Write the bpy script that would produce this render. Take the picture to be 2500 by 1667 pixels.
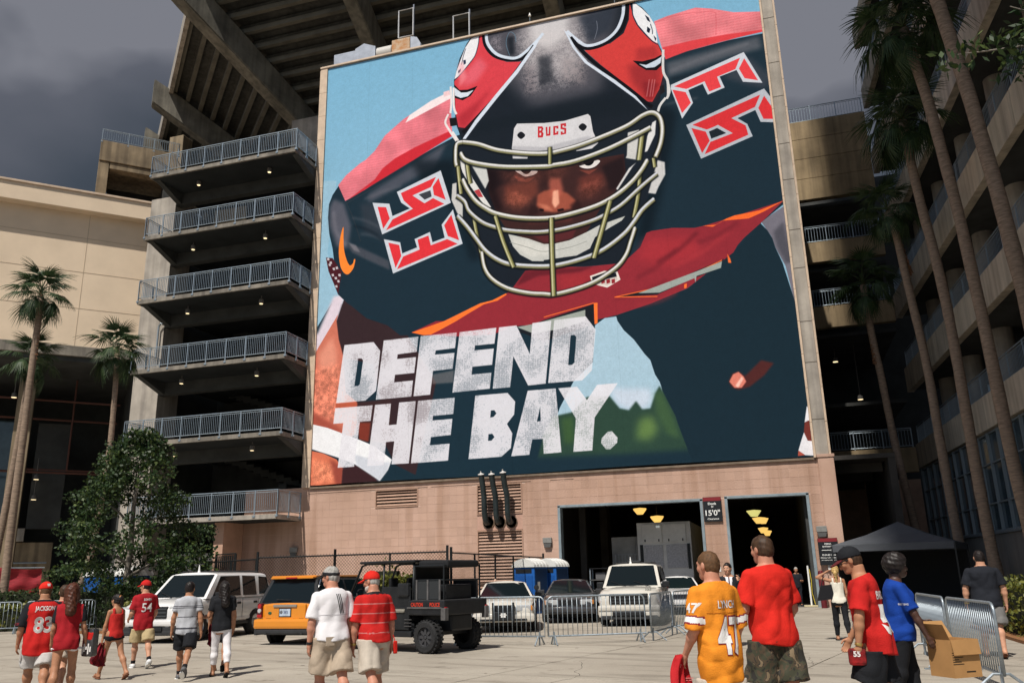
import bpy, bmesh, math, random
import numpy as np
from mathutils import Vector, Matrix
from mathutils.bvhtree import BVHTree
for o in list(bpy.data.objects):
    bpy.data.objects.remove(o, do_unlink=True)
scene = bpy.context.scene
COL = scene.collection
R = math.radians
rnd = random.Random(7)
# ------------------------------------------------------------------ camera, sky, sun, exposure
cam_d = bpy.data.cameras.new('camera')
cam_d.sensor_width = 36.0
cam_d.lens = 29.287
cam_d.clip_end = 3000
cam_d.clip_start = 0.1
cam = bpy.data.objects.new('camera', cam_d)
COL.objects.link(cam)
_V = Vector((0.02231092, 0.96216534, -0.27155123)).normalized()      # down, in camera axes (x right, y down, z forward)
_X = Vector((0.95377682, -0.1019055, -0.28271019))
_Z = -_V
_X = (_X - _Z * _X.dot(_Z)).normalized()
_Y = _Z.cross(_X)
_M = Matrix((_X, _Y, _Z))
cam.matrix_world = Matrix.Translation((0, 0, 1.6)) @ Matrix(((_M @ Vector((1, 0, 0))), (_M @ Vector((0, -1, 0))), (_M @ Vector((0, 0, -1))))).transposed().to_4x4()
scene.camera = cam
SUN_EL, SUN_AZ = R(57), R(189)          # azimuth measured from +Y towards +X
sun_dir = Vector((math.sin(SUN_AZ) * math.cos(SUN_EL), math.cos(SUN_AZ) * math.cos(SUN_EL), math.sin(SUN_EL)))
world = bpy.data.worlds.new('World')
scene.world = world
world.use_nodes = True
wn, wl = world.node_tree.nodes, world.node_tree.links
wn.clear()
sky = wn.new('ShaderNodeTexSky')
sky.sky_type = 'NISHITA'
sky.sun_disc = False
sky.sun_elevation = SUN_EL
sky.sun_rotation = SUN_AZ
bg_sky = wn.new('ShaderNodeBackground')
bg_sky.inputs['Strength'].default_value = 0.12
wl.new(sky.outputs[0], bg_sky.inputs[0])
tc = wn.new('ShaderNodeTexCoord')
mp = wn.new('ShaderNodeMapping')
mp.inputs['Scale'].default_value = (1.0, 1.0, 1.5)
mp.inputs['Location'].default_value = (0.35, 0.1, 0.2)
wl.new(tc.outputs['Generated'], mp.inputs[0])
nz = wn.new('ShaderNodeTexNoise')
nz.inputs['Scale'].default_value = 2.3
nz.inputs['Detail'].default_value = 5
nz.inputs['Roughness'].default_value = 0.45
wl.new(mp.outputs[0], nz.inputs['Vector'])
sp = wn.new('ShaderNodeSeparateXYZ')
wl.new(tc.outputs['Generated'], sp.inputs[0])
ma = wn.new('ShaderNodeMath'); ma.operation = 'MULTIPLY_ADD'
wl.new(nz.outputs['Fac'], ma.inputs[0])
ma.inputs[1].default_value = 0.95
wl.new(sp.outputs['Z'], ma.inputs[2])
ramp = wn.new('ShaderNodeValToRGB')
cr = ramp.color_ramp
cr.elements[0].position = 0.60
cr.elements[0].color = (0.024, 0.034, 0.046, 1)
cr.elements[1].position = 1.0
cr.elements[1].color = (0.20, 0.205, 0.235, 1)
e = cr.elements.new(0.80); e.color = (0.052, 0.064, 0.082, 1)
e = cr.elements.new(0.95); e.color = (0.11, 0.117, 0.142, 1)
wl.new(ma.outputs[0], ramp.inputs[0])
bg_cl = wn.new('ShaderNodeBackground')
bg_cl.inputs['Strength'].default_value = 1.0
wl.new(ramp.outputs[0], bg_cl.inputs[0])
mixs = wn.new('ShaderNodeMixShader')
mr_ = wn.new('ShaderNodeMapRange')
mr_.inputs['From Min'].default_value = -0.55
mr_.inputs['From Max'].default_value = 0.15
mr_.inputs['To Min'].default_value = 0.45
mr_.inputs['To Max'].default_value = 0.97
wl.new(sp.outputs['Y'], mr_.inputs[0])
wl.new(mr_.outputs[0], mixs.inputs[0])
wl.new(bg_sky.outputs[0], mixs.inputs[1])
wl.new(bg_cl.outputs[0], mixs.inputs[2])
wo = wn.new('ShaderNodeOutputWorld')
wl.new(mixs.outputs[0], wo.inputs[0])
sun_l = bpy.data.lights.new('sun', 'SUN')
sun_l.energy = 5.0
sun_l.angle = R(0.5)
sun_l.color = (1.0, 0.945, 0.86)
sun = bpy.data.objects.new('sun', sun_l)
COL.objects.link(sun)
sun.rotation_euler = sun_dir.to_track_quat('Z', 'Y').to_euler()
scene.view_settings.view_transform = 'Standard'
scene.view_settings.look = 'None'
scene.view_settings.exposure = 0.0
scene.view_settings.gamma = 1.0
scene.view_settings.use_curve_mapping = False
scene.cycles.max_bounces = 6
scene.cycles.diffuse_bounces = 3
scene.cycles.glossy_bounces = 3
scene.cycles.transparent_max_bounces = 6
scene.cycles.use_denoising = True
# ------------------------------------------------------------------ helpers
def lin(c):
    return tuple(((v / 255.0) / 12.92 if v / 255.0 <= 0.04045 else ((v / 255.0 + 0.055) / 1.055) ** 2.4) for v in c)
MATS = {}
def mat(name, col, rough=0.8, metal=0.0, var=0.0, scale=8.0, bump=0.0, bscale=None, spec=0.3, col2=None, emit=None, estr=0.0, detail=4.0, coat=0.0, stretch=None, streak=0.0):
    """Principled material; colour broken up by noise (col -> col2), fine bump."""
    if name in MATS:
        return MATS[name]
    m = bpy.data.materials.new(name)
    m.use_nodes = True
    nt = m.node_tree
    b = nt.nodes['Principled BSDF']
    b.inputs['Base Color'].default_value = (*col, 1)
    b.inputs['Roughness'].default_value = rough
    b.inputs['Metallic'].default_value = metal
    b.inputs['Specular IOR Level'].default_value = spec
    if coat:
        b.inputs['Coat Weight'].default_value = coat
        b.inputs['Coat Roughness'].default_value = 0.06
    if emit:
        b.inputs['Emission Color'].default_value = (*emit, 1)
        b.inputs['Emission Strength'].default_value = estr
    if var or col2 or bump or streak:
        t = nt.nodes.new('ShaderNodeTexCoord')
        mpn = nt.nodes.new('ShaderNodeMapping')
        if stretch:
            mpn.inputs['Scale'].default_value = stretch
        nt.links.new(t.outputs['Object'], mpn.inputs[0])
        n = nt.nodes.new('ShaderNodeTexNoise')
        n.inputs['Scale'].default_value = scale
        n.inputs['Detail'].default_value = detail
        n.inputs['Roughness'].default_value = 0.6
        nt.links.new(mpn.outputs[0], n.inputs['Vector'])
        if var or col2:
            c2 = col2 if col2 else tuple(max(0, v * (1 - var)) for v in col)
            c1 = col if col2 else tuple(min(1, v * (1 + var * 0.6)) for v in col)
            rp = nt.nodes.new('ShaderNodeValToRGB')
            rp.color_ramp.elements[0].position = 0.32
            rp.color_ramp.elements[1].position = 0.68
            rp.color_ramp.elements[0].color = (*c2, 1)
            rp.color_ramp.elements[1].color = (*c1, 1)
            nt.links.new(n.outputs['Fac'], rp.inputs[0])
            out = rp.outputs[0]
            if streak:
                mp2 = nt.nodes.new('ShaderNodeMapping')
                mp2.inputs['Scale'].default_value = (2.2, 2.2, 0.12)
                nt.links.new(t.outputs['Object'], mp2.inputs[0])
                n2 = nt.nodes.new('ShaderNodeTexNoise')
                n2.inputs['Scale'].default_value = 1.3
                n2.inputs['Detail'].default_value = 6
                nt.links.new(mp2.outputs[0], n2.inputs['Vector'])
                r2 = nt.nodes.new('ShaderNodeValToRGB')
                r2.color_ramp.elements[0].position = 0.35
                r2.color_ramp.elements[1].position = 0.62
                r2.color_ramp.elements[0].color = (1 - streak, 1 - streak, 1 - streak * 0.95, 1)
                r2.color_ramp.elements[1].color = (1, 1, 1, 1)
                nt.links.new(n2.outputs['Fac'], r2.inputs[0])
                mx = nt.nodes.new('ShaderNodeMix'); mx.data_type = 'RGBA'; mx.blend_type = 'MULTIPLY'
                mx.inputs[0].default_value = 1.0
                nt.links.new(out, mx.inputs[6]); nt.links.new(r2.outputs[0], mx.inputs[7])
                out = mx.outputs[2]
            nt.links.new(out, b.inputs['Base Color'])
        if bump:
            nb = n
            if bscale:
                nb = nt.nodes.new('ShaderNodeTexNoise')
                nb.inputs['Scale'].default_value = bscale
                nb.inputs['Detail'].default_value = 3
                nt.links.new(mpn.outputs[0], nb.inputs['Vector'])
            bp = nt.nodes.new('ShaderNodeBump')
            bp.inputs['Strength'].default_value = bump
            bp.inputs['Distance'].default_value = 0.02
            nt.links.new(nb.outputs['Fac'], bp.inputs['Height'])
            nt.links.new(bp.outputs[0], b.inputs['Normal'])
    MATS[name] = m
    return m
class MB:
    """collects faces; build() links ONE mesh object"""
    def __init__(s):
        s.v, s.f, s.mi = [], [], []
    def add(s, vs, fs, mi=0):
        b = len(s.v)
        s.v.extend([tuple(v) for v in vs])
        s.f.extend([tuple(i + b for i in f) for f in fs])
        s.mi.extend([mi] * len(fs))
        return s
    def box(s, x0, x1, y0, y1, z0, z1, M=None, mi=0):
        vs = [Vector(p) for p in ((x0, y0, z0), (x1, y0, z0), (x1, y1, z0), (x0, y1, z0), (x0, y0, z1), (x1, y0, z1), (x1, y1, z1), (x0, y1, z1))]
        if M is not None:
            vs = [M @ v for v in vs]
        return s.add(vs, ((0, 3, 2, 1), (4, 5, 6, 7), (0, 1, 5, 4), (1, 2, 6, 5), (2, 3, 7, 6), (3, 0, 4, 7)), mi)
    def cbox(s, x0, x1, y0, y1, z0, z1, c=0.01, M=None, mi=0):
        """box with chamfered edges"""
        bm = bmesh.new()
        bmesh.ops.create_cube(bm, size=1.0)
        for v in bm.verts:
            v.co = Vector(((x0 + x1) / 2 + v.co.x * (x1 - x0), (y0 + y1) / 2 + v.co.y * (y1 - y0), (z0 + z1) / 2 + v.co.z * (z1 - z0)))
        bmesh.ops.bevel(bm, geom=bm.edges[:], offset=c, segments=2, affect='EDGES', profile=0.6)
        bm.verts.index_update()
        vs = [(M @ v.co) if M is not None else v.co.copy() for v in bm.verts]
        s.add(vs, [[v.index for v in f.verts] for f in bm.faces], mi)
        bm.free()
        return s
    def tube(s, pts, r, n=6, cap=True, mi=0):
        pts = [Vector(p) for p in pts]
        rs = r if isinstance(r, (list, tuple)) else [r] * len(pts)
        rings = []
        up = None
        for i, p in enumerate(pts):
            d = (pts[min(i + 1, len(pts) - 1)] - pts[max(i - 1, 0)])
            if d.length < 1e-9: d = Vector((0, 0, 1))
            d.normalize()
            a = d.orthogonal().normalized() if up is None else (up - d * up.dot(d))
            if a.length < 1e-6: a = d.orthogonal()
            a.normalize(); up = a
            b = d.cross(a)
            rings.append([p + (a * math.cos(2 * math.pi * k / n) + b * math.sin(2 * math.pi * k / n)) * rs[i] for k in range(n)])
        vs = [v for rg in rings for v in rg]
        fs = []
        for i in range(len(pts) - 1):
            for k in range(n):
                k2 = (k + 1) % n
                fs.append((i * n + k, i * n + k2, (i + 1) * n + k2, (i + 1) * n + k))
        if cap:
            fs.append(tuple(range(n - 1, -1, -1)))
            fs.append(tuple((len(pts) - 1) * n + k for k in range(n)))
        return s.add(vs, fs, mi)
    def prism(s, poly, t, M=None, mi=0):
        """polygon in local XZ extruded along +Y by t (front face at y=0)"""
        n = len(poly)
        a = sum(poly[i][0] * poly[(i + 1) % n][1] - poly[(i + 1) % n][0] * poly[i][1] for i in range(n))
        if a < 0: poly = list(reversed(poly))
        vs = [Vector((p[0], 0, p[1])) for p in poly] + [Vector((p[0], t, p[1])) for p in poly]
        if M is not None: vs = [M @ v for v in vs]
        fs = [tuple(range(n)), tuple(range(2 * n - 1, n - 1, -1))] + [(i, i + n, (i + 1) % n + n, (i + 1) % n) for i in range(n)]
        return s.add(vs, fs, mi)
    def quad(s, a, b, c, d, mi=0):
        return s.add([a, b, c, d], [(0, 1, 2, 3)], mi)
    def lathe(s, prof, n=16, M=None, mi=0, cap=True):
        """prof: (r, z) list, revolved about local Z"""
        vs = []
        for r, z in prof:
            for k in range(n):
                a = 2 * math.pi * k / n
                v = Vector((r * math.cos(a), r * math.sin(a), z))
                vs.append(M @ v if M is not None else v)
        fs = []
        for i in range(len(prof) - 1):
            for k in range(n):
                k2 = (k + 1) % n
                fs.append((i * n + k, i * n + k2, (i + 1) * n + k2, (i + 1) * n + k))
        if cap:
            fs.append(tuple(range(n - 1, -1, -1)))
            fs.append(tuple((len(prof) - 1) * n + k for k in range(n)))
        return s.add(vs, fs, mi)
    def mesh(s, name, mats, smooth=False):
        me = bpy.data.meshes.new(name)
        me.from_pydata(s.v, [], s.f)
        for m in (mats if isinstance(mats, (list, tuple)) else [mats]):
            me.materials.append(m)
        if any(s.mi):
            me.polygons.foreach_set('material_index', s.mi)
        if smooth:
            me.polygons.foreach_set('use_smooth', [True] * len(me.polygons))
        me.update()
        return me
    def build(s, name, mats, parent=None, smooth=False, angle=None):
        me = s.mesh(name, mats, smooth)
        if angle is not None:
            me.set_sharp_from_angle(angle=R(angle))
        return link(name, me, parent)
def link(name, me, parent=None, M=None):
    o = bpy.data.objects.new(name, me)
    COL.objects.link(o)
    if parent is not None:
        o.parent = parent
    if M is not None:
        o.matrix_basis = M
    return o
def tag(o, label=None, cat=None, group=None, kind=None):
    if label: o['label'] = label
    if cat: o['category'] = cat
    if group: o['group'] = group
    if kind: o['kind'] = kind
    return o
def thing(name, label, cat, loc=(0, 0, 0), az=0.0, group=None):
    """an Empty; az in degrees, direction its local +Y looks, from world +Y towards +X"""
    o = bpy.data.objects.new(name, None)
    o.empty_display_size = 0.2
    COL.objects.link(o)
    o.location = loc
    o.rotation_euler = (0, 0, -R(az))
    return tag(o, label, cat, group)
def copy_tree(o, parent=None):
    c = o.copy()
    COL.objects.link(c)
    if parent is not None: c.parent = parent
    for ch in list(o.children):
        copy_tree(ch, c)
    return c
def text_poly(s, size=1.0, bold=0.0, sx=1.0, spacing=1.0, sub=0):
    """flat text as (verts2d, faces), centred on its bounding box"""
    cu = bpy.data.curves.new('lettering', 'FONT')
    cu.body = s
    cu.size = size
    cu.offset = bold
    cu.space_character = spacing
    cu.resolution_u = 3
    cu.fill_mode = 'FRONT'
    ob = bpy.data.objects.new('lettering', cu)
    COL.objects.link(ob)
    dg = bpy.context.evaluated_depsgraph_get()
    me = bpy.data.meshes.new_from_object(ob.evaluated_get(dg))
    bpy.data.objects.remove(ob)
    bm = bmesh.new(); bm.from_mesh(me)
    bpy.data.meshes.remove(me)
    bmesh.ops.remove_doubles(bm, verts=bm.verts[:], dist=1e-4)
    if sub:
        for _ in range(sub):
            bmesh.ops.triangulate(bm, faces=bm.faces[:])
            long = [e for e in bm.edges if e.calc_length() > size * 0.12]
            if not long: break
            bmesh.ops.subdivide_edges(bm, edges=long, cuts=1)
        bmesh.ops.triangulate(bm, faces=bm.faces[:])
    bm.verts.index_update()
    vs = [(v.co.x * sx, v.co.y) for v in bm.verts]
    fs = [[v.index for v in f.verts] for f in bm.faces]
    bm.free()
    x0, x1 = min(v[0] for v in vs), max(v[0] for v in vs)
    y0, y1 = min(v[1] for v in vs), max(v[1] for v in vs)
    return [(x - (x0 + x1) / 2, y - (y0 + y1) / 2) for x, y in vs], fs, x1 - x0, y1 - y0
def text_on(parent, s, M, h, m, name='lettering', bold=0.0, w=None, spacing=1.0):
    """flat lettering; M maps local (x right, z up, y = into the surface) to the parent's space; h = cap height, w = wanted width"""
    vs, fs, ww, hh = text_poly(s, 1.0, bold, 1.0, spacing)
    k = h / hh; kx = (w / ww) if w else k
    mb = MB()
    mb.add([M @ Vector((x * kx, 0, y * k)) for x, y in vs], fs)
    return mb.build(name, m, parent)
def rot_z(a): return Matrix.Rotation(a, 4, 'Z')
def T(x, y, z): return Matrix.Translation((x, y, z))
def RX(a): return Matrix.Rotation(R(a), 4, 'X')
def RY(a): return Matrix.Rotation(R(a), 4, 'Y')
def RZ(a): return Matrix.Rotation(R(a), 4, 'Z')
def frame(o, ex, ez):
    """matrix with local x along ex, z along ez, y = z cross x, origin o"""
    ex = Vector(ex).normalized(); ez = Vector(ez).normalized(); ey = ez.cross(ex)
    return Matrix(((ex.x, ey.x, ez.x, o[0]), (ex.y, ey.y, ez.y, o[1]), (ex.z, ey.z, ez.z, o[2]), (0, 0, 0, 1)))
CONC = mat('weathered concrete', (0.24, 0.215, 0.18), 0.9, var=0.35, scale=0.7, bump=0.3, bscale=14, detail=8, streak=0.35)
CONC_L = mat('pale concrete', (0.40, 0.36, 0.31), 0.9, var=0.25, scale=0.9, bump=0.25, bscale=16, detail=8, streak=0.3)
CONC_T = mat('tan stained concrete', (0.29, 0.225, 0.145), 0.9, var=0.35, scale=0.6, bump=0.25, bscale=12, detail=8, streak=0.4)
CONC_D = mat('shade darkened concrete', (0.060, 0.062, 0.060), 0.95, var=0.3, scale=0.8, bump=0.2, bscale=10, detail=6)  # darkened concrete copy, interior shade put into the colour
STUCCO = mat('cream stucco', (0.76, 0.61, 0.45), 0.9, var=0.08, scale=0.5, bump=0.25, bscale=30, detail=8)
TRIM = mat('cream painted trim', (0.60, 0.46, 0.34), 0.6, var=0.15, scale=2.0)
GALV = mat('galvanised steel', (0.34, 0.39, 0.43), 0.42, metal=0.6, var=0.25, scale=18)
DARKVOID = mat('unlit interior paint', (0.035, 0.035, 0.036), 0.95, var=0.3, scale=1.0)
BLACK = mat('black plastic', (0.018, 0.019, 0.021), 0.45, var=0.3, scale=12)
RUBBER = mat('tyre rubber', (0.022, 0.022, 0.023), 0.85, var=0.4, scale=30, bump=0.3)
BLKMETAL = mat('black coated steel', (0.015, 0.017, 0.019), 0.4, metal=0.1)
GLASS_D = mat('dark tinted glass', (0.006, 0.010, 0.012), 0.04, spec=0.22)
GLASS_B = mat('bluish window glass', (0.05, 0.08, 0.10), 0.12, spec=0.7, var=0.35, scale=0.9)
CHROME = mat('chrome', (0.75, 0.76, 0.78), 0.15, metal=1.0)
WHITEPAINT = mat('white sign paint', (0.78, 0.78, 0.76), 0.5)
# ------------------------------------------------------------------ ground
def ground_material():
    m = bpy.data.materials.new('concrete paving'); m.use_nodes = True
    nt = m.node_tree; b = nt.nodes['Principled BSDF']; N = nt.nodes.new; Lk = nt.links.new
    b.inputs['Roughness'].default_value = 0.9
    b.inputs['Specular IOR Level'].default_value = 0.2
    t = N('ShaderNodeTexCoord')
    def noise(s, d=6, st=(1, 1, 1)):
        mpn = N('ShaderNodeMapping'); mpn.inputs['Scale'].default_value = st
        mpn.inputs['Rotation'].default_value = (0, 0, 0.35)
        Lk(t.outputs['Object'], mpn.inputs[0])
        n = N('ShaderNodeTexNoise'); n.inputs['Scale'].default_value = s; n.inputs['Detail'].default_value = d; n.inputs['Roughness'].default_value = 0.62
        Lk(mpn.outputs[0], n.inputs['Vector']); return n.outputs['Fac']
    def rmp(f, a, ca, c, cc):
        r = N('ShaderNodeValToRGB'); r.color_ramp.elements[0].position = a; r.color_ramp.elements[0].color = (*ca, 1)
        r.color_ramp.elements[1].position = c; r.color_ramp.elements[1].color = (*cc, 1); Lk(f, r.inputs[0]); return r.outputs[0]
    def mul(a, c):
        x = N('ShaderNodeMix'); x.data_type = 'RGBA'; x.blend_type = 'MULTIPLY'; x.inputs[0].default_value = 1; Lk(a, x.inputs[6]); Lk(c, x.inputs[7]); return x.outputs[2]
    base = rmp(noise(0.25), 0.35, (0.31, 0.275, 0.228), 0.66, (0.42, 0.38, 0.32))
    dirt_shade_smear = rmp(noise(0.9, 7, (0.35, 2.4, 1)), 0.30, (0.60, 0.59, 0.585), 0.50, (1, 1, 1))  # random dark smears: dirt plus painted-in tree shadow
    dirt_shade_stain = rmp(noise(1.9, 5), 0.24, (0.50, 0.48, 0.465), 0.40, (1, 1, 1))  # darker blotches, again dirt and tree shade in one colour
    grain = rmp(noise(38, 4), 0.35, (0.86, 0.86, 0.86), 0.6, (1.0, 1.0, 1.0))
    spots = rmp(noise(7, 2), 0.20, (0.5, 0.48, 0.46), 0.26, (1, 1, 1))
    col = mul(mul(mul(mul(base, dirt_shade_smear), dirt_shade_stain), grain), spots)
    Lk(col, b.inputs['Base Color'])
    bp = N('ShaderNodeBump'); bp.inputs['Strength'].default_value = 0.25; bp.inputs['Distance'].default_value = 0.01
    Lk(noise(60, 3), bp.inputs['Height']); Lk(bp.outputs[0], b.inputs['Normal'])
    return m
GROUND = ground_material()
g = MB()
g.quad((-900, -600, 0), (900, -600, 0), (900, 1200, 0), (-900, 1200, 0))
tag(g.build('ground', mat('far asphalt', (0.06, 0.058, 0.055), 0.9, var=0.3, scale=0.2)), kind='structure')
plaza = MB().quad((-75, -20, 0.004), (40, -20, 0.004), (40, 90, 0.004), (-75, 90, 0.004)).build('pavement', mat('joint filler', (0.10, 0.09, 0.08), 0.95))
tag(plaza, kind='structure')
sx0, sy0 = -1.55, 8.6
for i in range(-7, 3):
    for j in range(-1, 7):
        w, d = 4.6, 4.6
        x, y = i * w, j * d
        slab = MB()
        g_ = 0.014
        z = 0.02
        slab.cbox(x + g_, x + w - g_, y + g_, y + d - g_, 0.006, z, 0.004)
        o = slab.build('slab', GROUND, plaza)
        o.matrix_basis = T(sx0, sy0, 0) @ RZ(-14.0)
        o.location.z = rnd.uniform(-0.002, 0.002)
apron = MB().quad((-60, -12, 0.009), (40, -12, 0.009), (40, 85, 0.009), (-60, 85, 0.009))
tag(apron.build('apron', GROUND), kind='structure')
GZ = 0.02
lit = MB()
for q in range(170):
    x, y = rnd.uniform(-24, 6), rnd.uniform(8, 34); r_ = rnd.choice((.012, .016, .02, .03, .045)); n_ = 7
    lit.add([(x + r_ * rnd.uniform(.7, 1.2) * math.cos(6.283 * k / n_), y + r_ * rnd.uniform(.7, 1.2) * math.sin(6.283 * k / n_), GZ + .003) for k in range(n_)], [tuple(range(n_))])
tag(lit.build('litter_specks', mat('dark gum and leaf litter', (.07, .05, .04), .9, var=.5, scale=3), None), kind='stuff')
crk = MB()
for (x, y, a_, n_) in ((-9.5, 12.2, .25, 26), (-3.6, 13.2, 1.1, 22), (-13.5, 16.0, .1, 24), (-.2, 14.5, 1.5, 20), (-7.0, 11.0, -.3, 18)):
    p_ = Vector((x, y, GZ + .002))
    for k in range(n_):
        a_ += rnd.uniform(-.35, .35); d_ = Vector((math.cos(a_), math.sin(a_), 0)) * .16; n2_ = Vector((-d_.y, d_.x, 0)).normalized() * rnd.uniform(.003, .007)
        crk.quad(p_ - n2_, p_ + d_ - n2_, p_ + d_ + n2_, p_ + n2_); p_ = p_ + d_
tag(crk.build('pavement_cracks', mat('crack shadow', (.06, .052, .045), .95), None), kind='stuff')
# ------------------------------------------------------------------ dock block (concrete masonry wall under the poster)
FY = 40.4
def block_material():
    m = bpy.data.materials.new('pink tan masonry'); m.use_nodes = True
    nt = m.node_tree; b = nt.nodes['Principled BSDF']; N = nt.nodes.new; Lk = nt.links.new
    b.inputs['Roughness'].default_value = 0.92; b.inputs['Specular IOR Level'].default_value = 0.15
    oi = N('ShaderNodeObjectInfo'); t = N('ShaderNodeTexCoord')
    n = N('ShaderNodeTexNoise'); n.inputs['Scale'].default_value = 0.45; n.inputs['Detail'].default_value = 7
    g = N('ShaderNodeNewGeometry'); Lk(g.outputs['Position'], n.inputs['Vector'])
    r = N('ShaderNodeValToRGB'); r.color_ramp.elements[0].position = .34; r.color_ramp.elements[0].color = (.44, .285, .215, 1)
    r.color_ramp.elements[1].position = .66; r.color_ramp.elements[1].color = (.54, .362, .285, 1)
    Lk(n.outputs['Fac'], r.inputs[0])
    mr = N('ShaderNodeMapRange'); mr.inputs['To Min'].default_value = 0.93; mr.inputs['To Max'].default_value = 1.05; Lk(oi.outputs['Random'], mr.inputs[0])
    mx = N('ShaderNodeMix'); mx.data_type = 'RGBA'; mx.blend_type = 'MULTIPLY'; mx.inputs[0].default_value = 1; Lk(r.outputs[0], mx.inputs[6]); Lk(mr.outputs[0], mx.inputs[7])
    n2 = N('ShaderNodeTexNoise'); n2.inputs['Scale'].default_value = 26; n2.inputs['Detail'].default_value = 4; Lk(g.outputs['Position'], n2.inputs['Vector'])
    bp = N('ShaderNodeBump'); bp.inputs['Strength'].default_value = .5; bp.inputs['Distance'].default_value = .02; Lk(n2.outputs['Fac'], bp.inputs['Height']); Lk(bp.outputs[0], b.inputs['Normal'])
    mp = N('ShaderNodeMapping'); mp.inputs['Scale'].default_value = (1.6, 1.6, .10); Lk(g.outputs['Position'], mp.inputs[0])
    n3 = N('ShaderNodeTexNoise'); n3.inputs['Scale'].default_value = 1.0; n3.inputs['Detail'].default_value = 6; Lk(mp.outputs[0], n3.inputs['Vector'])
    r3 = N('ShaderNodeValToRGB'); r3.color_ramp.elements[0].position = .33; r3.color_ramp.elements[0].color = (.80, .76, .72, 1); r3.color_ramp.elements[1].position = .5; r3.color_ramp.elements[1].color = (1, 1, 1, 1); Lk(n3.outputs['Fac'], r3.inputs[0])
    m2 = N('ShaderNodeMix'); m2.data_type = 'RGBA'; m2.blend_type = 'MULTIPLY'; m2.inputs[0].default_value = 1; Lk(mx.outputs[2], m2.inputs[6]); Lk(r3.outputs[0], m2.inputs[7])
    Lk(m2.outputs[2], b.inputs['Base Color'])
    return m
BLOCK = block_material()
MORTAR = mat('pale mortar', (0.56, 0.40, 0.32), 0.95, var=0.15, scale=3)
dock = thing('dock_building', 'tan concrete block dock building with two open loading doors under the giant poster', 'building', (0, FY, 0))
WX0, WX1, WZ1 = -28.15, 2.62, 6.52
OPEN = [(-10.25, -3.30, -1, 4.90), (-2.26, 1.42, -1, 4.95), (-20.16, -17.72, 5.22, 6.18), (-14.47, -12.08, -1, 6.15)]
core = MB()
xs = sorted({WX0, WX1, *[v for o in OPEN for v in o[:2]]})
for a, b_ in zip(xs[:-1], xs[1:]):
    mid = (a + b_) / 2
    zs = [(0.0, WZ1)]
    for o in OPEN:
        if o[0] < mid < o[1]:
            nz_ = []
            for z0, z1 in zs:
                if o[2] > z0: nz_.append((z0, o[2]))
                if o[3] < z1: nz_.append((o[3], z1))
            zs = nz_
    for z0, z1 in zs:
        core.box(a, b_, 0.012, 0.45, z0, z1)
core.build('wall', MORTAR, dock)
BW = BH = 0.4063
def cut(x0, x1, z0, z1):
    """block rectangle minus openings (keeps the largest remaining piece)"""
    for o in OPEN:
        ox0, ox1, oz0, oz1 = o[0] - .004, o[1] + .004, o[2], o[3] + .004
        if x0 < ox1 and x1 > ox0 and z0 < oz1 and z1 > oz0:
            c = [(x0, min(x1, ox0), z0, z1), (max(x0, ox1), x1, z0, z1), (x0, x1, z0, min(z1, oz0)), (x0, x1, max(z0, oz1), z1)]
            c = [q for q in c if q[1] - q[0] > .03 and q[3] - q[2] > .03]
            if not c: return None
            x0, x1, z0, z1 = max(c, key=lambda q: (q[1] - q[0]) * (q[3] - q[2]))
    return x0, x1, z0, z1
cells = []
i = 0
while WX0 + i * BW < WX1 - .02:
    for j in range(16):
        x0, x1 = WX0 + i * BW, min(WX1, WX0 + (i + 1) * BW)
        q = cut(x0, x1, j * BH, min((j + 1) * BH, WZ1))
        if q: cells.append(q)
    i += 1
full_me = MB().cbox(-BW / 2 + .004, BW / 2 - .004, 0, .03, -BH / 2 + .004, BH / 2 - .004, .003).mesh('block', BLOCK)
rest = MB()
cells.sort(key=lambda q: -(q[0] + (6 if q[2] > 3 else 0)))
nb = 0
for q in cells:
    w, h = q[1] - q[0], q[3] - q[2]
    proud = rnd.uniform(0.003, 0.006)
    if abs(w - BW) < .01 and abs(h - BH) < .01 and nb < 300 and q[2] > 1.4:
        o = link('block', full_me, dock)
        o.location = ((q[0] + q[1]) / 2, proud, (q[2] + q[3]) / 2); nb += 1
    else:
        rest.box(q[0] + .004, q[1] - .004, proud + .001, .02, q[2] + .004, q[3] - .004)
tag(rest.build('blocks', BLOCK, dock), kind='stuff')
pil = MB(); pil.cbox(WX1 - 0.62, WX1 + .06, -.14, .5, 0, 6.5, .01); pil.build('pilaster', BLOCK, dock)
cap = MB(); cap.cbox(WX1 - .66, WX1 + .1, -.18, .52, 6.503, 6.64, .01); cap.build('pilaster_cap', BLOCK, dock)
crack = MB()
for a, b_ in ((-24.2, -20.4), (-21.0, -17.2), (-17.0, -14.8), (-15.0, -11.6), (-10.6, -9.4)):
    crack.box(a, b_, -.006, .0, 6.17, 6.19)
crack.build('flashing_strip', mat('weathered sealant', (.12, .08, .06), .9), dock)
LOUV = mat('tan louver paint', (0.40, 0.25, 0.18), 0.55, var=.2, scale=2)
def louver(x0, x1, z0, z1, pitch, nm):
    fr = MB()
    for a in ((x0 - .05, x1 + .05, z0 - .06, z0), (x0 - .05, x1 + .05, z1, z1 + .06), (x0 - .05, x0, z0, z1), (x1, x1 + .05, z0, z1)):
        fr.box(a[0], a[1], -.03, .12, a[2], a[3])
    f = fr.build(nm, LOUV, dock)
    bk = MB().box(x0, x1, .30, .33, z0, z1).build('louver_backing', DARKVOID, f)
    me = MB().box(x0, x1, -.012, .012, -.062, .062, M=RX(-38)).mesh('slat', LOUV)
    n = int((z1 - z0) / pitch)
    for k in range(n):
        s_ = link('slat', me, f); s_.location = (0, .07, z0 + (k + .5) * (z1 - z0) / n)
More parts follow.
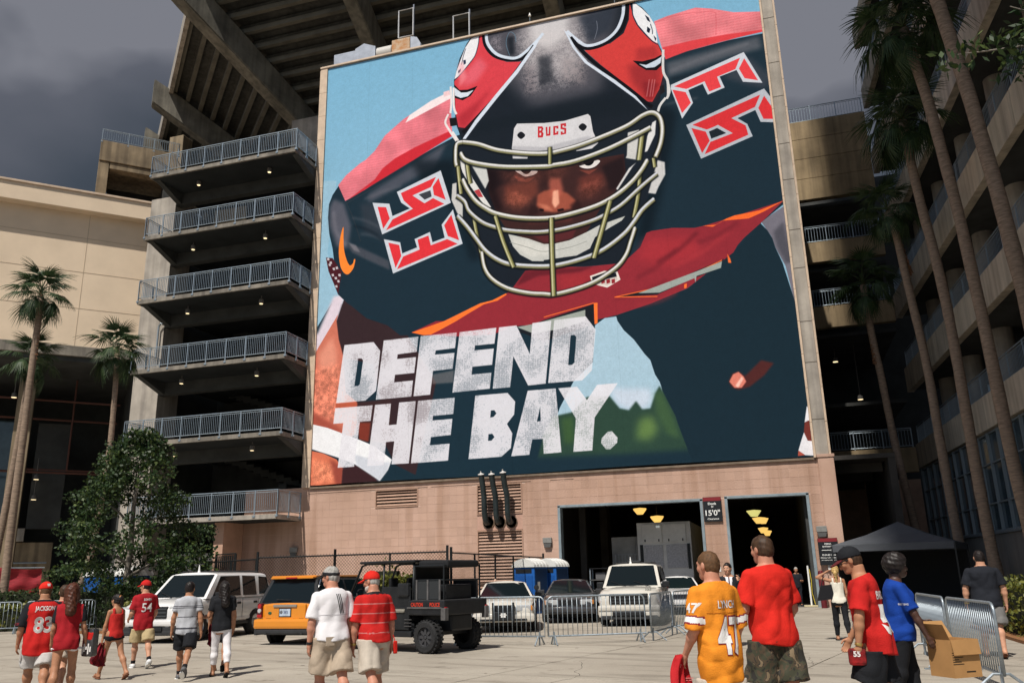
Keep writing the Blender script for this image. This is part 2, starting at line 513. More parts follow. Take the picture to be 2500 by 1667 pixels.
louver(-20.11, -17.77, 5.29, 6.11, 0.137, 'louver')
louver(-14.42, -12.13, 4.69, 6.09, 0.150, 'louver')
louver(-14.42, -12.13, 0.15, 3.80, 0.150, 'louver')
pn = MB(); pn.cbox(-14.47, -12.08, .01, .12, 3.87, 4.62, .008); pn = pn.build('metal_panel', mat('tan metal panel', (.50, .31, .24), .5, var=.12, scale=2), dock)
PIPE = mat('dark green black pipe paint', (0.022, 0.032, 0.034), 0.38, var=.4, scale=3, spec=.5)
for k, (bx, tx, tz) in enumerate(((-13.86, -13.93, 6.55), (-13.26, -13.38, 6.53), (-12.65, -12.78, 6.58))):
    p = MB()
    pts = [(bx, .02, 4.24), (bx, -.25, 4.22), (bx, -.42, 4.28), (bx - .01, -.52, 4.45), (bx - .02, -.56, 4.7), (bx - .03, -.58, 5.5), (tx + .03, -.72, 6.0), (tx, -.86, tz)]
    p.tube(pts, .145, 14)
    po = p.build('exhaust_pipe', PIPE, dock, smooth=True, angle=50)
    c = MB(); dirv = (Vector((tx, -.86, tz)) - Vector((tx + .03, -.72, 6.0))).normalized()
    Mx = frame((tx, -.86, tz), (1, 0, 0), dirv)
    c.lathe([(.165, -.01), (.165, .02), (.06, .06), (.03, .09), (.028, .16), (.0, .17)], 14, Mx)
    c.build('rain_cap', mat('pale grey cap metal', (.52, .50, .48), .5), po, smooth=True, angle=30)
    fl = MB(); fl.lathe([(.30, 0), (.30, .03), (.15, .03)], 18, T(bx, .008, 4.24) @ RX(90));
    fl.lathe([(.31, .03), (.31, .05), (.275, .05), (.275, .03)], 18, T(bx, .008, 4.24) @ RX(90))
    fl.build('pipe_flange', mat('rusty flange', (.20, .13, .08), .8, col2=(.035, .035, .035), scale=7), po)
JAMB = mat('blue grey steel frame', (0.23, 0.28, 0.31), 0.5, var=.2, scale=3)
for x0, x1, zt in ((-10.25, -3.30, 4.90), (-2.26, 1.42, 4.95)):
    f = MB()
    f.cbox(x0 - .02, x0 + .11, -.05, .47, 0, zt, .01); f.cbox(x1 - .11, x1 + .02, -.05, .47, 0, zt, .01)
    f.cbox(x0 - .02, x1 + .02, -.05, .47, zt - .09, zt + .03, .01)
    f.build('door_frame', JAMB, dock)
inn = MB()
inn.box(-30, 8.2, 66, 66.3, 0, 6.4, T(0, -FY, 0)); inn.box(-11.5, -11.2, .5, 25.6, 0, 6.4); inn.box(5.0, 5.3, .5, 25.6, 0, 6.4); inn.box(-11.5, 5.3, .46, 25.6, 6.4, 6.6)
inn.build('interior_walls', mat('dark interior wall', (.06, .055, .05), .9, var=.4, scale=.5), dock)  # very dark, mottled wall tone
fl = MB().box(-11.2, 5.0, .46, 25.6, .012, .035).build('interior_floor', mat('dark dock floor', (.10, .095, .09), .7, var=.4, scale=.6), dock)  # dark, mottled floor tone
for bx_ in ((-9.9, -9.6, 3, 3.3), (-3.0, -2.6, 6, 6.4), (-8.2, -7.9, 16, 16.3)): MB().box(*bx_, .04, 6.4).build('interior_column', mat('dark interior wall', (.06, .055, .05)), dock)
for k in range(5): MB().box(-11.1, 4.9, 2 + k * 4.6, 2.25 + k * 4.6, 5.95, 6.38).build('ceiling_beam', mat('dark interior wall', (.06, .055, .05)), dock)
WL = mat('grey metal lamp housing', (.22, .22, .21), .45, var=.2, scale=8)
for x, z, lab in ((-24.88, 3.14, 'grey wall light on the shaded block wall beside the balcony tower'), (-10.82, 3.16, 'grey wall light left of the wide dock door'), (1.80, 3.22, 'grey wall light above the MEDIA ENTRANCE sign')):
    t = thing('wall_light', lab, 'wall light', (x, FY - (.14 if x > 0 else 0), z), 0, 'wall lights on the dock building')
    MB().cbox(-.22, .22, -.16, -.002, -.02, .24, .02).build('housing', WL, t)
    MB().prism([(-.20, -.03), (.20, -.03), (.15, -.22), (-.15, -.22)], .13, T(0, -.14, 0)).build('lens', mat('lamp glass', (.10, .10, .10), .2), t)
def sign(name, label, cat, x0, x1, z0, z1, y, lines, redtop=.16):
    t = thing(name, label, cat, ((x0 + x1) / 2, y, z0))
    w, h = x1 - x0, z1 - z0
    MB().cbox(-w / 2, w / 2, -.03, 0, 0, h, .006).build('sign_board', mat('black sign face', (.012, .014, .017), .5), t)
    MB().box(-w / 2 + .01, w / 2 - .01, -.034, -.030, h * (1 - redtop), h - .01).build('red_band', mat('maroon sign band', (.21, .02, .025), .5), t)
    for s_, cz, hh, ww, bold in lines:
        text_on(t, s_, T(0, -.034, h * cz), hh, WHITEPAINT, w=ww, bold=bold)
    return t
sign('clearance_sign', 'black Dock D clearance sign reading 15\'0" with a red top band', 'sign', -3.26, -2.43, 3.85, 4.97, FY - .055,
     [('Dock', .73, .11, .38, .03), ('D', .605, .075, .09, .03), ("15'0\"", .36, .26, .66, .015), ('Clearance', .115, .075, .52, .02)])
s2 = sign('media_entrance_sign', 'black MEDIA ENTRANCE sign with white arrow and red top band', 'sign', 1.57, 2.40, 1.79, 2.94, FY - .20,
     [('MEDIA', .785, .062, .28, .03), ('ENTRANCE', .685, .062, .46, .03), ('PLEASE Have', .375, .066, .56, .02), ('Photo I.D. Ready', .265, .070, .70, .02), ('No entrance without I.D.', .185, .036, .66, .015)], .14)
ar = MB(); ar.prism([(-.28, .012), (.10, .012), (.10, .045), (.28, 0), (.10, -.045), (.10, -.012), (-.28, -.012)], .003, T(0, -.037, 1.15 * .55)); ar.build('arrow', WHITEPAINT, s2)
for x, y, z, lab in ((1.98, FY - .146, 1.70, 'white paper notice taped up under the MEDIA ENTRANCE sign'), (-2.79, FY - .004, 1.73, 'white paper notice on the pillar between the dock doors')):
    t = thing('paper_notice', lab, 'notice', (x, y, z), 0, 'paper notices on the dock wall')
    MB().box(-.09, .09, -.004, 0, -.11, .11).build('sheet', mat('paper', (.7, .69, .66), .8), t)
    pr = MB();
    for k in range(4): pr.box(-.06, .06 - .02 * (k % 2), -.006, -.0045, .05 - k * .03, .058 - k * .03)
    pr.build('print', mat('print ink', (.15, .03, .03), .8), t)
# ------------------------------------------------------------------ poster structure
pst = thing('poster_tower', 'tall concrete stair tower block carrying the giant poster above the dock', 'building', (0, FY, 6.65))
PX0, PX1, PZ1 = -24.62, 2.55, 26.0
MB().box(PX0 + .1, PX1 - .1, .30, 8.0, 0, PZ1 - .3).build('wall', CONC_T, pst)
MB().box(1.95, 2.50, -.05, .28, 0, PZ1 + 1.0).build('concrete_column', CONC_L, pst)
jo = MB()
for k in range(11): jo.box(1.955, 2.495, -.058, -.050, 1.6 + k * 2.35 + (.35 if k % 2 else 0), 1.63 + k * 2.35 + (.35 if k % 2 else 0))
jo.build('column_joint', mat('dark joint', (.12, .10, .08), .9), pst)
def trim_strip(x0, x1, nm, y0=-.16, y1=.28):
    L = 1.62
    root = MB().box(x0 + .02, x1 - .02, y0 + .03, y1, -.15, PZ1).build(nm, TRIM, pst)
    for k in range(16):
        MB().cbox(x0, x1, y0, y1 - .05, -.15 + k * L + .008, -.15 + (k + 1) * L - .008, .006).build('trim_piece', TRIM, root)
trim_strip(1.845, 1.945, 'edge_trim'); trim_strip(2.505, 2.60, 'edge_trim'); trim_strip(-24.56, -24.06, 'edge_trim', -.12)
MB().cbox(-24.56, 1.95, -.14, .3, 25.905, 26.02, .01).build('top_coping', TRIM, pst)
poster_group = 'roof fittings along the top edge of the poster'
duct = thing('roof_duct', 'grey roof duct with rusty cowl on the poster top left end', 'duct', (-22.0, 41.3, 32.6))
MB().cbox(-2.0, -.5, -.4, .4, 0, 1.25, .02).build('duct_section', mat('grey duct sheet', (.33, .36, .42), .5, metal=.3, var=.2, scale=2), duct)
MB().prism([(-.5, .0), (-.5, 1.35), (.1, 1.62), (.9, 1.25), (.9, 0)], .8, T(0, -.4, 0)).build('duct_bend', mat('grey duct sheet', (.33, .36, .42)), duct)
MB().lathe([(.5, 0), (.5, 1.0), (.42, 1.05)], 16, T(1.0, 0, .75) @ RY(90)).build('fan_drum', mat('pale drum', (.52, .50, .47), .5), duct, smooth=True, angle=40)
MB().cbox(2.08, 3.3, -.5, .5, 0, 1.3, .03).build('rusty_cowl', mat('rusted white sheet', (.55, .48, .36), .7, col2=(.42, .16, .03), scale=2.6), duct)
MB().prism([(3.32, 0), (3.32, 1.35), (3.75, 1.2), (4.0, .7), (4.0, 0)], .9, T(0, -.45, 0)).build('end_cone', mat('grey duct sheet', (.33, .36, .42)), duct)
for k, (x, z0, z1, w, lab) in enumerate(((-19.35, 34.6, 36.6, 1.0, 'open rectangular pipe frame standing nearest the rusty duct'), (-15.6, 33.4, 35.3, 1.05, 'open rectangular pipe frame further right along the poster top'))):
    t = thing('pipe_frame', lab, 'frame', (x, 41.6, 32.4), 0, 'pipe frames on the poster top')
    f = MB(); zz0, zz1 = z0 - 32.4, z1 - 32.4
    f.tube([(-w / 2, 0, zz0), (-w / 2, 0, zz1), (w / 2, 0, zz1), (w / 2, 0, zz0), (-w / 2, 0, zz0)], .045, 6); f.build('loop', mat('pale pipe', (.55, .56, .58), .5), t)
    MB().tube([(w / 2, .08, -.1), (w / 2, .08, zz1 + .3)], .05, 6).build('upright', mat('grey duct sheet', (.33, .36, .42)), t)
ROD_L = ['white tipped lightning rod nearest the pipe frames on the poster top', 'white tipped lightning rod just left of the antenna on the poster top', 'first lightning rod right of the antenna on the poster top', 'second lightning rod right of the antenna on the poster top', 'third lightning rod right of the antenna, last before the frame edge']
for k, (x, h) in enumerate(((-10.95, .75), (-5.9, .9), (-1.9, .55), (-.95, .6), (-.0, .6))):
    t = thing('lightning_rod', ROD_L[k], 'lightning rod', (x, 40.7, 32.62), 0, 'lightning rods along the poster top')
    MB().tube([(0, 0, 0), (0, 0, h)], .022, 5).build('rod', GALV, t); MB().lathe([(.02, h), (.085, h + .02), (.03, h + .2), (0, h + .26)], 8).build('tip', WHITEPAINT, t)
t = thing('antenna_bracket', 'white antenna mast and yellow arm bracket on the poster top edge', 'antenna', (-4.0, 40.9, 32.6))
MB().tube([(0, 0, 0), (0, 0, 1.8)], .05, 6).build('mast', WHITEPAINT, t); MB().tube([(-1.9, 0, .22), (0, 0, .34)], .045, 6).build('cross_arm', WHITEPAINT, t)
MB().prism([(0, .1), (.7, .3), (.95, .75), (.5, .45)], .2).build('dish', GALV, t); MB().tube([(1.1, 0, 0), (1.1, 0, .95), (2.3, 0, 1.0)], .05, 6).build('yellow_arm', mat('yellow paint', (.55, .35, .05), .5), t)
# ------------------------------------------------------------------ balcony tower left of the poster
tower = thing('balcony_tower', 'concrete stair tower with stacked railed balconies left of the poster', 'building', (0, 0, 0))
TX0, TX1, TY0 = -34.75, -24.55, 37.95
LEV = [5.05, 9.35, 13.55, 17.80, 21.85, 25.95]
MB().box(-36.62, -34.72, 40.4, 42.2, 0, 25.6).build('column', CONC_L, tower)
MB().box(-28.75, -28.17, 38.7, 40.8, 0, 4.74).build('column', mat('pink tan masonry plain', (.50, .31, .225), .92, var=.15, scale=1.5, bump=.4, bscale=20), tower)
SOFF = mat('shade painted soffit', (.022, .026, .028), .95, var=.3, scale=.8)  # near-black tone paints the shade under the balconies
LAMPS_LIT = mat('lit lamp lens', (.8, .7, .5), .4, emit=(1.0, .78, .45), estr=1.5)
HANG = mat('lamp can', (.16, .15, .14), .5)
for li, z in enumerate(LEV):
    x0 = -34.72 if li else -34.0
    MB().cbox(x0, TX1, TY0, 47.0, z - .30, z - .06, .012).build('floor_slab', CONC if li else CONC_L, tower)
    MB().box(x0 + .05, TX1 - .12, TY0 + .12, 46.9, z - .306, z - .302).build('soffit', SOFF, tower)  # dark sheet below the slab, shade put into its colour
    if li:
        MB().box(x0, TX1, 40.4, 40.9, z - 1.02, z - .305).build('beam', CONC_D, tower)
        for hx in (-34.6, -24.95):
            hb = MB(); hb.add([(hx, 38.25, z - .31), (hx, 40.39, z - .31), (hx, 40.39, z - 1.0), (hx + .35, 38.25, z - .31), (hx + .35, 40.39, z - .31), (hx + .35, 40.39, z - 1.0)], [(0, 2, 1), (3, 4, 5), (0, 3, 5, 2), (0, 1, 4, 3), (1, 2, 5, 4)]); hb.build('bracket', CONC_D, tower)
    if li < 5:
        z2 = LEV[li + 1]
        for (sx0_, sx1_, za, zb, yy) in ((-33.6, -27.6, z, z + (z2 - z) * .5, 43.6), (-27.2, -33.2, z + (z2 - z) * .5, z2, 45.2)):
            st = MB(); n = 11
            for k in range(n):
                xa = sx0_ + (sx1_ - sx0_) * k / n; xb = sx0_ + (sx1_ - sx0_) * (k + 1) / n; zt = za + (zb - za) * (k + 1) / n
                st.box(min(xa, xb), max(xa, xb), yy, yy + 1.4, zt - .42, zt)
            st.build('stair_flight', CONC_D, tower)
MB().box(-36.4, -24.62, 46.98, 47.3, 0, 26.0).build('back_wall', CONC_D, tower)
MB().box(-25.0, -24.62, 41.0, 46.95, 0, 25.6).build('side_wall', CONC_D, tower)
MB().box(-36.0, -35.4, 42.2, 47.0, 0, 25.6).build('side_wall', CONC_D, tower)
MB().tube([(-34.62, 40.2, 16.9), (-34.80, 40.2, 17.0), (-34.95, 40.2, 16.8), (-34.95, 40.2, 14.8)], .06, 8).build('downpipe', GALV, tower)
MB().box(-32.3, -30.0, 41.2, 41.3, 23.4, 24.5).build('tan_panel', CONC_T, tower)  # tan concrete panel, lighter than the walls behind it
RAILM = mat('railing steel', (0.30, 0.36, 0.41), 0.4, metal=0.5, var=.2, scale=20)
def railing(label, pts, z, h, post_step, group, bal_step=.118, name='balcony_railing', as_parts=True):
    """post-and-baluster railing along a plan polyline; each baluster a part"""
    t = thing(name, label, 'railing', (pts[0][0], pts[0][1], z), 0, group)
    P = [Vector((p[0] - pts[0][0], p[1] - pts[0][1], 0)) for p in pts]
    top, low = MB(), MB()
    top.tube([p + Vector((0, 0, h)) for p in P], .03, 6); low.tube([p + Vector((0, 0, .10)) for p in P], .022, 5)
    low.tube([p + Vector((0, 0, h - .10)) for p in P], .016, 5)
    top.build('top_rail', RAILM, t); low.build('lower_rails', RAILM, t)
    bme = MB().box(-.009, .009, -.009, .009, .10, h - .10).mesh('baluster', RAILM)
    pm = MB(); pm.cbox(-.028, .028, -.028, .028, -.22, h, .006); pm.cbox(-.075, .075, -.06, .04, -.20, -.10, .01); pme = pm.mesh('post', RAILM)
    joined = MB(); nb_ = 0
    for a, b_ in zip(P[:-1], P[1:]):
        Ls = (b_ - a).length; d = (b_ - a) / Ls; ang = math.atan2(d.y, d.x)
        n = max(1, round(Ls / post_step))
        for k in range(n + 1):
            po = link('post', pme, t, Matrix.Translation(a + d * (Ls * k / n)) @ rot_z(ang))
        m = int(Ls / bal_step)
        for k in range(1, m):
            p = a + d * (Ls * k / m)
            if nb_ < 290 and as_parts:
                link('baluster', bme, t, Matrix.Translation(p)); nb_ += 1
            else:
                joined.box(p.x - .009, p.x + .009, p.y - .009, p.y + .009, .10, h - .10)
    if joined.v: tag(joined.build('balusters', RAILM, t), kind='stuff')
    return t
NAMES = ['first', 'second', 'third', 'fourth', 'fifth', 'topmost']
for li, z in enumerate(LEV):
    x0 = -34.68 if li else -33.9
    railing('grey steel railing round the %s balcony from the ground on the tower' % NAMES[li], [(x0, 40.3), (x0, TY0 + .03), (TX1 + .03, TY0 + .03), (TX1 + .03, 40.2)], z, 1.17, 1.28, 'balcony railings on the stair tower')
    for k, x in enumerate((-32.1, -27.08)):
        if li == 0 : continue
        zz = z - (.80 if li < 5 else .62)
        t = thing('soffit_lamp', 'small lit %s lamp hung under the %s balcony, on the %s' % ('round can', NAMES[li], 'side nearer the column' if k == 0 else 'side nearer the poster'), 'lamp', (x, 39.2, zz), 0, 'lit lamps under the balconies')
        MB().lathe([(.02, .5 if li < 5 else .32), (.03, .32), (.13, .26), (.15, .02)], 12).build('can', HANG, t, smooth=True, angle=40)
        MB().lathe([(.095, .0), (.10, .03)], 12).build('lens', LAMPS_LIT, t)
gt = thing('white_gate_shed', 'low white panelled enclosure at the foot of the balcony tower', 'shed', (-31.5, 42.0, 0))
for k in range(7): MB().cbox(-2.6 + k * .8, -1.84 + k * .8, -.05, .05, .1, 3.1, .01).build('panel', mat('dirty white panel', (.42, .42, .41), .6, var=.25, scale=1.2), gt)
MB().cbox(-2.7, 3.1, -.12, .12, 3.1, 3.3, .01).build('header', mat('dirty white panel', (.42, .42, .41)), gt)
# ------------------------------------------------------------------ stadium upper deck (stepped underside, rakers)
deck = thing('stadium_deck', 'stepped concrete underside of the stadium upper deck above the poster', 'stadium deck', (0, 0, 0))
K = 1.35
def sc(p): return Vector((p[0] * K, p[1] * K, (p[2] - 1.6) * K + 1.6))
F0, F1 = sc((-24.8, 38.1, 29.41)), sc((-27.02, 32.74, 32.65))
fold = (F1 - F0)
def fold_at(z): return F0 + fold * ((z - F0.z) / fold.z)
ZT, ZB = 44.2, 31.5
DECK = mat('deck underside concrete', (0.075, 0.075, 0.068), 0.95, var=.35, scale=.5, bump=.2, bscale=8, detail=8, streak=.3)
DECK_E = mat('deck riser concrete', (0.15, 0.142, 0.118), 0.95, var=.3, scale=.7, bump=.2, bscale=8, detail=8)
NT = 19
DX1 = -5.0          # right-hand end of the deck
eR = Vector((1, 0, 0)); eL = Vector((-.7071, .7071, 0))
def tread_run(e, Ln, nm):
    for k in range(NT):
        za = ZT - (ZT - ZB) * k / NT; zb = ZT - (ZT - ZB) * (k + 1) / NT
        pa, pb = fold_at(za), fold_at(zb)          # pa outer and higher, pb inner and lower
        dz = za - zb
        n_out = (pa - pb); n_out.z = 0
        m = MB()
        o = pa; i = pb
        up = Vector((0, 0, 1))
        a0 = o; a1 = o + e * (Ln if e is eL else (DX1 - o.x))
        w = (i - o); w.z = 0
        zs = za + .10
        A, B, C_, D_ = [Vector((q.x, q.y, zs)) for q in (a0, a1, a1 + w, a0 + w)]
        m.add([A, B, C_, D_, A + up * .25, B + up * .25, C_ + up * .25, D_ + up * .25], [(0, 1, 2, 3), (7, 6, 5, 4), (0, 4, 5, 1), (1, 5, 6, 2), (2, 6, 7, 3), (3, 7, 4, 0)] if e is eR else [(3, 2, 1, 0), (4, 5, 6, 7), (1, 5, 4, 0), (2, 6, 5, 1), (3, 7, 6, 2), (0, 4, 7, 3)])
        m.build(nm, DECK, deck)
        r = MB()
        w2 = w * .30
        A, B, C_, D_ = [Vector((q.x, q.y, za - .28)) for q in (a0, a1, a1 + w2, a0 + w2)]
        h = up * .42
        r.add([A, B, C_, D_, A + h, B + h, C_ + h, D_ + h], [(0, 1, 2, 3), (7, 6, 5, 4), (0, 4, 5, 1), (1, 5, 6, 2), (2, 6, 7, 3), (3, 7, 4, 0)] if e is eR else [(3, 2, 1, 0), (4, 5, 6, 7), (1, 5, 4, 0), (2, 6, 5, 1), (3, 7, 6, 2), (0, 4, 7, 3)])
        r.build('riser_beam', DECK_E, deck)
tread_run(eR, 38.0, 'tread'); tread_run(eL, 34.0, 'tread')
tp = MB()
for e, Ln in ((eR, 38.0), (eL, 34.0)):
    a, b_ = fold_at(ZT) + Vector((0, 0, .7)), fold_at(ZB) + Vector((0, 0, .7))
    q = [a, a + e * Ln, b_ + e * Ln, b_] if e is eL else [a, a + e * (DX1 - a.x), b_ + e * (DX1 - b_.x), b_]
    tp.add(q + [v + Vector((0, 0, .3)) for v in q], [(0, 1, 2, 3), (7, 6, 5, 4), (0, 4, 5, 1), (1, 5, 6, 2), (2, 6, 7, 3), (3, 7, 4, 0)])
tp.build('seating_slab', DECK, deck)
for e, Ln in ((eR, 38.0), (eL, 34.0)):
    a = fold_at(ZT); Ln = Ln if e is eL else DX1 - a.x; nrm = Vector((e.y, -e.x, 0)) if e is eR else Vector((-e.y, e.x, 0))
    if nrm.dot(Vector((-.4, -.9, 0))) < 0: nrm = -nrm
    f = MB(); q = [a, a + e * Ln]
    vs = []
    for p in q:
        for d_, z in ((0, -.55), (.35, -.55), (.35, 1.3), (0, 1.3)): vs.append(Vector((p.x, p.y, a.z + z)) + nrm * d_)
    f.add(vs, [(0, 1, 2, 3), (7, 6, 5, 4), (0, 4, 5, 1), (1, 5, 6, 2), (2, 6, 7, 3), (3, 7, 4, 0)]); f.build('edge_fascia', CONC_L, deck)
RAK = mat('raker beam concrete', (0.20, 0.185, 0.15), 0.92, var=.4, scale=.55, bump=.3, bscale=9, detail=8, streak=.35)
def raker(base, outd, stub, nm='raker_beam', w=1.15, depth=1.75, col=True):
    """sloping beam under the deck; base = point on the outer edge line at height ZT"""
    outd = Vector(outd).normalized(); side = Vector((-outd.y, outd.x, 0))
    run = Vector((fold.x, fold.y, 0)).dot(outd) / fold.z          # horizontal run per metre of rise
    hi = Vector((base.x, base.y, ZT)); lo = hi - outd * run * (ZT - ZB) ; lo.z = ZB
    m = MB(); vs = []
    prof = [(hi + outd * stub, .55), (hi + outd * stub, -1.75), (hi + outd * (stub - 1.0), -2.35), (lo, -depth - .35), (lo, -.25), (hi, -.25)]
    for s_ in (-w / 2, w / 2):
        for p, dz in prof: vs.append(p + side * s_ + Vector((0, 0, dz)))
    n = len(prof)
    m.add(vs, [tuple(range(n)), tuple(range(2 * n - 1, n - 1, -1))] + [(i, i + n, (i + 1) % n + n, (i + 1) % n) for i in range(n)])
    bm = bmesh.new(); o = m.build(nm, RAK, deck)
    bm.from_mesh(o.data); bmesh.ops.recalc_face_normals(bm, faces=bm.faces[:]); bmesh.ops.bevel(bm, geom=bm.edges[:], offset=.07, segments=2, affect='EDGES'); bm.to_mesh(o.data); bm.free()
    if col:
        t = .40; p = lo.lerp(hi, t)
        c = MB(); Mx = frame((p.x, p.y, 0), side, (0, 0, 1)); c.cbox(-.5, .5, -.55, .55, 0, p.z - 1.6, .06, Mx); c.build('column', CONC_L, deck)
hi0 = fold_at(ZT)
raker(Vector((hi0.x, hi0.y, ZT)), (-.383, -.924, 0), 2.0)
for x in (-24.9, -11.2):
    raker(Vector((x, hi0.y, ZT)), (0, -1, 0), 2.0, w=1.0)
for d_ in (15.6, 24.6):
    raker(hi0 + eL * d_, (-.7071, -.7071, 0), 1.6)
b0 = fold_at(ZB)
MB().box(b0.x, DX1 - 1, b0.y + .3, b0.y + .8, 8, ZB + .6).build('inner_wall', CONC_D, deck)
q = [b0 + Vector((0, .3, 0)), b0 + eL * 34 + Vector((.2, .3, 0))]
MB().prism([(0, 8), (34, 8), (34, ZB + .6), (0, ZB + .6)], .5, frame((b0.x, b0.y + .3, 0), (-.7071, .7071, 0), (0, 0, 1))).build('inner_wall', CONC_D, deck)
MB().cbox(-33.2, -22.0, 50.6, 51.4, 33.9, 36.4, .05).build('spandrel_beam', CONC_L, deck)
# ------------------------------------------------------------------ cream building on the left (faces the camera at 45 degrees)
CX = Vector((.7071, .7071, 0)); CZ = Vector((0, 0, 1))
MC = frame((-38.0, 42.0, 0), CX, CZ)        # local x along the face (negative = left), local y into the building, z up
cream = thing('cream_building', 'cream stucco building with a deep parapet band over a dark open ground floor', 'building', (0, 0, 0))
def cbx(nm, m, *a, par=None, c=.02):
    return MB().cbox(*a, c, MC).build(nm, m, par or cream)
cbx('wall', STUCCO, -30, .0, 0, 14, 15.95, 25.4)
cbx('parapet_band', STUCCO, -30, .12, -.75, 14, 24.75, 25.9)
cbx('coping', TRIM, -30, .2, -.85, 14, 25.905, 26.05)
jt = MB()
for x in (-27, -21, -15, -9, -3.6): jt.box(x, x + .03, -.012, 0, 16, 24.7, MC)
for z in (18.4, 20.8, 23.1): jt.box(-30, 0, -.012, 0, z, z + .025, MC)
jt.build('control_joint', mat('stucco joint', (.50, .40, .29), .95), cream)
cbx('edge_beam', CONC, -30, .3, -.15, 1.2, 15.3, 15.94)
cbx('soffit', CONC_D, -30, .3, .05, 14, 15.0, 15.29)
for x in (-26.5, -16.5, -6.3): cbx('column', CONC_T, x, x + .9, 1.6, 2.5, 0, 15.0)
cbx('back_wall', CONC_D, -30, .3, 13.0, 13.3, 0, 15)
cbx('side_wall', CONC_D, .0, .3, 1.2, 13, 0, 15.0)
pp = MB()
for z, y in ((13.4, 4.0), (12.5, 6.0), (9.3, 7.0), (8.9, 5.0)):
    pp.tube([MC @ Vector((-29, y, z)), MC @ Vector((-.5, y, z - .2))], .07, 6)
pp.tube([MC @ Vector((-3.2, 5, 8.9)), MC @ Vector((-3.2, 5, 14.9))], .06, 6); pp.tube([MC @ Vector((-11, 5, 8.9)), MC @ Vector((-11, 5, 12.6))], .06, 6)
pp.build('ceiling_pipe', mat('rusty brown pipe', (.13, .055, .04), .7), cream)
for x, y, z, l in ((-6.6, 3.2, 13.1, 'lit lamp under the cream building, upper'), (-4.9, 6.4, 8.4, 'lit lamp under the cream building, middle one'), (-4.9, 6.4, 7.1, 'lit lamp under the cream building, lowest one')):
    p = MC @ Vector((x, y, z)); t = thing('soffit_lamp', 'small ' + l, 'lamp', p, 0, 'lit lamps under the cream building')
    MB().lathe([(.02, 1.4), (.03, .35), (.14, .28), (.17, .02)], 12).build('can', HANG, t); MB().lathe([(.15, 0), (.155, .03)], 12).build('lens', LAMPS_LIT, t)
MCA = T(0, 0, 1.6) @ Matrix.Scale(1.13, 4) @ T(0, 0, -1.6) @ MC
low = thing('glazed_annex', 'low annex with dark blue windows and a grey ledge behind the left palms', 'building', (0, 0, 0))
def lbx(nm, m, *a, par=None, c=.012): return MB().cbox(*a, c, MCA).build(nm, m, par or low)
lbx('ledge', CONC_L, -14, -4.9, -.95, -.2, 4.15, 4.86)
lbx('wall', CONC_T, -5.25, -3.4, -.5, .3, 0, 4.1); lbx('wall', CONC_D, -4.9, -3.2, -.35, .3, 4.87, 11.0)
lbx('wall', CONC_T, -14, -5.3, -.6, .0, 0, .9)
for z0, z1 in ((4.9, 11.0), (.95, 4.1)):
    for k in range(5):
        x1 = -5.3 - k * 1.75
        w_ = lbx('window', GLASS_B, x1 - 1.69, x1, -.46, -.42, z0, z1)
        MB().box(x1 - 1.75, x1 - 1.69, -.54, -.40, z0, z1, MCA).build('mullion', GALV, w_)
        cu_ = MB()
        for q in range(3): cu_.box(x1 - 1.5 + q * .45, x1 - 1.2 + q * .45, -.36, -.33, z0, z0 + (z1 - z0) * .8, MCA)
        cu_.build('curtain', mat('blue green curtain', (.03, .11, .13), .9, var=.4, scale=2), w_)
MB().tube([MCA @ Vector((-10, -1.9, 2.94)), MCA @ Vector((-3.6, -1.9, 2.94))], .05, 6).build('handrail', GALV, low)
ban = thing('maroon_banner_cloth', 'wrinkled maroon cloth banner hung on a rail behind the left palm', 'banner', MC @ Vector((-6.75, -2.0, 2.65)))
bm_ = MB(); nx, nz_ = 26, 10
vs = []
for j in range(nz_):
    for i in range(nx):
        u, v = i / (nx - 1), j / (nz_ - 1)
        vs.append((CX * (u * 3.0) + Vector((.7071, -.7071, 0)) * (.07 * math.sin(9 * v + 3 * u) + .05 * math.sin(17 * u + 6 * v)) + CZ * (-v * (1.45 - .12 * u) + .06 * math.sin(6 * u))))
bm_.add(vs, [(j * nx + i, (j + 1) * nx + i, (j + 1) * nx + i + 1, j * nx + i + 1) for j in range(nz_ - 1) for i in range(nx - 1)])
CLOTHR = mat('maroon cloth', (.26, .018, .026), .8, var=.35, scale=3, stretch=(1, 1, 6))
o = bm_.build('cloth', CLOTHR, ban, smooth=True)
eb = MB(); eb.prism([(-.12, .05), (.0, .12), (.28, -.10), (.02, -.03)], .006, frame(CX * .65 + Vector((.09, -.09, -.45)), CX, CZ)); eb.build('printed_mark', mat('print black', (.012, .01, .012), .8), ban)
MB().tube([CX * -.1 + CZ * .03, CX * 3.1 + CZ * .03], .03, 6).build('pole', GALV, ban)
MT = frame((-46, 48, 0), CX, CZ)
tan = thing('concrete_ramp_block', 'stained tan concrete ramp end with an open dark bay behind the cream building', 'building', (0, 0, 0))
def tbx(nm, m, *a): return MB().cbox(*a, .03, MT).build(nm, m, tan)
tbx('parapet', CONC_T, -2.2, 3.4, 0, 6, 33.55, 35.28); tbx('frame_post', CONC_T, -2.2, -1.45, .08, 6, 20, 33.5); tbx('lintel', CONC_T, -1.4, 3.4, .1, 1, 33.0, 33.5)
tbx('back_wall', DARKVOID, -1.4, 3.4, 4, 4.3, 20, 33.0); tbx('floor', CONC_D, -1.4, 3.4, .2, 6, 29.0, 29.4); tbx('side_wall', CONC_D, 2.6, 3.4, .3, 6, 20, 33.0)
pk = MB(); pk.tube([MT @ Vector((-.9, 1.2, 29.4)), MT @ Vector((-.75, 1.2, 31.2))], .05, 6); pk.build('leaning_pipe', GALV, tan)
